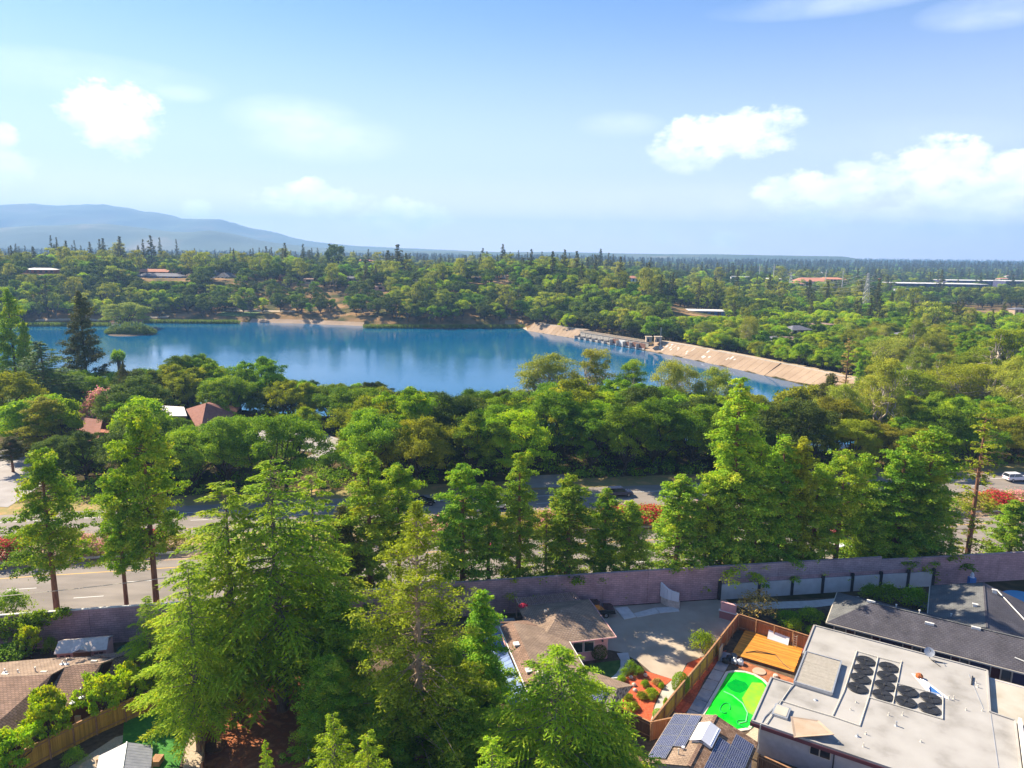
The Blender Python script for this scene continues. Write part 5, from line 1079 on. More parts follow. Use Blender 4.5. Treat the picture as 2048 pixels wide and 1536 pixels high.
# ------------------------------------------------------------------ solar roofed house
sh = thing('solar_roof_house', 'small gabled house with solar panels on both slopes at the bottom', 'house', FU, (-14.5, 56, 0))
rw_, rh, ez = 3.85, 1.25, 2.45; v0, v1 = 52.2, 60.0; ur = -14.5
for sg, m in ((-1, 'stucco_tan'), (1, 'shingle_check')):
    q = MB(); q.slab([(ur, v0, ez+rh), (ur, v1, ez+rh), (ur+sg*rw_, v1, ez), (ur+sg*rw_, v0, ez)], .14); part(sh, 'roof_slope', q, 'shingle_tan' if sg < 0 else 'shingle_check')
q = MB(); q.bar((ur, v0, ez+rh-.02), (ur, v1, ez+rh-.02), .3, .06); part(sh, 'ridge_cap', q, 'shingle_brown')
q = MB(); q.add([(ur-3.4, v0+.4, 0), (ur+3.4, v0+.4, 0), (ur+3.4, v0+.4, ez), (ur, v0+.4, ez+rh-.16), (ur-3.4, v0+.4, ez)], [(0, 1, 2, 3, 4)]); q.add([(ur-3.4, v1-.4, 0), (ur+3.4, v1-.4, 0), (ur+3.4, v1-.4, ez), (ur, v1-.4, ez+rh-.16), (ur-3.4, v1-.4, ez)], [(4, 3, 2, 1, 0)]); part(sh, 'gable_wall', q, 'stucco_lilac')
walls(sh, [(ur-3.4, v0+.45), (ur+3.4, v0+.45), (ur+3.4, v1-.45), (ur-3.4, v1-.45)], 0, ez-.02, 'stucco_lilac')
def pv(t, org, eu, ev, w, l, gapz=.09, nx=6, ny=10):
    """one solar panel: frame, cells and grid lines; org corner, eu/ev unit vectors"""
    n = eu.cross(ev).normalized(); n = n if n.z > 0 else -n; o_ = org+n*gapz
    q = MB(); q.slab([tuple(o_+n*.04), tuple(o_+n*.04+eu*w), tuple(o_+n*.04+eu*w+ev*l), tuple(o_+n*.04+ev*l)], .04); p_ = part(t, 'solar_panel', q, 'pv_frame')
    q = MB(); m_ = .03; q.add([tuple(o_+n*.044+eu*a+ev*b_) for a, b_ in ((m_, m_), (w-m_, m_), (w-m_, l-m_), (m_, l-m_))], [(0, 1, 2, 3)]); c = part(p_, 'cells', q, 'pv_cell')
    if c.data.polygons[0].normal.z < 0: c.data.flip_normals()
    q = MB()
    for i in range(1, nx): a = w*i/nx; q.add([tuple(o_+n*.047+eu*(a+d)+ev*b_) for d, b_ in ((-.009, m_), (.009, m_), (.009, l-m_), (-.009, l-m_))], [(0, 1, 2, 3)])
    for i in range(1, ny): a = l*i/ny; q.add([tuple(o_+n*.048+eu*b_+ev*(a+d)) for b_, d in ((m_, -.009), (w-m_, -.009), (w-m_, .009), (m_, .009))], [(0, 1, 2, 3)])
    part(p_, 'cell_lines', q, 'pv_line', kind=None)
for sg in (-1, 1):
    eu = Vector((sg*rw_, 0, -rh)).normalized(); ev = Vector((0, 1, 0)); sl = math.hypot(rw_, rh); top = Vector((ur, 0, ez+rh))
    if sg < 0:
        for k in range(4): pv(sh, top+eu*2.25+Vector((0, 52.75+1.72*k, 0)), eu, ev, 1.62, 1.68, nx=10, ny=10)
        for k in range(3): pv(sh, top+eu*1.18+Vector((0, 54.6+1.66*k, 0)), eu, ev, 1.03, 1.62)
    else:
        for k in range(4): pv(sh, top+eu*2.15+Vector((0, 52.3+1.72*k, 0)), eu, ev, 1.68, 1.68, nx=10, ny=10)
        for k in range(3): pv(sh, top+eu*1.05+Vector((0, 52.3+1.72*k, 0)), eu, ev, 1.05, 1.68)
q = MB(); q.slab([(ur, 55.4, ez+rh+.42), (ur, 58.2, ez+rh+.42), (ur-1.0, 58.2, ez+rh-.05), (ur-1.0, 55.4, ez+rh-.05)], .05); q.slab([(ur, 55.4, ez+rh+.42), (ur, 58.2, ez+rh+.42), (ur+.95, 58.2, ez+rh-.0), (ur+.95, 55.4, ez+rh-.0)], .05); q.box(ur-.8, 55.5, ez+.6, ur+.8, 58.1, ez+rh+.1); part(sh, 'ridge_skylight', q, 'plastic_white')
q = MB(); q.tube([(ur-1.35, 53.6, ez+.7), (ur-1.35, 53.6, ez+1.4)], .06, 6); part(sh, 'vent_pipe', q, 'pipe_white'); q = MB(); q.cbox((ur-1.2, 54.35, ez+1.05), (.25, .25, .18)); part(sh, 'roof_vent', q, 'plastic_white')
# solar water tiles strip at its wall foot is out of sight

# ------------------------------------------------------------------ dark roofed house
dh = thing('dark_roof_house', 'long house with charcoal shingle roof and a purple window wall', 'house', FU, (2, 90, 0))
e0, e1, rv, rz_, ez = 85.1, 94.0, 89.4, 4.75, 3.0
def quad(t, name, pts, th, m): q = MB(); q.slab(pts, th); return part(t, name, q, m)
quad(dh, 'roof_slope', [(-8.7, e0, ez), (17, e0, ez), (17, rv, rz_), (-4.6, rv, rz_)], .14, 'shingle_grey')
quad(dh, 'roof_slope', [(-8.7, e0, ez), (-4.6, rv, rz_), (-8.7, e1, ez)], .14, 'shingle_slate')
quad(dh, 'roof_slope', [(-8.7, e1, ez), (-4.6, rv, rz_), (17, rv, rz_), (17, e1, ez)], .14, 'shingle_grey')
# cross wing with gable
wu0, wu1, wr, wv1, wz = 1.3, 12.6, 6.9, 102.6, 4.95
quad(dh, 'wing_slope', [(wu0, wv1, 3.05), (wu0, 91.8, 3.05), (wr-2.2, 89.2, 4.62), (wr, 89.6, wz), (wr, wv1, wz)], .12, 'shingle_slate')
quad(dh, 'wing_slope', [(wr, wv1, wz), (wr, 89.6, wz), (wu1, 86.2, 3.3), (wu1, wv1, 3.1)], .12, 'shingle_grey')
q = MB(); q.bar((wr, 89.6, wz), (wr, wv1, wz), .2, .05); part(dh, 'ridge_cap', q, 'shingle_grey'); q = MB(); q.bar((-4.6, rv, rz_), (17, rv, rz_), .22, .05); part(dh, 'ridge_cap', q, 'shingle_slate')
for a, b_ in (((wu0-.02, 91.8, 3.0), (wr-2.2, 89.25, 4.6)), ((8.3, 101.9, 4.62), (13.2, 91.5, 3.2)), ((9.4, 86.6, 3.7), (13, 85.8, 3.3))):
    q = MB(); q.tube([a, b_], .07, 5); part(dh, 'flashing', q, 'trim_white')
for a, b_ in (((-8.75, e0-.05, ez-.2), (17, e0-.05, ez-.2)), ((-8.75, e0, ez-.2), (-8.75, e1, ez-.2)), ((wu0-.05, 91.9, 2.85), (wu0-.05, wv1, 2.85))): q = MB(); q.bar(a, b_, .1, .16); part(dh, 'gutter', q, 'trim_cream')
walls(dh, [(-8.0, 85.75), (16, 85.75), (16, 93.4), (-8.0, 93.4)], 0, 2.84, 'stucco_navy'); walls(dh, [(wu0+.5, 93.5), (wu1-.5, 93.5), (wu1-.5, 102.0), (wu0+.5, 102.0)], 0, 3.0, 'stucco_navy')
pat = [(-7.3, -6.0, 'w'), (-6.0, -5.1, 'm'), (-5.1, -3.3, 'g'), (-3.3, -2.5, 'm'), (-2.5, -.2, 'n'), (-.2, .7, 'm'), (.7, 1.6, 'g'), (1.6, 4.4, 'n'), (4.4, 5.2, 'm'), (5.2, 6.1, 'g'), (6.1, 8.0, 'n'), (8.0, 8.9, 'm'), (8.9, 9.9, 'g'), (9.9, 15.8, 'n')]
for a, b_, k in pat:
    a -= .6; b_ -= .6
    if k in 'gw': q = MB(); q.box(a+.05, 85.56, .7, b_-.05, 85.62, 2.7); w_ = part(dh, 'window', q, 'trim_cream'); q = MB(); q.box(a+.1, 85.54, .76, b_-.1, 85.56, 2.64); part(w_, 'pane', q, 'glass_grey')
    elif k == 'm': q = MB(); q.box(a+.05, 85.58, .1, b_-.05, 85.63, 2.75); part(dh, 'panel', q, 'panel_maroon')
    q = MB(); q.box(a-.05, 85.4, .0, a+.05, 85.54, 2.82); part(dh, 'mullion', q, 'trim_cream')
for u, v, z, k in ((-2.0, 90.2, 4.5, 'p'), (.4, 89.9, 4.6, 'p'), (1.5, 88.3, 4.35, 'b'), (3.6, 92.9, 3.75, 'p'), (5.9, 95.3, 4.6, 'h'), (5.9, 89.2, 4.72, 'b'), (8.0, 100.7, 4.7, 'h'), (-4.6, 89.5, 4.8, 'b')):
    q = MB()
    if k == 'p': q.tube([(u, v, z-.2), (u, v, z+.35)], .06, 6); q.lathe((u, v, z+.33), [(.11, 0), (.11, .08), (.02, .12)], 8)
    elif k == 'b': q.box(u-.45, v-.12, z-.1, u+.45, v+.12, z+.16)
    else: q.box(u-.22, v-.1, z-.3, u+.22, v+.1, z+.3); q.box(u-.3, v-.16, z+.3, u+.3, v+.16, z+.38)
    part(dh, 'roof_vent', q, 'trim_white')
cn = thing('covered_post', 'narrow pale blue wrapped post standing before the sound wall', 'post', F0, (*G(1940, 1182), 0)); x, y = G(1940, 1186)
q = MB(); q.box(x-.42, y-.3, 0, x+.42, y+.3, 2.3); part(cn, 'wrap', q, 'tarp_blue'); q = MB(); q.lathe((x, y, 2.3), [(.32, 0), (.22, .14), (.2, .35), (.28, .38)], 8); part(cn, 'neck', q, 'plastic_white'); q = MB(); q.lathe((x, y, 2.7), [(.15, 0), (.15, .25)], 8); part(cn, 'cap', q, 'plastic_white')
q = MB(); x, y = G(2048, 1204); q.lathe((x, y, 0), [(2.6, 0), (2.7, .35), (2.6, .42)], 24); bp_ = thing('paddling_pool', 'round blue paddling pool behind the dark roofed house', 'pool', F0, (x, y, 0)); part(bp_, 'rim', q, 'plastic_blue'); q = MB(); q.lathe((x, y, .42), [(2.5, 0), (2.5, .02)], 24); part(bp_, 'pool_water', q, 'blue_pool')

# ------------------------------------------------------------------ pink house
ph = thing('pink_house', 'pink stucco house with a brown hipped roof beside the driveway', 'house', FW, (23, 70, 0))
def hip(t, a0, b0, a1, b1, ze, zr, r0, r1, m, mside=None):
    quad(t, 'roof_slope', [(a0, b0, ze), (a1, b0, ze), (*r1, zr), (*r0, zr)], .14, m); quad(t, 'roof_slope', [(a1, b1, ze), (a0, b1, ze), (*r0, zr), (*r1, zr)], .14, m)
    quad(t, 'roof_slope', [(a0, b1, ze), (a0, b0, ze), (*r0, zr)], .14, mside or m); quad(t, 'roof_slope', [(a1, b0, ze), (a1, b1, ze), (*r1, zr)], .14, mside or m)
hip(ph, 19.7, 68.6, 28.7, 77.6, 2.95, 4.45, (23.9, 73.2), (24.6, 73.2), 'shingle_tan')
quad(ph, 'roof_slope', [(17.7, 71.8, 4.2), (17.7, 62.4, 4.2), (23.3, 62.4, 2.98), (23.3, 69.5, 2.98), (20.5, 71.5, 3.6)], .12, 'shingle_tan')
quad(ph, 'roof_slope', [(17.7, 72.0, 4.2), (16.3, 72.3, 3.65), (16.3, 58.4, 3.65), (17.7, 58.6, 4.2)], .12, 'shingle_brown')
quad(ph, 'roof_slope', [(17.7, 71.8, 4.2), (20.5, 71.6, 3.6), (19.9, 74.2, 3.0), (16.5, 74.2, 3.1)], .12, 'shingle_brown')
q = MB(); q.bar((16.22, 72.3, 3.58), (16.22, 58.2, 3.58), .1, .14); part(ph, 'gutter', q, 'trim_white'); q = MB(); q.bar((23.36, 62.4, 2.86), (23.36, 69.6, 2.86), .08, .12); part(ph, 'gutter', q, 'trim_white'); q = MB(); q.bar((19.7, 68.52, 2.84), (28.75, 68.52, 2.84), .08, .13); part(ph, 'fascia', q, 'stucco_pink'); q = MB(); q.bar((28.78, 68.5, 2.84), (28.78, 77.7, 2.84), .08, .13); part(ph, 'fascia', q, 'stucco_pink')
walls(ph, [(20.3, 69.3), (28.0, 69.3), (28.0, 77.0), (20.3, 77.0)], 0, 2.82, 'stucco_pink'); walls(ph, [(16.9, 59), (22.8, 62.8), (22.8, 69.2), (20.2, 72), (16.9, 73.5)], 0, 2.85, 'stucco_pink')
for a in (23.9, 25.2): q = MB(); q.box(a, 69.10, 1.2, a+1.2, 69.17, 2.5); w_ = part(ph, 'window', q, 'trim_white'); q = MB(); q.box(a+.07, 69.07, 1.27, a+1.13, 69.10, 2.43); part(w_, 'pane', q, 'glass_dark')
q = MB(); q.lathe((27.4, 69.12, 2.3), [(.1, -.1), (.12, .0), (.06, .1)], 8); part(ph, 'wall_lamp', q, 'metal_dark')
for a, b_ in ((17.05, 67.6), (17.1, 62.6)): q = MB(); q.box(a-.3, b_-.35, 4.0, a+.3, b_+.35, 4.16); part(ph, 'skylight', q, 'trim_white')
for a, b_, h in ((17.7, 61.7, .5), (18.3, 61.4, .8), (17.6, 60.2, .35), (22.0, 73.6, .2)): q = MB(); q.cbox((a, b_, 4.2), (.3, .3, h)); part(ph, 'roof_vent', q, 'trim_cream')
# southern wing, turned with the neighbouring plots
pw2 = thing('pink_house_wing', 'end of the pink house with tiled slope and a blue solar panel', 'house wing', FU, (-28, 58, 0))
quad(pw2, 'roof_slope', [(-34, 61.2, 2.98), (-23.0, 61.2, 2.98), (-23.6, 58.6, 3.95), (-32, 58.6, 4.15)], .12, 'shingle_tan'); quad(pw2, 'roof_slope', [(-34, 55.6, 2.7), (-32, 58.6, 4.13), (-23.6, 58.6, 3.93), (-23.4, 56.2, 2.85)], .12, 'tile_grey')
quad(pw2, 'roof_slope', [(-23.0, 61.2, 2.96), (-23.4, 56.2, 2.83), (-23.65, 58.6, 3.90)], .10, 'tile_grey')
walls(pw2, [(-33.4, 56.2), (-24.1, 56.8), (-23.9, 60.6), (-33.4, 60.6)], 0, 2.75, 'stucco_pink')
ev = Vector((-.02, -1.0, -.47)).normalized(); eu = Vector((1, .05, 0)).normalized()
for k in range(2): pv(pw2, Vector((-26.9+1.3*k, 58.1, 3.85)), eu, ev, 1.2, 1.75)
q = MB(); q.box(-24.02, 58.0, 0, -23.9, 58.9, 2.1); part(pw2, 'door', q, 'metal_dark')
# blue roofed patio on the far side
bpat = thing('patio_cover', 'blue corrugated patio cover along the pink house', 'patio cover', FW, (15.5, 65, 0)); mat('corrugated_blue', (.11, .19, .42), (.18, .27, .52), scale=1.5, rough=.35, spec=.6, orand=.1)
for k in range(18):
    b_ = 59.2+.72*k; q = MB(); q.slab([(16.15, b_, 3.2), (16.15, b_+.66, 3.2), (14.3, b_+.66, 2.55), (14.3, b_, 2.55)], .03); part(bpat, 'roof_sheet', q, 'corrugated_blue')
for b_ in (59.3, 65.5, 71.8): q = MB(); q.cbox((14.4, b_, 1.25), (.12, .12, 2.5)); part(bpat, 'post', q, 'rail_wood')
q = MB(); q.bar((14.1, 59.2, 2.3), (14.1, 72.2, 2.3), .12, .16); part(bpat, 'beam', q, 'rail_wood')
# slatted pergola by the wall
pg = thing('slatted_pergola', 'pergola with many thin pinkish slats between pink house and sound wall', 'pergola', FW, (24, 79.2, 0)); mat('slat_pink', (.42, .27, .22), (.52, .36, .30), scale=4, rough=.85, orand=.12)
for k in range(33): a = 20.1+7.6*k/32; q = MB(); q.box(a-.05, 78.0, 2.55, a+.05, 80.4, 2.67); part(pg, 'slat', q, 'slat_pink')
for b_ in (78.1, 79.2, 80.3): q = MB(); q.bar((20, b_, 2.4), (27.8, b_, 2.4), .1, .145); part(pg, 'beam', q, 'slat_pink')
for a in (20.2, 24, 27.6): q = MB(); q.cbox((a, 80.2, 1.2), (.12, .12, 2.4)); part(pg, 'post', q, 'slat_pink')
sheet('court_paving', W_([(13.5, 73.5), (19.6, 73.2), (19.9, 80.2), (14, 81)]), .03, 'concrete')
q = MB(); a, b_, _ = FW.w(17.8, 76.4); q.lathe((a, b_, 0), [(.42, 0), (.5, .9), (.46, .95), (.1, 1.0)], 12); solo('blue_barrel', 'dark blue barrel beside the pergola end', 'barrel', q, 'plastic_blue', F0, (a, b_, 0))
a, b_, _ = FW.w(20.3, 77.3); dd = thing('red_parasol', 'small folded dark red parasol disc over the roof corner by the pergola', 'parasol', F0, (a, b_, 0)); q = MB(); q.tube([(a, b_, 0), (a, b_, 3.3)], .04, 6); part(dd, 'pole', q, 'metal_dark'); q = MB(); q.lathe((a, b_, 3.1), [(.62, 0), (.45, .16), (.05, .3)], 12); part(dd, 'canopy', q, 'red_plastic')
q = MB(); q.cbox((*FW.w(37.4, 81.0)[:2], .1), (.5, .35, .2)); solo('white_stone', 'small white lump on the bare ground before the pink wall', 'stone', q, 'plastic_white', F0, (*FW.w(37.4, 81.0)[:2], 0))

# ------------------------------------------------------------------ brown shingle house (lower left)
bh = thing('brown_shingle_house', 'brown shingled house with stepped gables and pale skylights beside the golden fence', 'house', F0, (-48, 52, 0))
def P3(x, y, z): return G3(x, y, z)
def zl(x, y, z): return G3(x/4.5725, 1200+y/4.5725, z)
def face(t, name, pts, m, th=.14): q = MB(); q.slab(pts, th); return part(t, name, q, m)
R1a, R1b = zl(-900, 740, 4.3), zl(470, 680, 4.3); R1c = zl(580, 620, 4.3); 
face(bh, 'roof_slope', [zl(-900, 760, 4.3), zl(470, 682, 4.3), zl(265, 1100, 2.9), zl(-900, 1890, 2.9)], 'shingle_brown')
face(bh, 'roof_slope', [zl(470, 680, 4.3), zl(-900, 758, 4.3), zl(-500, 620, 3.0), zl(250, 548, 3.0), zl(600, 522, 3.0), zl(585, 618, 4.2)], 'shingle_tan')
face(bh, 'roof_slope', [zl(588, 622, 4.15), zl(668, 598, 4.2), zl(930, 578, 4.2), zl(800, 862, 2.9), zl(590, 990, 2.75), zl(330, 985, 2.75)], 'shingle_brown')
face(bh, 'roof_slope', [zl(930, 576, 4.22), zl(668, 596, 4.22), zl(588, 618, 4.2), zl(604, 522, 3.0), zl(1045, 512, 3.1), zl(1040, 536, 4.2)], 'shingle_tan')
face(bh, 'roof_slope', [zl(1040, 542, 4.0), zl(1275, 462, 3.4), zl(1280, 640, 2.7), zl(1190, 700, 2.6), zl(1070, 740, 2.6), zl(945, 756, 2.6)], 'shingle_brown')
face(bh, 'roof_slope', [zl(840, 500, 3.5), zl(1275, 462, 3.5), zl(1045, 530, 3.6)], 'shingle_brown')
for a, b_ in ((zl(470, 690, 4.15), zl(265, 1108, 2.75)), (zl(265, 1108, 2.75), zl(-900, 1900, 2.75)), (zl(930, 590, 4.05), zl(812, 860, 2.8)), (zl(800, 868, 2.75), zl(590, 998, 2.62)), (zl(945, 762, 2.5), zl(1190, 706, 2.5))):
    q = MB(); q.slab([a, b_, (b_[0]+.12, b_[1]-.05, b_[2]), (a[0]+.12, a[1]-.05, a[2])], .2); part(bh, 'verge_board', q, 'metal_dark' if a[2] > 3 else 'trim_white')
def inset(p, dx, dy): return (p[0]+dx, p[1]+dy)
wl_ = [inset(zl(-900, 1890, 2.8), -.6, .5), inset(zl(265, 1100, 2.8), -.6, .5), inset(zl(330, 985, 2.75), -.5, .5), inset(zl(590, 990, 2.75), -.5, .4), inset(zl(800, 862, 2.75), -.5, .4), inset(zl(950, 760, 2.6), -.2, .4), inset(zl(1240, 690, 2.6), -.3, .3), inset(zl(1240, 500, 3), 0, -.3), inset(zl(250, 560, 3), 0, -.4), inset(zl(-500, 640, 3), 0, -.4)]
walls(bh, wl_, 0, 2.55, 'stucco_brown')
for x, y, w, h in ((140, 745, .55, .5), (340, 730, .5, .5), (400, 662, .6, .25), (860, 563, .6, .25), (45, 685, .7, .25)):
    c = zl(x, y, 4.02); q = MB(); q.box(c[0]-w/2, c[1]-h/2, c[2]-.1, c[0]+w/2, c[1]+h/2, c[2]+.12); part(bh, 'skylight', q, 'trim_cream')
for x, y, h in ((25, 860, .7), (745, 885, .9), (660, 935, .15), (365, 820, .15), (325, 655, .5), (165, 665, .35), (45, 655, .3), (610, 580, .5), (570, 578, .25)):
    c = zl(x, y, 3.2 if y > 800 else 4.0); q = MB(); q.tube([(c[0], c[1], c[2]-.3), (c[0], c[1], c[2]+h)], .06, 6); q.lathe((c[0], c[1], c[2]-.05), [(.25, 0), (.12, .06)], 8); part(bh, 'vent_pipe', q, 'metal_grey' if h > .2 else 'trim_white')
cs = [zl(0, 865, 3.42), zl(120, 866, 3.42), zl(250, 852, 3.42), zl(365, 818, 3.42)]; q = MB(); q.tube([(a, b_, c+.02) for a, b_, c in cs], .04, 5); part(bh, 'cable_conduit', q, 'trim_cream')
q = MB(); c = zl(712, 1090, 1.2); q.cbox(c, (.5, .2, .7)); part(bh, 'meter_box', q, 'trim_cream')
# garden shed
gs = thing('garden_shed', 'pinkish playhouse shed with pale roof and brown doors before the ivy wall', 'shed', FW, (-28, 80.5, 0))
quad(gs, 'roof_slope', [(-30.9, 79.0, 2.3), (-25.7, 78.8, 2.3), (-25.9, 80.3, 2.95), (-30.9, 80.5, 2.95)], .08, 'shed_roof'); quad(gs, 'roof_slope', [(-30.9, 82.0, 2.3), (-25.9, 81.8, 2.3), (-25.9, 80.32, 2.94), (-30.9, 80.52, 2.94)], .08, 'shed_roof')
quad(gs, 'dormer_roof', [(-29.2, 78.7, 2.35), (-28.3, 78.6, 2.75), (-28.3, 80.3, 2.98), (-29.2, 80.3, 2.75)], .06, 'shed_roof'); quad(gs, 'dormer_roof', [(-27.35, 78.7, 2.35), (-28.28, 78.6, 2.75), (-28.28, 80.3, 2.98), (-27.35, 80.3, 2.75)], .06, 'shed_roof')
q = MB(); q.box(-30.7, 79.2, 0, -25.95, 81.7, 2.25); part(gs, 'wall', q, 'stucco_pink'); q = MB(); q.box(-29.1, 79.1, 0, -27.4, 79.18, 2.3); part(gs, 'door', q, 'stucco_brown')
for a in (-30.4, -29.8, -27.1, -26.6): q = MB(); q.box(a, 79.12, 1.3, a+.38, 79.18, 1.9); part(gs, 'window', q, 'panel_maroon')
a, b_, _ = FW.w(-24.5, 81.2); q = MB(); q.lathe((a, b_, 0), [(.95, 0), (1.0, .5), (.97, .9), (.85, .92), (.8, .75), (.05, .7)], 18); solo('fire_pit_tank', 'round dark green water tank beside the garden shed', 'tank', q, 'plastic_teal', F0, (a, b_, 0))
q = MB(); a, b_, _ = FW.w(-23.6, 80.6); q.tube([(a, b_, 0), (a+.1, b_, .5), (a+.4, b_-.2, .55), (a+.45, b_-.25, 0)], .05, 5); q.tube([(a, b_+.4, 0), (a, b_+.4, .5), (a+.4, b_-.2, .55)], .05, 5); solo('garden_chair', 'small pale chair frame beside the round tank', 'chair', q, 'trim_white', F0, (a, b_, 0))
# grey roofed pavilion
gz = thing('garden_pavilion', 'garden pavilion with a grey ribbed metal roof on the turf', 'pavilion', F0, (*G(245, 1530), 0))
A, B_, C_, D_, E_, F_ = zl(1160, 1300, 3.0), zl(1105, 1640, 3.0), zl(905, 1425, 2.4), zl(860, 1660, 2.4), zl(1400, 1330, 2.4), zl(1370, 1660, 2.4)
def lerp(a, b_, t): return tuple(a[i]+(b_[i]-a[i])*t for i in range(3))
n = 13
for (p, p2, r_, r2) in ((A, B_, C_, D_), (A, B_, E_, F_)):
    for k in range(n):
        t0, t1 = k/n, (k+.93)/n; q = MB(); q.slab([lerp(p, p2, t0), lerp(r_, r2, t0), lerp(r_, r2, t1), lerp(p, p2, t1)], .03); part(gz, 'roof_sheet', q, 'metal_roof')
    q = MB(); q.slab([(a, b_, c-.06) for a, b_, c in (p, r_, r2, p2)], .03); part(gz, 'roof_deck', q, 'metal_roof')
q = MB(); q.tube([A, B_], .08, 6); part(gz, 'ridge_cap', q, 'metal_grey')
for c in (C_, D_, E_, F_): q = MB(); q.cbox((c[0]*.97-1.0, c[1]*.985+.5, 1.15), (.15, .15, 2.3)); part(gz, 'post', q, 'rail_wood')
q = MB(); c = zl(1440, 1490, 0); q.box(c[0]-.4, c[1]-.5, 0, c[0]+.4, c[1]+.5, .5); solo('wooden_box', 'small light wooden box beside the pavilion on the turf', 'box', q, 'rail_wood', F0, (c[0], c[1], 0))
q = MB(); c = G(432, 1500); q.lathe((*c, 0), [(.95, .38), (1.0, .42), (.95, .48), (.6, .48)], 20); q.lathe((*c, 0), [(.62, 0), (.62, .38)], 12); solo('tree_bench', 'round dark bench wrapped around a cedar trunk', 'bench', q, 'board_brown', F0, (*c, 0))
# ------------------------------------------------------------------ dam
mat('spill_concrete', (.30, .27, .24), (.42, .38, .33), scale=.5, rough=.9, detail=9, c3=(.5, .46, .4)); mat('rust_steel', (.20, .09, .06), (.28, .14, .09), scale=2, rough=.8)
crest_px = [(1061, 645), (1165, 661), (1306, 686), (1348, 690), (1440, 708), (1560, 732), (1666, 753), (1705, 762)]
wline_px = [(1053, 661), (1151, 677), (1288, 701), (1348, 712), (1461, 736), (1567, 760), (1650, 781), (1690, 792)]
CRz = -.2
cr_ = [Vector((*G(x, y, CRz), CRz)) for x, y in crest_px]; wl0 = [Vector((*G(x, y, WATER_Z), WATER_Z)) for x, y in wline_px]
# a straight crest through the first and last points keeps the slope even
a_, b_ = wl0[0], wl0[-1]
dam = thing('dam', 'long pale earth dam with a concrete faced slope along the far right lake edge', 'dam', F0, (60, 380, WATER_Z))
def seg(t0, t1, n, l, off_in=0, off_out=0): pass
def chain(pts, s):
    L = [0]
    for i in range(1, len(pts)): L.append(L[-1]+(pts[i]-pts[i-1]).length)
    s = min(max(s, 0), L[-1])
    for i in range(1, len(pts)):
        if s <= L[i]+1e-9: return pts[i-1].lerp(pts[i], (s-L[i-1])/(L[i]-L[i-1]))
wlen = sum((wl0[i]-wl0[i-1]).length for i in range(1, len(wl0)))
spill0 = (wl0[1]-wl0[0]).length; spill1 = spill0+(wl0[2]-wl0[1]).length
def side_n(s):
    d = (chain(wl0, s+1)-chain(wl0, s-1)).normalized(); return Vector((-d.y, d.x, 0))*(1 if (-d.y*0+d.x) > 0 else -1)
SW_ = 8.2
s = 0.0; step = 4.2
while s < wlen-1:
    e = min(s+step, wlen)
    if s < spill0 < e: e = spill0
    if s < spill1 < e: e = spill1
    if not (spill0-.1 <= s < spill1-.1):
        p, q_ = chain(wl0, s), chain(wl0, e); n0, n1_ = side_n(s+.01), side_n(e-.01); sw = SW_*.75 if s < spill0 else SW_*(1.0 if s < wlen*.8 else 1.1)
        g = (q_-p).normalized()*.06
        Q = MB(); Q.slab([tuple(p-n0*1.5+Vector((0, 0, -.9))+g), tuple(q_-n1_*1.5+Vector((0, 0, -.9))-g), tuple(q_+n1_*sw+Vector((0, 0, CRz-WATER_Z)) -g), tuple(p+n0*sw+Vector((0, 0, CRz-WATER_Z))+g)], .3); part(dam, 'slope_slab', Q, 'dam_slab')
        for nm, a, b2, z, m in (('kerb', sw+.02, sw+.4, CRz+.25, 'concrete'), ('crest_path', sw+.42, sw+4.6, CRz+.05, 'dam_stain'), ('back_slope', sw+4.62, sw+11.5, None, 'dry_grass')):
            Q = MB(); zb = WATER_Z if z is None else z
            v = [p+n0*a, q_+n1_*a, q_+n1_*b2, p+n0*b2]; top = [(v[0].x, v[0].y, CRz+.03 if z is None else z), (v[1].x, v[1].y, CRz+.03 if z is None else z), (v[2].x, v[2].y, -4.2 if z is None else z), (v[3].x, v[3].y, -4.2 if z is None else z)]
            Q.slab(top, .5 if z is None else z-WATER_Z+1.5); part(dam, nm, Q, m)
    s = e
# chalk patches painted on the slabs
rg = np.random.default_rng(8); k = 0
for s0, n_, wd in ((spill1+4, 16, 26), (spill1+36, 5, 10), (spill1+54, 3, 5)):
    for i in range(n_):
        s = s0+rg.random()*wd; p = chain(wl0, s); n0 = side_n(s); u_ = .35+.5*rg.random(); d = (chain(wl0, s+1)-p).normalized(); L = .6+rg.random()*1.8
        base_ = p+n0*(SW_*u_)+Vector((0, 0, (CRz-WATER_Z)*u_+.02+ .9*0)); sl = (n0*(SW_+1.5)+Vector((0, 0, CRz-WATER_Z+.9))).normalized()
        base_ = p-n0*1.5+Vector((0, 0, -.9))+sl*((SW_+1.5)*1.16*u_)+Vector((0, 0, .05)); w2 = .25+.9*rg.random()
        Q = MB(); Q.slab([tuple(base_), tuple(base_+d*w2), tuple(base_+d*w2*1.2+sl*L), tuple(base_+sl*L*.9+d*.1)], .03); part(dam, 'chalk_mark', Q, 'chalk')
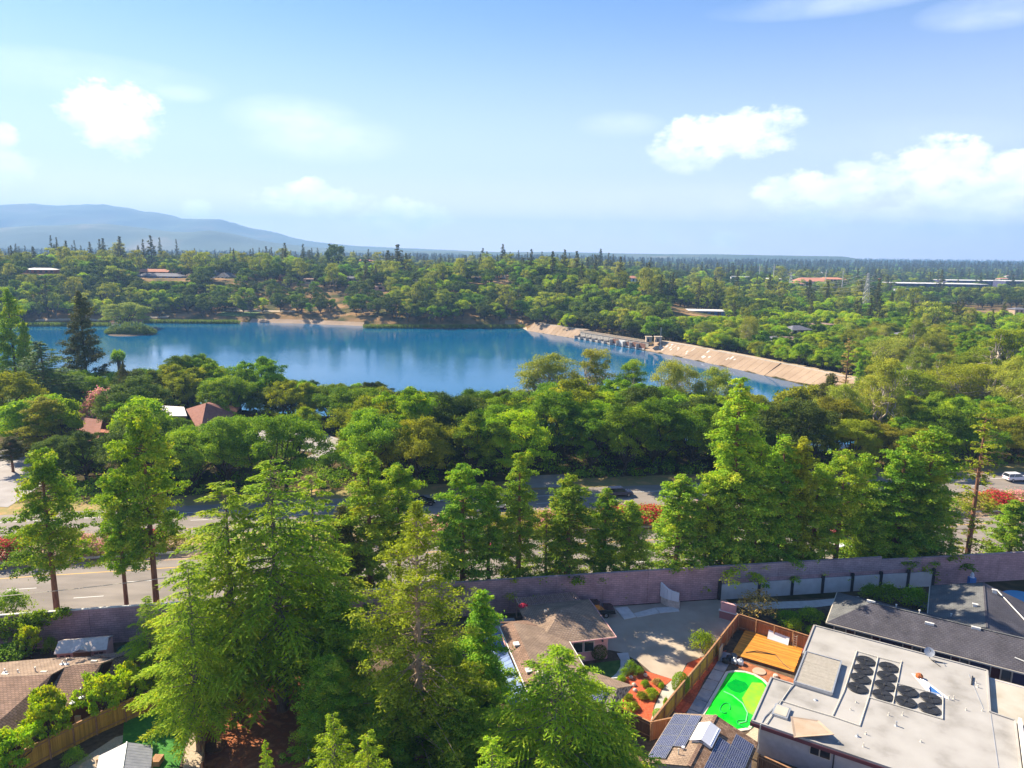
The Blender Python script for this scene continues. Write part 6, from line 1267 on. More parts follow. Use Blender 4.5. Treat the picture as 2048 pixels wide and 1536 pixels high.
# spillway
sp_t = thing('spillway', 'grey concrete spillway with piers, gates and a walkway in the middle of the dam', 'spillway', F0, tuple(wl0[1]))
n_p = 11
for i in range(n_p):
    s = spill0+(spill1-spill0)*(i+.5)/n_p; p = chain(wl0, s); n0 = side_n(s); d = Vector((n0.y, -n0.x, 0)); hw = (spill1-spill0)/n_p/2-.2
    def bx(a0, a1, c0, c1, z0, z1, nm, m):
        Q = MB(); P_ = [p+d*a0+n0*c0, p+d*a1+n0*c0, p+d*a1+n0*c1, p+d*a0+n0*c1]; Q.prism([(v.x, v.y) for v in P_], z0, z1); return part(sp_t, nm, Q, m)
    bx(-hw, hw, 3.2, 3.7, -7, CRz-1.0, 'back_wall', 'spill_concrete'); bx(-hw-.18, -hw+.12, -1.0, 3.2, -7, (-3.2 if i < 6 else -2.0), 'pier', 'concrete'); bx(-hw+.15, hw-.2, .3, .8, -7, -4.2, 'sill', 'concrete_pale')
    bx(-hw-.2, hw+.2, 3.0, 5.4, CRz-1.0, CRz-.3, 'walkway', 'gravel_tan'); bx(-hw-.2, hw+.2, 2.95, 3.1, CRz-.3, CRz+.35, 'railing', 'dam_stain')
    if 6 <= i: bx(-hw+.15, hw-.2, 1.0, 1.3, -5.5, -1.6 if i != 8 else -2.3, 'gate', 'rust_steel' if i != 7 else 'trim_white')
for px, w, l in ((1298, 3.6, 'tan gatehouse at the end of the spillway walkway'), (1317, 4.2, 'tan gatehouse where the long slope begins')):
    x, y = G(px, 684, CRz); Q = MB(); Q.cbox((x, y+1.5, CRz+1.2), (w*.8, 3, 2.6)); g = thing('gatehouse', l, 'gatehouse', F0, (x, y+1.5, CRz)); part(g, 'wall', Q, 'stucco_tan'); Q = MB(); Q.cbox((x, y+1.5, CRz+2.65), (w*.95, 3.5, .3)); part(g, 'roof', Q, 'gravel_tan'); Q = MB(); Q.cbox((x-.4, y-.02, CRz+.9), (.8, .05, 1.8)); part(g, 'door', Q, 'metal_dark')
x, y = G(1324, 690, .6); Q = MB(); Q.tube([(x, y+4, 0), (x, y+4, 9)], .12, 6); solo('lamp_pole', 'thin pole beside the gatehouses on the dam', 'pole', Q, 'metal_grey', F0, (x, y+4, 0))

# ------------------------------------------------------------------ far bank: beach, reeds, island, path
def shore_sheet(name, pts, z, m): return sheet(name, [G(x, y, z) for x, y in pts], z, m)
def draped(name, px0, px1, d0, d1, m, dz=.25):
    """a strip of ground that follows the bank at d0..d1 metres from the water"""
    vs = []; xs_ = np.arange(px0, px1, 6.0)
    for px in xs_:
        x, y = G(px, 650, WATER_Z)
        lo_, hi_ = y-40, y+60
        yq = np.linspace(lo_, hi_, 201); dq = sdist(np.full(201, x), yq, LAKE); ys_ = float(yq[np.argmax(dq > 0)]) if (dq > 0).any() else hi_
        for j in range(5): yy = ys_+d0+(d1-d0)*j/4; vs.append((x, yy, tz(x, yy)+dz))
    n = len(xs_); q = MB(); q.add(vs, [(i*5+j, (i+1)*5+j, (i+1)*5+j+1, i*5+j+1) for i in range(n-1) for j in range(4)]); me = q.mesh(name, m); me.flip_normals() if me.polygons[0].normal.z < 0 else None
    return tag(inst(name, me), kind='structure')
def sdl_(x, y): return float(sdist(np.array([x]), np.array([y]), LAKE)[0])
draped('beach', 478, 732, -1.0, 5, 'dam_slab', .15); draped('meadow', 395, 480, 8, 22, 'lawn'); draped('lakeside_path', 395, 560, 24, 28, 'gravel_tan'); draped('beach', 1010, 1056, -.5, 10, 'dam_stain', .12); draped('lakeside_path', 60, 300, 5, 8, 'gravel_tan')
def reeds(name, label, spots, h=2.2, leaf='reed'):
    LVr = Leaves(); rg = np.random.default_rng(len(spots))
    for x, y, r, n in spots:
        k = n; a = rg.random(k)*6.28; q = np.sqrt(rg.random(k))*r; P = np.stack([x+np.cos(a)*q, y+np.sin(a)*q, np.full(k, WATER_Z)+h*.45*(.6+.6*rg.random(k))], 1)
        LVr.add(P, rg.normal(size=(k, 3))*np.array([1, 1, .1]), h*(.8+.5*rg.random(k)), .16, rg.normal(size=(k, 3))*.18+np.array([0, 0, 1]), .5+rg.normal(size=k)*.2, rg)
    v, f, t = LVr.arrays(); me = np_mesh(name, v, f, t); me.materials.append(MATS[leaf]); return tag(inst(name, me), label, kind='stuff')
sp = [(*G(px, 646+(px-330)*.006, WATER_Z), 3.2, 110) for px in np.arange(296, 478, 6.5)]+[(*G(px, 652, WATER_Z), 3.0, 100) for px in np.arange(50, 220, 9)]+[(*G(px, 656, WATER_Z), 3.2, 90) for px in np.arange(735, 1045, 7)]
reeds('reed_grass', 'green reeds along the far water line', sp, 2.6)
ix, iy = G(262, 668, WATER_Z)
isl = thing('reed_island', 'small islet covered in tall bushy reeds in the left of the lake', 'islet', F0, (ix, iy, WATER_Z)); LVi = Leaves(); rg = np.random.default_rng(4)
q = MB(); q.lathe((ix, iy, WATER_Z-.4), [(13, 0), (11, .7), (6, 1.1)], 20); part(isl, 'ground', q, 'mulch')
k = 6500; a = rg.random(k)*6.28; qd = np.sqrt(rg.random(k)); P = np.stack([ix+np.cos(a)*qd*15, iy+np.sin(a)*qd*6.5, WATER_Z+.6+(5.2*(1-qd**3)+1.2)*rg.random(k)*(.8+.3*np.sin(a*5+qd*6))], 1)
LVi.add(P, rg.normal(size=(k, 3)), 2.0*(.7+.6*rg.random(k)), .14, np.stack([np.cos(a)*qd*1.2, np.sin(a)*qd, .9+0*a], 1)+rg.normal(size=(k, 3))*.35, .5+rg.normal(size=k)*.2, rg); v, f, t = LVi.arrays(); me = np_mesh('foliage', v, f, t); me.materials.append(MATS['reed']); c = inst('foliage', me, isl, (-ix, -iy, -WATER_Z))
fit(OAK[0], 'willow_tree', 'spreading golden olive tree on the shore behind the reed island', 'willow', 248, 600, 452, 96, None, 'leaf_eucalypt'); 

# ------------------------------------------------------------------ houses in the distance
mat('roof_terracotta', (.52, .20, .12), (.60, .27, .17), scale=1, rough=.9); mat('roof_slate', (.13, .13, .16), (.18, .18, .21), scale=1, rough=.85); mat('roof_brown', (.24, .15, .12), (.32, .21, .17), scale=1, rough=.9); mat('roof_pale', (.62, .60, .58), (.72, .70, .68), scale=.3, rough=.8); mat('wall_blue', (.10, .19, .40), rough=.7); mat('wall_navy', (.06, .06, .13), rough=.7); mat('wall_white', (.78, .78, .78), rough=.8); mat('wall_timber', (.05, .035, .03), rough=.8); mat('lodge_roof', (.24, .095, .075), (.31, .13, .10), scale=1.5, rough=.9, c3=(.28, .12, .09)); mat('wall_brick', (.36, .13, .08), rough=.9)
def clear(x, y, r, n=3, st=8):
    L = math.hypot(x, y); 
    for k in range(n+1): BLD.append((x-x/L*st*k, y-y/L*st*k, r*(1-.08*k)))
def house(name, label, px, py, Y, w, d, h, rot, wall, roof, rise=1.6, kind='gable', chim=False, nw=4, cat='house', group=None, clr=True, nclear=3):
    """px,py: where the middle of the eaves shows; walls go down to the ground"""
    for _ in range(140):
        x, _, ze = at_y(px, py, Y); zg = tz(x, Y)
        if ze-zg <= h*1.35+.4: break
        Y *= 1.012
    h = max(h, ze-zg); z0 = ze-h; fr = Frame(rot); u, v = fr.inv(x, Y)
    t = thing(name, label, cat, fr, (u, v, z0), group); hw, hd = w/2, d/2; e = .5
    q = MB(); q.box(u-hw, v-hd, z0-1, u+hw, v+hd, ze); part(t, 'wall', q, wall)
    if kind == 'flat': q = MB(); q.box(u-hw-e, v-hd-e, ze+.01, u+hw+e, v+hd+e, ze+.45); part(t, 'roof', q, roof)
    elif kind == 'gable':
        for sg in (-1, 1): q = MB(); q.slab([(u-hw-e, v, ze+rise), (u+hw+e, v, ze+rise), (u+hw+e, v+sg*(hd+e), ze-.1), (u-hw-e, v+sg*(hd+e), ze-.1)], .18); part(t, 'roof_slope', q, roof)
        for uu in (u-hw, u+hw): q = MB(); q.add([(uu, v-hd, ze-.05), (uu, v+hd, ze-.05), (uu, v, ze+rise-.2)], [(0, 1, 2)]); part(t, 'gable', q, wall)
    elif kind == 'front':     # gable end faces the camera
        for sg in (-1, 1): q = MB(); q.slab([(u, v-hd-e, ze+rise), (u, v+hd+e, ze+rise), (u+sg*(hw+e), v+hd+e, ze-.1), (u+sg*(hw+e), v-hd-e, ze-.1)], .18); part(t, 'roof_slope', q, roof)
        for vv in (v-hd, v+hd): q = MB(); q.add([(u-hw, vv, ze-.05), (u+hw, vv, ze-.05), (u, vv, ze+rise-.2)], [(0, 1, 2)]); part(t, 'gable', q, wall)
    else:
        r0, r1 = (u-hw+hd, v), (u+hw-hd, v)
        for pts in ([(u-hw-e, v-hd-e, ze), (u+hw+e, v-hd-e, ze), (*r1, ze+rise), (*r0, ze+rise)], [(u+hw+e, v+hd+e, ze), (u-hw-e, v+hd+e, ze), (*r0, ze+rise), (*r1, ze+rise)], [(u-hw-e, v+hd+e, ze), (u-hw-e, v-hd-e, ze), (*r0, ze+rise)], [(u+hw+e, v-hd-e, ze), (u+hw+e, v+hd+e, ze), (*r1, ze+rise)]): q = MB(); q.slab(pts, .15); part(t, 'roof_slope', q, roof)
    for k in range(nw):
        a = u-hw+w*(k+.5)/nw; ww = w/nw*.5; q = MB(); q.box(a-ww/2, v-hd-.07, ze-h*.62, a+ww/2, v-hd-.01, ze-.45); w_ = part(t, 'window', q, 'glass_dark')
    if chim: q = MB(); q.box(u+hw*.3, v-.4, ze, u+hw*.3+.9, v+.5, ze+rise+1.1); part(t, 'chimney', q, 'wall_white')
    if clr: clear(x, Y, max(w, d)*.5, nclear)
    return t
BLD = [] if 'BLD' not in globals() else BLD
house('ranch_house', 'long grey roofed ranch house at the edge of the far bank', 322, 552, 600, 38, 11, 3.2, -4, 'wall_blue', 'roof_slate', 2.4, 'hip', nw=7, nclear=4)
house('hill_house', 'terracotta roofed house behind the long grey ranch house', 310, 543, 640, 26, 10, 3, 4, 'stucco_tan', 'roof_terracotta', 2.2, nw=3)
house('hill_house', 'small terracotta roof right behind the end of the grey ranch house', 352, 542, 650, 9, 8, 3, 4, 'stucco_tan', 'roof_terracotta', 2, 'front', nw=1)
house('hill_house', 'wide low pale roofed house high on the far left bank', 84, 539, 590, 25, 12, 3.6, 5, 'wall_brick', 'roof_pale', 1.3, 'hip', nw=6, nclear=4)
house('gabled_house', 'white house with a pointed gable, left of the pair on the far bank', 428, 551, 610, 7, 10, 4, -18, 'wall_white', 'roof_slate', 3.2, 'front', chim=True, nw=2, nclear=6)
house('gabled_house', 'white house with a wide pointed gable, right of the pair on the far bank', 453, 553, 606, 12, 10, 4, -18, 'wall_white', 'roof_slate', 3.2, 'front', nw=3, nclear=6)
house('cabin', 'small tan hut at the top of the dry slope', 618, 558, 585, 7, 4, 2.4, 2, 'stucco_tan', 'roof_brown', .7, nw=1)
house('cabin', 'small terracotta roofed hut among trees above the dry slope', 566, 553, 600, 6, 5, 2.5, 10, 'wall_brick', 'roof_terracotta', 1.0, nw=1)
house('hill_house', 'grey roofed house right of the tan hut above the slope', 703, 556, 610, 12, 8, 3, 0, 'stucco_tan', 'roof_slate', 1.4, nw=3, nclear=6)
house('hill_house', 'pale pink patio wall and roof below the tall dark conifers', 755, 573, 560, 12, 6, 2.4, 0, 'stucco_pink', 'roof_brown', .8, nw=2)
house('hill_house', 'small light blue house behind the tall dark conifers', 832, 558, 620, 8, 8, 5, 12, 'wall_white', 'roof_slate', 1.5, 'front', nw=2, nclear=6)
house('timber_house', 'black timber gable with white trim in the woods', 952, 560, 600, 9, 8, 5, 8, 'wall_timber', 'roof_slate', 2.6, 'front', chim=True, nw=1, nclear=6)
house('timber_house', 'second black timber gable with a white chimney in the woods', 1005, 560, 604, 10, 8, 5, -5, 'wall_timber', 'roof_slate', 2.6, 'front', chim=True, nw=1, nclear=6)
house('villa', 'pink roofed white villa far off above the spillway', 1265, 556, 800, 12, 9, 4.5, 6, 'wall_white', 'roof_terracotta', 2.4, 'hip', nw=3, nclear=6)
house('office_block', 'white flat roofed office block with blue walls behind the dam', 1395, 621, 505, 42, 16, 6.5, -8, 'wall_blue', 'roof_pale', 0, 'flat', nw=9, nclear=5)
house('brick_building', 'red brick building corner in the trees right of the office block', 1478, 602, 560, 9, 8, 5, 25, 'wall_brick', 'roof_brown', 0, 'flat', nw=2)
house('shed_building', 'small white roofed shed behind the office block', 1430, 580, 690, 8, 6, 3, 0, 'wall_white', 'roof_pale', .6, nw=1)
house('house', 'pink tile roofed house tip among the olive trees', 1538, 596, 600, 8, 8, 4, 10, 'stucco_pink', 'roof_terracotta', 1.5, nw=2)
house('terrace_house', 'grey slate roofed house end beyond the dam crest', 1592, 658, 388, 13, 9, 5, 20, 'stucco_tan', 'roof_slate', 2.0, 'hip', nw=3, nclear=1)
house('terrace_house', 'long pale roof running back from the slate roofed house end', 1628, 650, 420, 26, 10, 4.5, 28, 'stucco_tan', 'roof_brown', 1.2, 'flat', nw=4, nclear=1)
house('terrace_house', 'house with a blue solar roof nearest the dam crest', 1548, 676, 352, 6, 7, 4, 8, 'wall_white', 'roof_slate', 1.2, 'hip', nw=2, nclear=0)
house('terrace_house', 'pinkish tiled roof beside the blue solar roof', 1575, 678, 356, 13, 8, 4, 8, 'stucco_tan', 'roof_brown', 1.3, 'hip', nw=3, nclear=0)
house('office_building', 'orange roofed office building before the skyline, left', 1620, 562, 860, 42, 22, 12, -6, 'stucco_tan', 'roof_terracotta', 4, 'hip', nw=10)
house('office_building', 'orange roofed office building before the skyline, right', 1662, 558, 900, 34, 18, 13, -6, 'stucco_tan', 'roof_terracotta', 2, 'hip', nw=8)
house('office_building', 'low red roof in front of the orange roofed offices', 1592, 575, 800, 16, 10, 4, 0, 'wall_white', 'roof_terracotta', 1.6, 'hip', nw=4)
house('warehouse', 'long dark sided warehouse with white roof, nearest of three', 1868, 567, 930, 112, 40, 12, -4, 'wall_navy', 'roof_pale', 0, 'flat', nw=14, cat='warehouse')
house('warehouse', 'white roofed warehouse behind the nearest one', 1950, 561, 1080, 100, 40, 13, -4, 'wall_navy', 'roof_pale', 0, 'flat', nw=10, cat='warehouse')
house('warehouse', 'white roofed warehouse at the right edge', 2036, 562, 1020, 50, 30, 12, -4, 'wall_navy', 'roof_pale', 0, 'flat', nw=6, cat='warehouse')
house('house', 'pale roof in the bright trees at the right', 1812, 668, 330, 12, 8, 4, 15, 'wall_white', 'roof_slate', 1.2, 'hip', nw=3, nclear=2)
house('house', 'small grey roof by the right edge of the bright trees', 2035, 618, 420, 12, 8, 4, 10, 'stucco_tan', 'roof_slate', 1.2, 'hip', nw=3)
house('house', 'pale roof sliver below the power pylon', 1700, 560, 720, 24, 10, 4, 0, 'stucco_tan', 'roof_pale', 0, 'flat', nw=3)
house('house', 'pink building block behind the big dark crowned tree', 738, 523, 900, 22, 12, 5, 0, 'stucco_pink', 'roof_terracotta', 1, 'flat', nw=4)
# small houses scattered over the plain
OW = ['first', 'second', 'third', 'fourth', 'fifth', 'sixth', 'seventh', 'eighth', 'ninth', 'tenth']
def _lab(nm, side_): cnt_[(nm, side_)] = cnt_.get((nm, side_), 0)+1; return f"{nm} house far off {side_}, {OW[cnt_[(nm, side_)]-1]} of its kind from left"
rh_ = random.Random(12); SM = []
for i in range(30):
    px = rh_.uniform(560, 2040); Y = rh_.uniform(760, 1500); SM.append((px, Y))
SM.sort(); cnt_ = {}
for i, (px, Y) in enumerate(SM):
    x = at_y(px, 540, Y)[0]; zt = tz(x, Y)+rh_.uniform(9, 12); py = proj(x, Y, zt)[1]; rf = rh_.choice(['roof_pale', 'roof_terracotta', 'roof_slate', 'roof_brown', 'roof_pale']); nm = {'roof_pale': 'pale roofed', 'roof_terracotta': 'terracotta roofed', 'roof_slate': 'grey roofed', 'roof_brown': 'brown roofed'}[rf]
    side_ = ('left of the spillway' if px < 1160 else 'above the spillway' if px < 1330 else 'behind the office block' if px < 1560 else 'around the power poles' if px < 1760 else 'near the long warehouses')
    house('plain_house', _lab(nm, side_), px, py, Y, rh_.uniform(14, 26), 10, 9, rh_.uniform(-20, 20), rh_.choice(['wall_white', 'stucco_tan', 'wall_white']), rf, 1.6, rh_.choice(['hip', 'gable', 'flat']), nw=4, group='small houses on the plain', nclear=1)
# lodge by the left shore
lg = thing('lodge', 'lodge with large peaked red brown roofs between highway and lake', 'lodge', F0, (*G(415, 850, 0), 0))
face(lg, 'roof_slope', [G3(412, 806, 7), G3(372, 818, 5), G3(400, 868, 2.4), G3(452, 845, 2.4), G3(470, 828, 3)], 'lodge_roof'); face(lg, 'roof_slope', [G3(412, 806, 7), G3(470, 828, 3), G3(480, 815, 3), G3(430, 800, 4)], 'lodge_roof')
q = MB(); P_ = [G3(378, 826, 0), G3(402, 872, 0), G3(450, 850, 0), G3(466, 833, 0)]; q.prism([(a, b_+1) for a, b_, c in P_], 0, 2.3); part(lg, 'wall', q, 'wall_brick'); clear(*G(420, 845, 3), 13, 2)
lg2 = thing('lodge_wing', 'flat white roofed wing left of the peaked lodge roof', 'lodge', F0, G3(335, 826, 0)); q = MB(); q.prism([G(310, 830, 4), G(372, 830, 4), G(366, 815, 4), G(318, 812, 4)], .5, 4); part(lg2, 'wall', q, 'wall_brick'); q = MB(); q.prism([G(308, 832, 4.2), G(374, 832, 4.2), G(368, 814, 4.2), G(318, 811, 4.2)], 4.02, 4.25); part(lg2, 'roof', q, 'roof_pale'); clear(*G(340, 825, 3), 8, 1)
for l, pts in (('red brown hipped lodge roof beside the blossom tree', [(130, 808, 6.5), (170, 818, 4), (130, 822, 4), (105, 812, 4)]), ('purple brown shaded lodge roof below the blossom tree', [(150, 832, 5), (205, 840, 4.5), (195, 885, 2), (150, 880, 2)]), ('low brown lodge roof at the left edge', [(-40, 800, 6), (12, 802, 6), (10, 838, 3), (-50, 838, 3)]), ('low red lodge roof right of the blossom tree', [(185, 822, 4.5), (225, 812, 4.5), (205, 838, 3), (175, 838, 3)])):
    c = G3(pts[2][0], pts[2][1], 0); t = thing('lodge_wing', l, 'lodge', F0, (c[0], c[1], 0)); face(t, 'roof_slope', [G3(*p) for p in pts], 'lodge_roof'); q = MB(); q.prism([(G3(*p)[0]*.985, G3(*p)[1]+.8) for p in pts], 0, 1.9); part(t, 'wall', q, 'wall_brick'); m_ = [G3(*p) for p in pts]; clear(sum(p[0] for p in m_)/4, sum(p[1] for p in m_)/4, 7, 1)
sheet('parking_lot', [(-126, 124), (-88, 119), (-90, 132), (-97, 140), (-112, 157), (-126, 160)], .05, 'lot_paving'); sheet('parking_lot', [(-66, 162), (-66, 175), (-50, 176), (-34, 160), (-35, 150), (-46, 148), (-44, 156)], .05, 'lot_paving'); sheet('parking_lot', [(1, 132.5), (12, 134), (11, 142), (1, 140)], .05, 'lot_paving')
for i in range(5):
    a = (-110+i*4.5, 138.6+i*.6); q = MB(); q.box(a[0], a[1], .055, a[0]+.12, a[1]+5, .06); o = inst('parking_line', q.mesh('parking_line', 'paint_white')); tag(o, kind='structure')
q = MB(); c = G(35, 985, 0); q.lathe((*c, 0), [(.45, 0), (.45, .06), (.3, .08), (.05, 1.1)], 10); solo('traffic_cone', 'red traffic cone at the edge of the left parking lot', 'cone', q, 'red_plastic', F0, (*c, 0))

# ------------------------------------------------------------------ pylons, poles and wires
def pylon(label, px, top, Y, w=5.0, name='power_pylon'):
    x, _, zt = at_y(px, top, Y); zg = tz(x, Y); H_ = zt-zg; t = thing(name, label, 'pylon', F0, (x, Y, zg)); n = 9
    def c(k, sx, sy): f = k/n; ww = (w*(1-f)**1.2+.9)/2; return (x+sx*ww, Y+sy*ww, zg+H_*f)
    for sx in (-1, 1):
        for sy in (-1, 1): q = MB(); q.tube([c(k, sx, sy) for k in range(n+1)], .13, 4); part(t, 'leg', q, 'galv')
    q = MB()
    for k in range(n):
        for (a, b_) in (((-1, -1), (1, -1)), ((1, -1), (1, 1)), ((1, 1), (-1, 1)), ((-1, 1), (-1, -1))):
            q.tube([c(k, *a), c(k+1, *b_)], .07, 3); q.tube([c(k, *b_), c(k+1, *a)], .07, 3); q.tube([c(k+1, *a), c(k+1, *b_)], .07, 3)
    part(t, 'lattice', q, 'galv')
    arms = []
    for f in (.72, .84, .96):
        z = zg+H_*f; L = 5.2 if f != .84 else 6.2; q = MB(); q.tube([(x-L, Y, z), (x, Y, z+.5), (x+L, Y, z)], .12, 4); q.tube([(x-L, Y, z), (x+L, Y, z)], .08, 4); part(t, 'crossarm', q, 'galv'); arms += [(x-L, Y, z), (x+L, Y, z)]
    return arms
A1 = pylon('lattice power pylon standing in the trees to the right', 1737, 546, 520, 6); A2 = pylon('pale lattice power pylon by the red roofed offices', 1583, 545, 760, 5)
def pole(label, px, top, Y):
    x, _, zt = at_y(px, top, Y); zg = tz(x, Y); q = MB(); q.tube([(x, Y, zg), (x, Y, zt)], [.5, .3], 6); t = thing('power_pole', label, 'pole', F0, (x, Y, zg), 'power poles'); part(t, 'pole', q, 'concrete_pale'); out = []
    for f in (3, 7): q = MB(); q.tube([(x-2.2, Y, zt-f), (x+2.2, Y, zt-f)], .16, 4); part(t, 'crossarm', q, 'galv'); out += [(x-2.2, Y, zt-f), (x+2.2, Y, zt-f)]
    return out
B1 = pole('tall pale power pole left of the lattice pylon', 1549, 528, 820); B2 = pole('tall pale power pole before the orange roofed offices', 1653, 540, 780); B3 = pole('tall pale power pole right of the orange roofed offices', 1687, 542, 760); pole('faint power pole on the left of the tall one', 1520, 530, 950)
def wire(p, q_, sag):
    p, q_ = Vector(p), Vector(q_); n = 14; Q = MB(); Q.tube([p.lerp(q_, i/n)-Vector((0, 0, sag*4*(i/n)*(1-i/n))) for i in range(n+1)], .05, 3, cap=False); return Q
wt = thing('power_lines', 'power lines strung from the lattice pylon across the right side', 'power line', F0, (200, 450, 25))
for i, a in enumerate(A1): part(wt, 'wire', wire(a, (a[0]+230, a[1]-190, a[2]-3), 9), 'metal_dark'); part(wt, 'wire', wire(a, A2[i], 8), 'metal_grey')
for i, a in enumerate(B1): part(wt, 'wire', wire(a, B2[i], 4), 'metal_grey')
wt2 = thing('overhead_cable', 'thin overhead cable crossing before the ivy covered wall', 'cable', F0, (-58, 78, 7)); part(wt2, 'wire', wire((-75, 71, 6.4), (-40, 80, 6.3), .5), 'trim_cream')

# ------------------------------------------------------------------ vehicles
mat('car_white', (.78, .78, .82), rough=.25, spec=.6); mat('car_black', (.012, .013, .015), rough=.2, spec=.7); mat('car_navy', (.03, .045, .10), rough=.22, spec=.7); mat('car_silver', (.42, .43, .46), rough=.3, metal=.5); mat('car_red', (.42, .03, .06), rough=.25, spec=.6); mat('car_blue', (.08, .22, .42), rough=.25, spec=.6)
mat('tyre', (.015, .015, .016), rough=.9); mat('rim', (.5, .5, .52), rough=.3, metal=.8); mat('lamp_lens', (.8, .8, .82), rough=.1, spec=.8); mat('tail_lens', (.4, .01, .01), rough=.2)
def car(name, label, cat, x, y, rz, paint, style='sedan', z=.03):
    t = thing(name, label, cat, F0, (0, 0, 0)); t.location = (x, y, z); t.rotation_euler.z = rz; ORG[t.name] = (0, 0, 0)
    P_ = {'sedan': ([(-2.3, .42), (-2.32, .75), (-2.15, .92), (-1.45, .98), (1.0, .95), (1.9, .82), (2.25, .66), (2.3, .40)], [(-1.75, .97), (-1.05, 1.40), (.25, 1.42), (1.05, .95)], .88),
          'suv': ([(-2.4, .45), (-2.42, .95), (-2.35, 1.08), (1.05, 1.05), (2.1, .98), (2.38, .80), (2.42, .42)], [(-2.32, 1.07), (-2.1, 1.68), (.35, 1.70), (1.15, 1.05)], .95),
          'pickup': ([(-2.75, .5), (-2.77, 1.0), (-2.7, 1.05), (1.2, 1.07), (2.3, 1.02), (2.62, .86), (2.66, .48)], [(-.95, 1.06), (-.8, 1.72), (.55, 1.74), (1.25, 1.06)], .97)}[style]
    body, cab, hw = P_
    def ex(prof, w0, w1f, zt):
        q = MB(); n = len(prof); L_ = [(px_, -w1f(pz), pz) for px_, pz in prof]; R_ = [(px_, w1f(pz), pz) for px_, pz in prof]
        q.add(L_+R_, [tuple(range(n)), tuple(range(n, 2*n))[::-1]]+[(i, i+n, (i+1) % n+n, (i+1) % n) for i in range(n)]); return q
    q = ex(body, hw, lambda z_: hw-(.05 if z_ > .85 else .0)-(.03 if z_ < .5 else 0), 0); b_ = part(t, 'body', q, paint)
    bv = b_.modifiers.new('soft', 'BEVEL'); bv.width = .06; bv.segments = 2
    zr = max(p[1] for p in cab); q = ex(cab, hw, lambda z_: hw-.10-(.16 if z_ > zr-.1 else 0), 0); part(t, 'windows', q, 'glass_dark')
    x0, x1 = cab[1][0]-.02, cab[2][0]+.02; q = MB(); q.box(x0, -hw+.24, zr-.03, x1, hw-.24, zr+.04); r_ = part(t, 'roof', q, paint)
    for xx in (x0+.05, (x0+x1)/2, x1-.05):
        for sg in (-1, 1): q = MB(); q.tube([(xx+(.0 if abs(xx) < .3 else (-.35 if xx < 0 else .42)), sg*(hw-.08), cab[0][1]), (xx, sg*(hw-.25), zr)], .035, 4); part(t, 'pillar', q, paint)
    for wx in (-1.42, 1.42):
        for sg in (-1, 1):
            q = MB(); q.tube([(wx, sg*(hw-.22), .34), (wx, sg*(hw+.02), .34)], .34, 16); w_ = part(t, 'wheel', q, 'tyre'); q = MB(); q.tube([(wx, sg*(hw+.0), .34), (wx, sg*(hw+.035), .34)], .2, 12); part(w_, 'rim', q, 'rim')
    xf, xb = body[-2][0], body[1][0]
    for sg in (-1, 1): q = MB(); q.cbox((xf-.05, sg*(hw-.28), .70), (.16, .36, .14)); part(t, 'headlight', q, 'lamp_lens'); q = MB(); q.cbox((xb+.02, sg*(hw-.2), .84), (.1, .25, .16)); part(t, 'tail_light', q, 'tail_lens')
    if style == 'pickup': q = MB(); q.box(-2.62, -hw+.14, .95, -1.02, hw-.14, 1.072); part(t, 'bed', q, 'metal_dark')
    return t
def on_road(px, off):
    x = G(px, 1000, 0)[0]
    for _ in range(6): Y = yw(x)+off; x = at_y(px, proj(x, Y, .7)[1], Y)[0]
    return x, Y, math.atan(.168-.00034*x)
VG = 'vehicles on the highway'
for px, off, paint, st, nm, l, cat in ((2032, 33.0, 'car_white', 'suv', 'parked_car', 'white car with blue tinted windows at the right edge of the far carriageway', 'car'), (1240, 33.0, 'car_navy', 'suv', 'moving_car', 'dark blue minivan on the far carriageway over the short redwood pair', 'minivan'), (993, 29.2, 'car_white', 'sedan', 'moving_car', 'white car half hidden left of the spire redwood', 'car'),
    (845, 33.0, 'car_black', 'sedan', 'moving_car', 'black car behind the twiggy top of the sparse redwood', 'car'), (1407, 30.5, 'car_white', 'sedan', 'moving_car', 'white car glimpsed between the slim redwoods', 'car'), (1697, 2.0, 'car_white', 'suv', 'moving_car', 'white car behind the leaning reddish trunk on the near carriageway', 'car'), (1690, 9.8, 'car_red', 'sedan', 'moving_car', 'red car glimpsed beside the leaning reddish trunk', 'car'),
    (990, 9.8, 'car_red', 'sedan', 'moving_car', 'dark red car behind the slim redwood with the bare trunk', 'car'), (1520, 30.5, 'car_silver', 'sedan', 'moving_car', 'silver car behind the tallest roadside redwood', 'car')):
    x, y, a = on_road(px, off); car(nm, l, cat, x, y, a, paint, st)
c = FW.w(29.9, 78.9); car('pickup_truck', 'black pickup truck parked with its nose past the pink house corner', 'pickup truck', c[0], c[1], FW.a-R(8), 'car_black', 'pickup', .02)
c = FW.w(30.6, 81.8); car('parked_car', 'dark car parked under the sound wall beside the black pickup', 'car', c[0], c[1], FW.a-R(3), 'car_black', 'suv', .02)
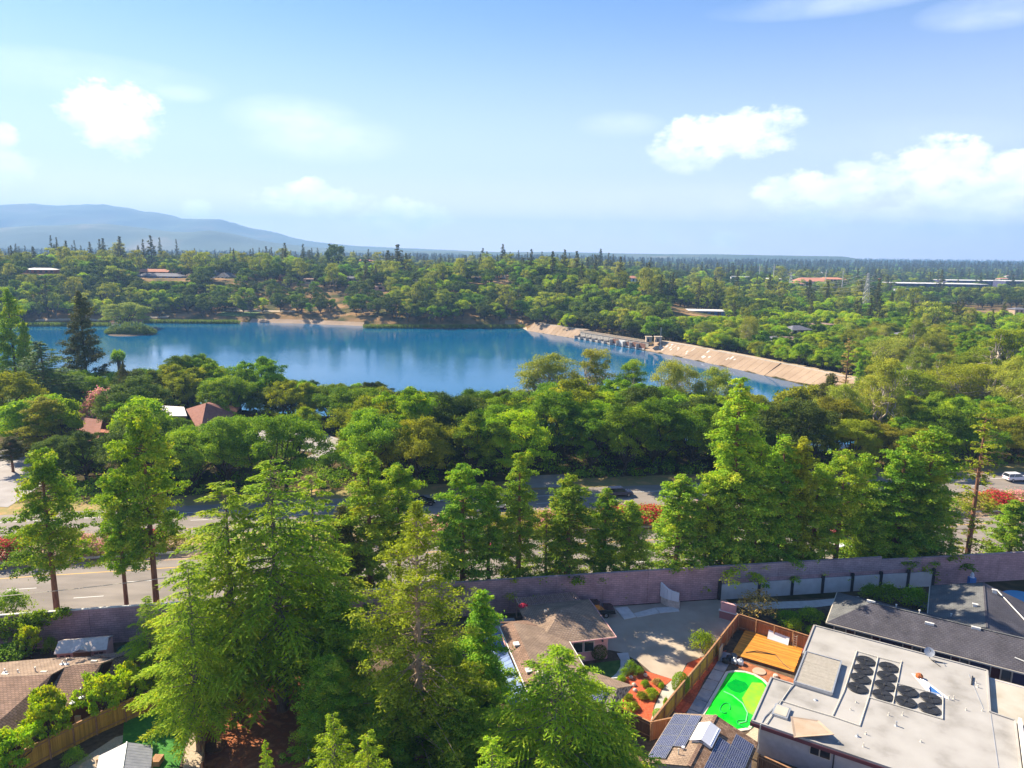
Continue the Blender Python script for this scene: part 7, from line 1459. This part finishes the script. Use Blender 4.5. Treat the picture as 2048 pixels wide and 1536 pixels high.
# ------------------------------------------------------------------ the woods
HASH = {}
def _hput(x, y, r): HASH.setdefault((int(x//20), int(y//20)), []).append((x, y, r))
for _q in PLACED: _hput(*_q)
def hfree(x, y, r, k):
    i, j = int(x//20), int(y//20)
    for a in (i-1, i, i+1):
        for b in (j-1, j, j+1):
            for (p, q, c) in HASH.get((a, b), ()):
                if (p-x)**2+(q-y)**2 < (k*(r+c))**2: return False
    return True
OPEN = [(1785, 2080, 930, 571), (1580, 1700, 860, 557), (272, 392, 600, 560), (40, 135, 590, 546), (412, 478, 606, 557), (1245, 1285, 800, 562), (938, 968, 600, 566), (988, 1024, 600, 566), (1335, 1455, 505, 630), (600, 636, 585, 560), (555, 578, 600, 556), (735, 775, 560, 576), (822, 842, 620, 564), (685, 722, 610, 560), (1470, 1490, 560, 612), (1575, 1660, 390, 664)]
def scatter(n, box, kinds, rmin, cond=None, sc=(.8, 1.2), k=.62):
    x0, y0, x1, y1 = box; X = rng.uniform(x0, x1, n); Y = rng.uniform(y0, y1, n); SD = sdist(X, Y, LAKE); Z = terrain(X, Y)
    ok = np.abs(X) < Y*.74+14
    for L_ in LOTS: ok &= sdist(X, Y, np.array(L_)) > 0
    for a, b, r in BLD: ok &= (X-a)**2+(Y-b)**2 > (r+3.0)**2
    if cond: ok &= cond(X, Y, SD, Z)
    names = [q[0] for q in kinds]; ws = [q[1] for q in kinds]; c = 0
    for i in np.nonzero(ok)[0]:
        x, y = float(X[i]), float(Y[i]); s = random.uniform(*sc); kd = random.choices(names, ws)[0]; hk = {'euc': 19, 'pine': 23, 'red': 20}.get(kd, 12.2)
        q = proj(x, y, Z[i])[0]; lim_ = 0
        if 130 < y < (345 if q < 1500 else 262):          # the view over the lake stays open
            lim_ = 748 if q < 345 else 708 if q < 565 else 770 if q < 780 else 790 if q < 1050 else 762 if q < 1500 else 806 if q < 1585 else 775 if q < 1700 else 640
            if y < 182 and 505 < q < 715: lim_ = 928
            if y < 158 and q < 70: lim_ = 990
            if y < 186 and 95 < q < 250: lim_ = 872
            if y < 178 and 360 < q < 480: lim_ = 868
        for q0, q1, ym, lv_ in OPEN:
            if q0 < q < q1 and y < ym: lim_ = max(lim_, lv_)
        while s > .45 and proj(x, y, Z[i]+hk*s)[1] < lim_: s *= .93
        if s <= .45: continue
        if not hfree(x, y, rmin*s, k): continue
        WOODS.append((x, y, kd, s)); _hput(x, y, rmin*s); c += 1
    return c
def offroad(x, y): return y > yw(x)+42.5
# strip between highway and lake
scatter(2600, (-130, 128, 62, 215), [('oak', 5), ('doak', 3), ('bright', 1.3), ('gold', .0)], 5.6, lambda x, y, d, z: offroad(x, y) & (d > 2), (.9, 1.3), .56)
scatter(1800, (-220, 190, -60, 330), [('oak', 5), ('doak', 3), ('euc', .3)], 5.5, lambda x, y, d, z: (d > 2) & (d < 70), (.85, 1.25), .58)
# right hand mass
scatter(1800, (50, 140, 250, 255), [('oak', 4), ('bright', 2.6), ('euc', 1.0), ('gold', 1.0), ('red', .7)], 5.6, lambda x, y, d, z: offroad(x, y) & (d > 2), (.7, 1.02), .62)
scatter(1600, (95, 240, 330, 480), [('oak', 3), ('bright', 5.5), ('gold', .5), ('euc', .6), ('red', .6), ('doak', .8)], 5.4, lambda x, y, d, z: d > 14, (.6, .95), .60)
n_near = len(WOODS)
US = Leaves(); rgu = np.random.default_rng(31); cu = 0
for _ in range(2600):
    x = rgu.uniform(-125, 170); y = yw(x)+rgu.uniform(43.5, 95)
    if rgu.random() > math.exp(-(y-yw(x)-43.5)/26) or sdl_(x, y) < 2 or any(inpoly(x, y, L_) for L_ in LOTS): continue
    r_ = rgu.uniform(.8, 2.2); tn = rgu.normal()*.2+.45
    for j in range(2): clump(US, rgu, np.array([x+rgu.normal()*r_*.5, y+rgu.normal()*r_*.5, tz(x, y)+r_*.45]), r_, 46, .42, .75, .3, tn, .6)
    cu += 1
    if cu > 520: break
v, f, t = US.arrays(); me = np_mesh('undergrowth', v, f, t); me.materials.append(MATS['leaf_oak']); tag(inst('undergrowth', me), kind='stuff')
# beyond the dam
scatter(900, (95, 280, 210, 420), [('oak', 4), ('bright', 3), ('doak', 2)], 5.0, lambda x, y, d, z: d > 13, (.55, .85), .5)
damback = lambda x, y, d, z: d > 13
scatter(2600, (10, 380, 300, 640), [('oak', 3.5), ('doak', 6), ('bright', 1.6), ('euc', 1.3), ('pine', .5)], 6.0, damback, (.7, 1.35), .54)
# far bank: oaks on the slope, eucalypts and willows near the water, dark wood to the left
def bank(x, y, d, z):
    yy = y*math.cos(_p)-(z-CAM_H)*math.sin(_p); px = 1024+x/yy*FPX; open_ = (px > 430) & (px < 770)
    return (d > 5) & (y > 440) & (~open_ | ((d > 12) & (rng.random(len(x)) < np.where(d < 80, .11, .85))))
scatter(6500, (-470, 440, 60, 660), [('oak', 3.5), ('doak', 6.5), ('bright', 1.0), ('euc', 1.3), ('pine', .3)], 6.0, bank, (.75, 1.25), .50)
# plateau and beyond
scatter(2600, (-600, 640, 620, 900), [('oak', 3.5), ('doak', 6), ('bright', 1.8), ('euc', .8), ('pine', 1.5)], 8.0, None, (.75, 1.45), .66)
scatter(900, (-800, 900, 900, 1250), [('oak', 3), ('doak', 5), ('bright', 1.6), ('pine', 2.6), ('euc', .8)], 14, None, (.9, 1.3), .8)
# single tall skyline conifers of the photograph
for px, top, Y, w in ((300, 470, 700, 26), (285, 478, 705, 18), (238, 472, 690, 30), (205, 476, 760, 24), (100, 470, 880, 16), (112, 474, 890, 14), (148, 480, 900, 12), (318, 474, 900, 14), (352, 478, 940, 12), (795, 488, 640, 44), (775, 500, 650, 36), (812, 505, 655, 30), (1047, 515, 640, 34), (1202, 497, 900, 22), (1218, 505, 910, 18), (1185, 508, 900, 14), (670, 486, 720, 46), (1302, 514, 980, 14), (1716, 600, 470, 44), (1395, 560, 700, 40), (1520, 560, 760, 22), (1885, 540, 820, 24)):
    o = None; x, _, zt = at_y(px, top, Y); z0 = tz(x, Y); T = FCON[int(px) % 3] if px != 670 else FOAK[0]
    s = (zt-z0)/T.h; k = FPX/Y; PLACED.append((x, Y, 5)); WOODS.append((x, Y, 'pine' if px != 670 else 'doak', ('fit', s, (w/2/k)/(T.r*s), T)))

KIND = {'oak': ('oak_tree', 'oak', None), 'doak': ('oak_tree', 'oak', 'leaf_dark_oak'), 'bright': ('broadleaf_tree', 'tree', 'leaf_lime'), 'gold': ('broadleaf_tree', 'tree', 'leaf_gold'),
        'euc': ('eucalyptus_tree', 'eucalyptus', None), 'red': ('redwood_tree', 'redwood', None), 'pine': ('pine_tree', 'pine', None)}
ADJ = {'oak': 'green oak', 'doak': 'dark green oak', 'bright': 'bright green leafy tree', 'gold': 'golden green tree', 'euc': 'olive eucalyptus', 'red': 'green redwood', 'pine': 'dark pointed conifer'}
# visibility by size in the picture: the largest of each kind stay objects, the rest goes into the mass
items = []
_Z = terrain(np.array([w[0] for w in WOODS]), np.array([w[1] for w in WOODS]))
for (x, y, kd, s), z in zip(WOODS, map(float, _Z)):
    pxx, pyy = proj(x, y, z+6)
    items.append(dict(x=x, y=y, z=z, k=kd, s=s, px=pxx, py=pyy))
ORDW = ['first', 'second', 'third', 'fourth', 'fifth', 'sixth', 'seventh', 'eighth', 'ninth', 'tenth', 'eleventh', 'twelfth']
def ordw(n): return ORDW[n] if n < 12 else f'{n+1}th' if (n+1) % 10 not in (1, 2, 3) or (n+1) % 100 in (11, 12, 13) else f"{n+1}{['st','nd','rd'][(n+1) % 10-1]}"
lim = {}
mass = []
keep = []
for it in sorted(items, key=lambda i: i['y']):
    nm = KIND[it['k']][0]
    if lim.get(nm, 0) >= (270 if nm != 'pine_tree' else 150) and not isinstance(it['s'], tuple): mass.append(it); continue
    lim[nm] = lim.get(nm, 0)+1; keep.append(it)
zones = {}
for it in keep: zones.setdefault((it['k'], sector(it['px'], it['y'])), []).append(it)
for (kd, sec), L_ in zones.items():
    ysr = sorted(i['y'] for i in L_); n = len(L_)
    for it in L_:
        r_ = ysr.index(it['y'])/n; it['band'] = 0 if r_ < 1/3 else 1 if r_ < 2/3 else 2
        if n < 7: it['band'] = None
    for bnd in (0, 1, 2, None):
        q = sorted([i for i in L_ if i['band'] == bnd], key=lambda i: i['px'])
        for j, it in enumerate(q):
            it['label'] = f"{ADJ[kd]} {sec}" + (f" {BANDW[bnd]} row" if bnd is not None else '') + (f", {ordw(j)} from left" if len(q) > 1 else '')
def near_T(kd, i):
    return {'oak': OAK[i % 5], 'doak': OAK[i % 5], 'bright': OAK[(i+1) % 5] if i % 3 else BRI[0], 'gold': OAK[i % 5], 'euc': EUC[i % 3], 'red': RED[i % 4], 'pine': DPINE}[kd]
def far_T(kd, i):
    return {'oak': FOAK[i % 4], 'doak': FOAK[i % 4], 'bright': FOAK[i % 4], 'gold': FOAK[i % 4], 'euc': FEUC[i % 3], 'red': FCON[i % 3], 'pine': FCON[i % 3]}[kd]
for i, it in enumerate(keep):
    nm, cat, leaf = KIND[it['k']]; far_ = it['y'] > 380 or isinstance(it['s'], tuple)
    T = far_T(it['k'], i) if far_ else near_T(it['k'], i)
    if it['k'] == 'bright': leaf = 'leaf_lime' if i % 2 else 'leaf_bright'
    s = it['s']; sxy = 1.0
    if isinstance(s, tuple): _, s, sxy, T = s
    elif it['k'] in ('bright', 'gold') and far_: s *= .8
    put(T, nm, it['label'], cat, it['x'], it['y'], it['z'], s, None, 'woods '+sector(it['px'], it['y']), leaf=leaf, sxy=sxy)
# the rest of the woods: one mass per look, out to the plain
def cloud(name, pts, protos, leafm=None):
    me = bpy.data.meshes.new(name); me.from_pydata([p[:3] for p in pts], [], [])
    for nm_, vals in (('scl', [p[3] for p in pts]), ('rot', [p[4] for p in pts])):
        a = me.attributes.new(nm_, 'FLOAT', 'POINT'); a.data.foreach_set('value', vals)
    a = me.attributes.new('pick', 'INT', 'POINT'); a.data.foreach_set('value', [int(p[5]) for p in pts])
    c = bpy.data.collections.new(name+'_kinds')
    for j, T in enumerate(protos):
        q = bpy.data.objects.new(f'{name}_kind', T.full); c.objects.link(q)
        if leafm and leafm[j]: q.material_slots[0].link = 'OBJECT'; q.material_slots[0].material = MATS[leafm[j]]
    o = bpy.data.objects.new(name, me); COL.objects.link(o)
    g = bpy.data.node_groups.new(name, 'GeometryNodeTree'); g.interface.new_socket('Geometry', in_out='INPUT', socket_type='NodeSocketGeometry'); g.interface.new_socket('Geometry', in_out='OUTPUT', socket_type='NodeSocketGeometry')
    N, L = g.nodes, g.links; gi = N.new('NodeGroupInput'); go = N.new('NodeGroupOutput'); ip = N.new('GeometryNodeInstanceOnPoints'); ci = N.new('GeometryNodeCollectionInfo')
    ci.inputs['Collection'].default_value = c; ci.inputs['Separate Children'].default_value = True; ci.inputs['Reset Children'].default_value = True
    def na(n_, t_): q = N.new('GeometryNodeInputNamedAttribute'); q.data_type = t_; q.inputs[0].default_value = n_; return q.outputs['Attribute']
    L.new(gi.outputs[0], ip.inputs['Points']); L.new(ci.outputs[0], ip.inputs['Instance']); ip.inputs['Pick Instance'].default_value = True
    L.new(na('pick', 'INT'), ip.inputs['Instance Index']); cx = N.new('ShaderNodeCombineXYZ'); L.new(na('rot', 'FLOAT'), cx.inputs[2]); L.new(cx.outputs[0], ip.inputs['Rotation']); L.new(na('scl', 'FLOAT'), ip.inputs['Scale'])
    L.new(ip.outputs[0], go.inputs[0]); md = o.modifiers.new('plant', 'NODES'); md.node_group = g
    return tag(o, kind='stuff')
XOAK = [broadleaf(161+i, 11, 6.4, 9, 16, 2.4, joined=True, irr=.4, nseg=3, rc=.4) for i in range(2)]; XCON = [conifer(181+i, 21, 4.2, 16, 1, 9, 2.3, .05, leaf='leaf_dark_pine', bark='bark_dark', joined=True, tuft=1.7, prof=.8, round_top=False, nseg=3, gap=0) for i in range(2)]
KI = {'oak': 0, 'doak': 1, 'bright': 2, 'gold': 2, 'euc': 3, 'red': 4, 'pine': 4}
pts = [(i['x'], i['y'], i['z'], i['s'], random.random()*6.3, KI[i['k']]) for i in mass]
rg = np.random.default_rng(77); cand = []
for y0, y1, n in ((900, 1300, 900), (1300, 2000, 3600)):
    y = rg.uniform(y0, y1, n); x = rg.uniform(-.78, .78, n)*y; z = terrain(x, y)
    for j in range(n):
        if any((x[j]-a)**2+(y[j]-b)**2 < (r+6)**2 for a, b, r in BLD if b > 880): continue
        r_ = rg.random(); pts.append((x[j], y[j], z[j], rg.uniform(.8, 1.25), rg.random()*6.3, 1 if r_ < .50 else 0 if r_ < .64 else 4 if r_ < .86 else 3 if r_ < .92 else 2))
cloud('distant_woods', pts, [FOAK[0], FOAK[1], FOAK[2], FEUC[0], FCON[0]], [None, 'leaf_dark_oak', 'leaf_bright', None, None])
n = 26000; y = 2000*np.exp(rg.random(n)*math.log(7600/2000)); x = rg.uniform(-.78, .78, n)*y; z = terrain(x, y)
pk = rg.random(n); pts = [(x[j], y[j], z[j], rg.uniform(.9, 1.6), rg.random()*6.3, 0 if pk[j] < .55 else 1 if pk[j] < .72 else 2) for j in range(n)]
cloud('horizon_woods', pts, [XOAK[0], XOAK[1], XCON[0]], ['leaf_dark_oak', None, None])
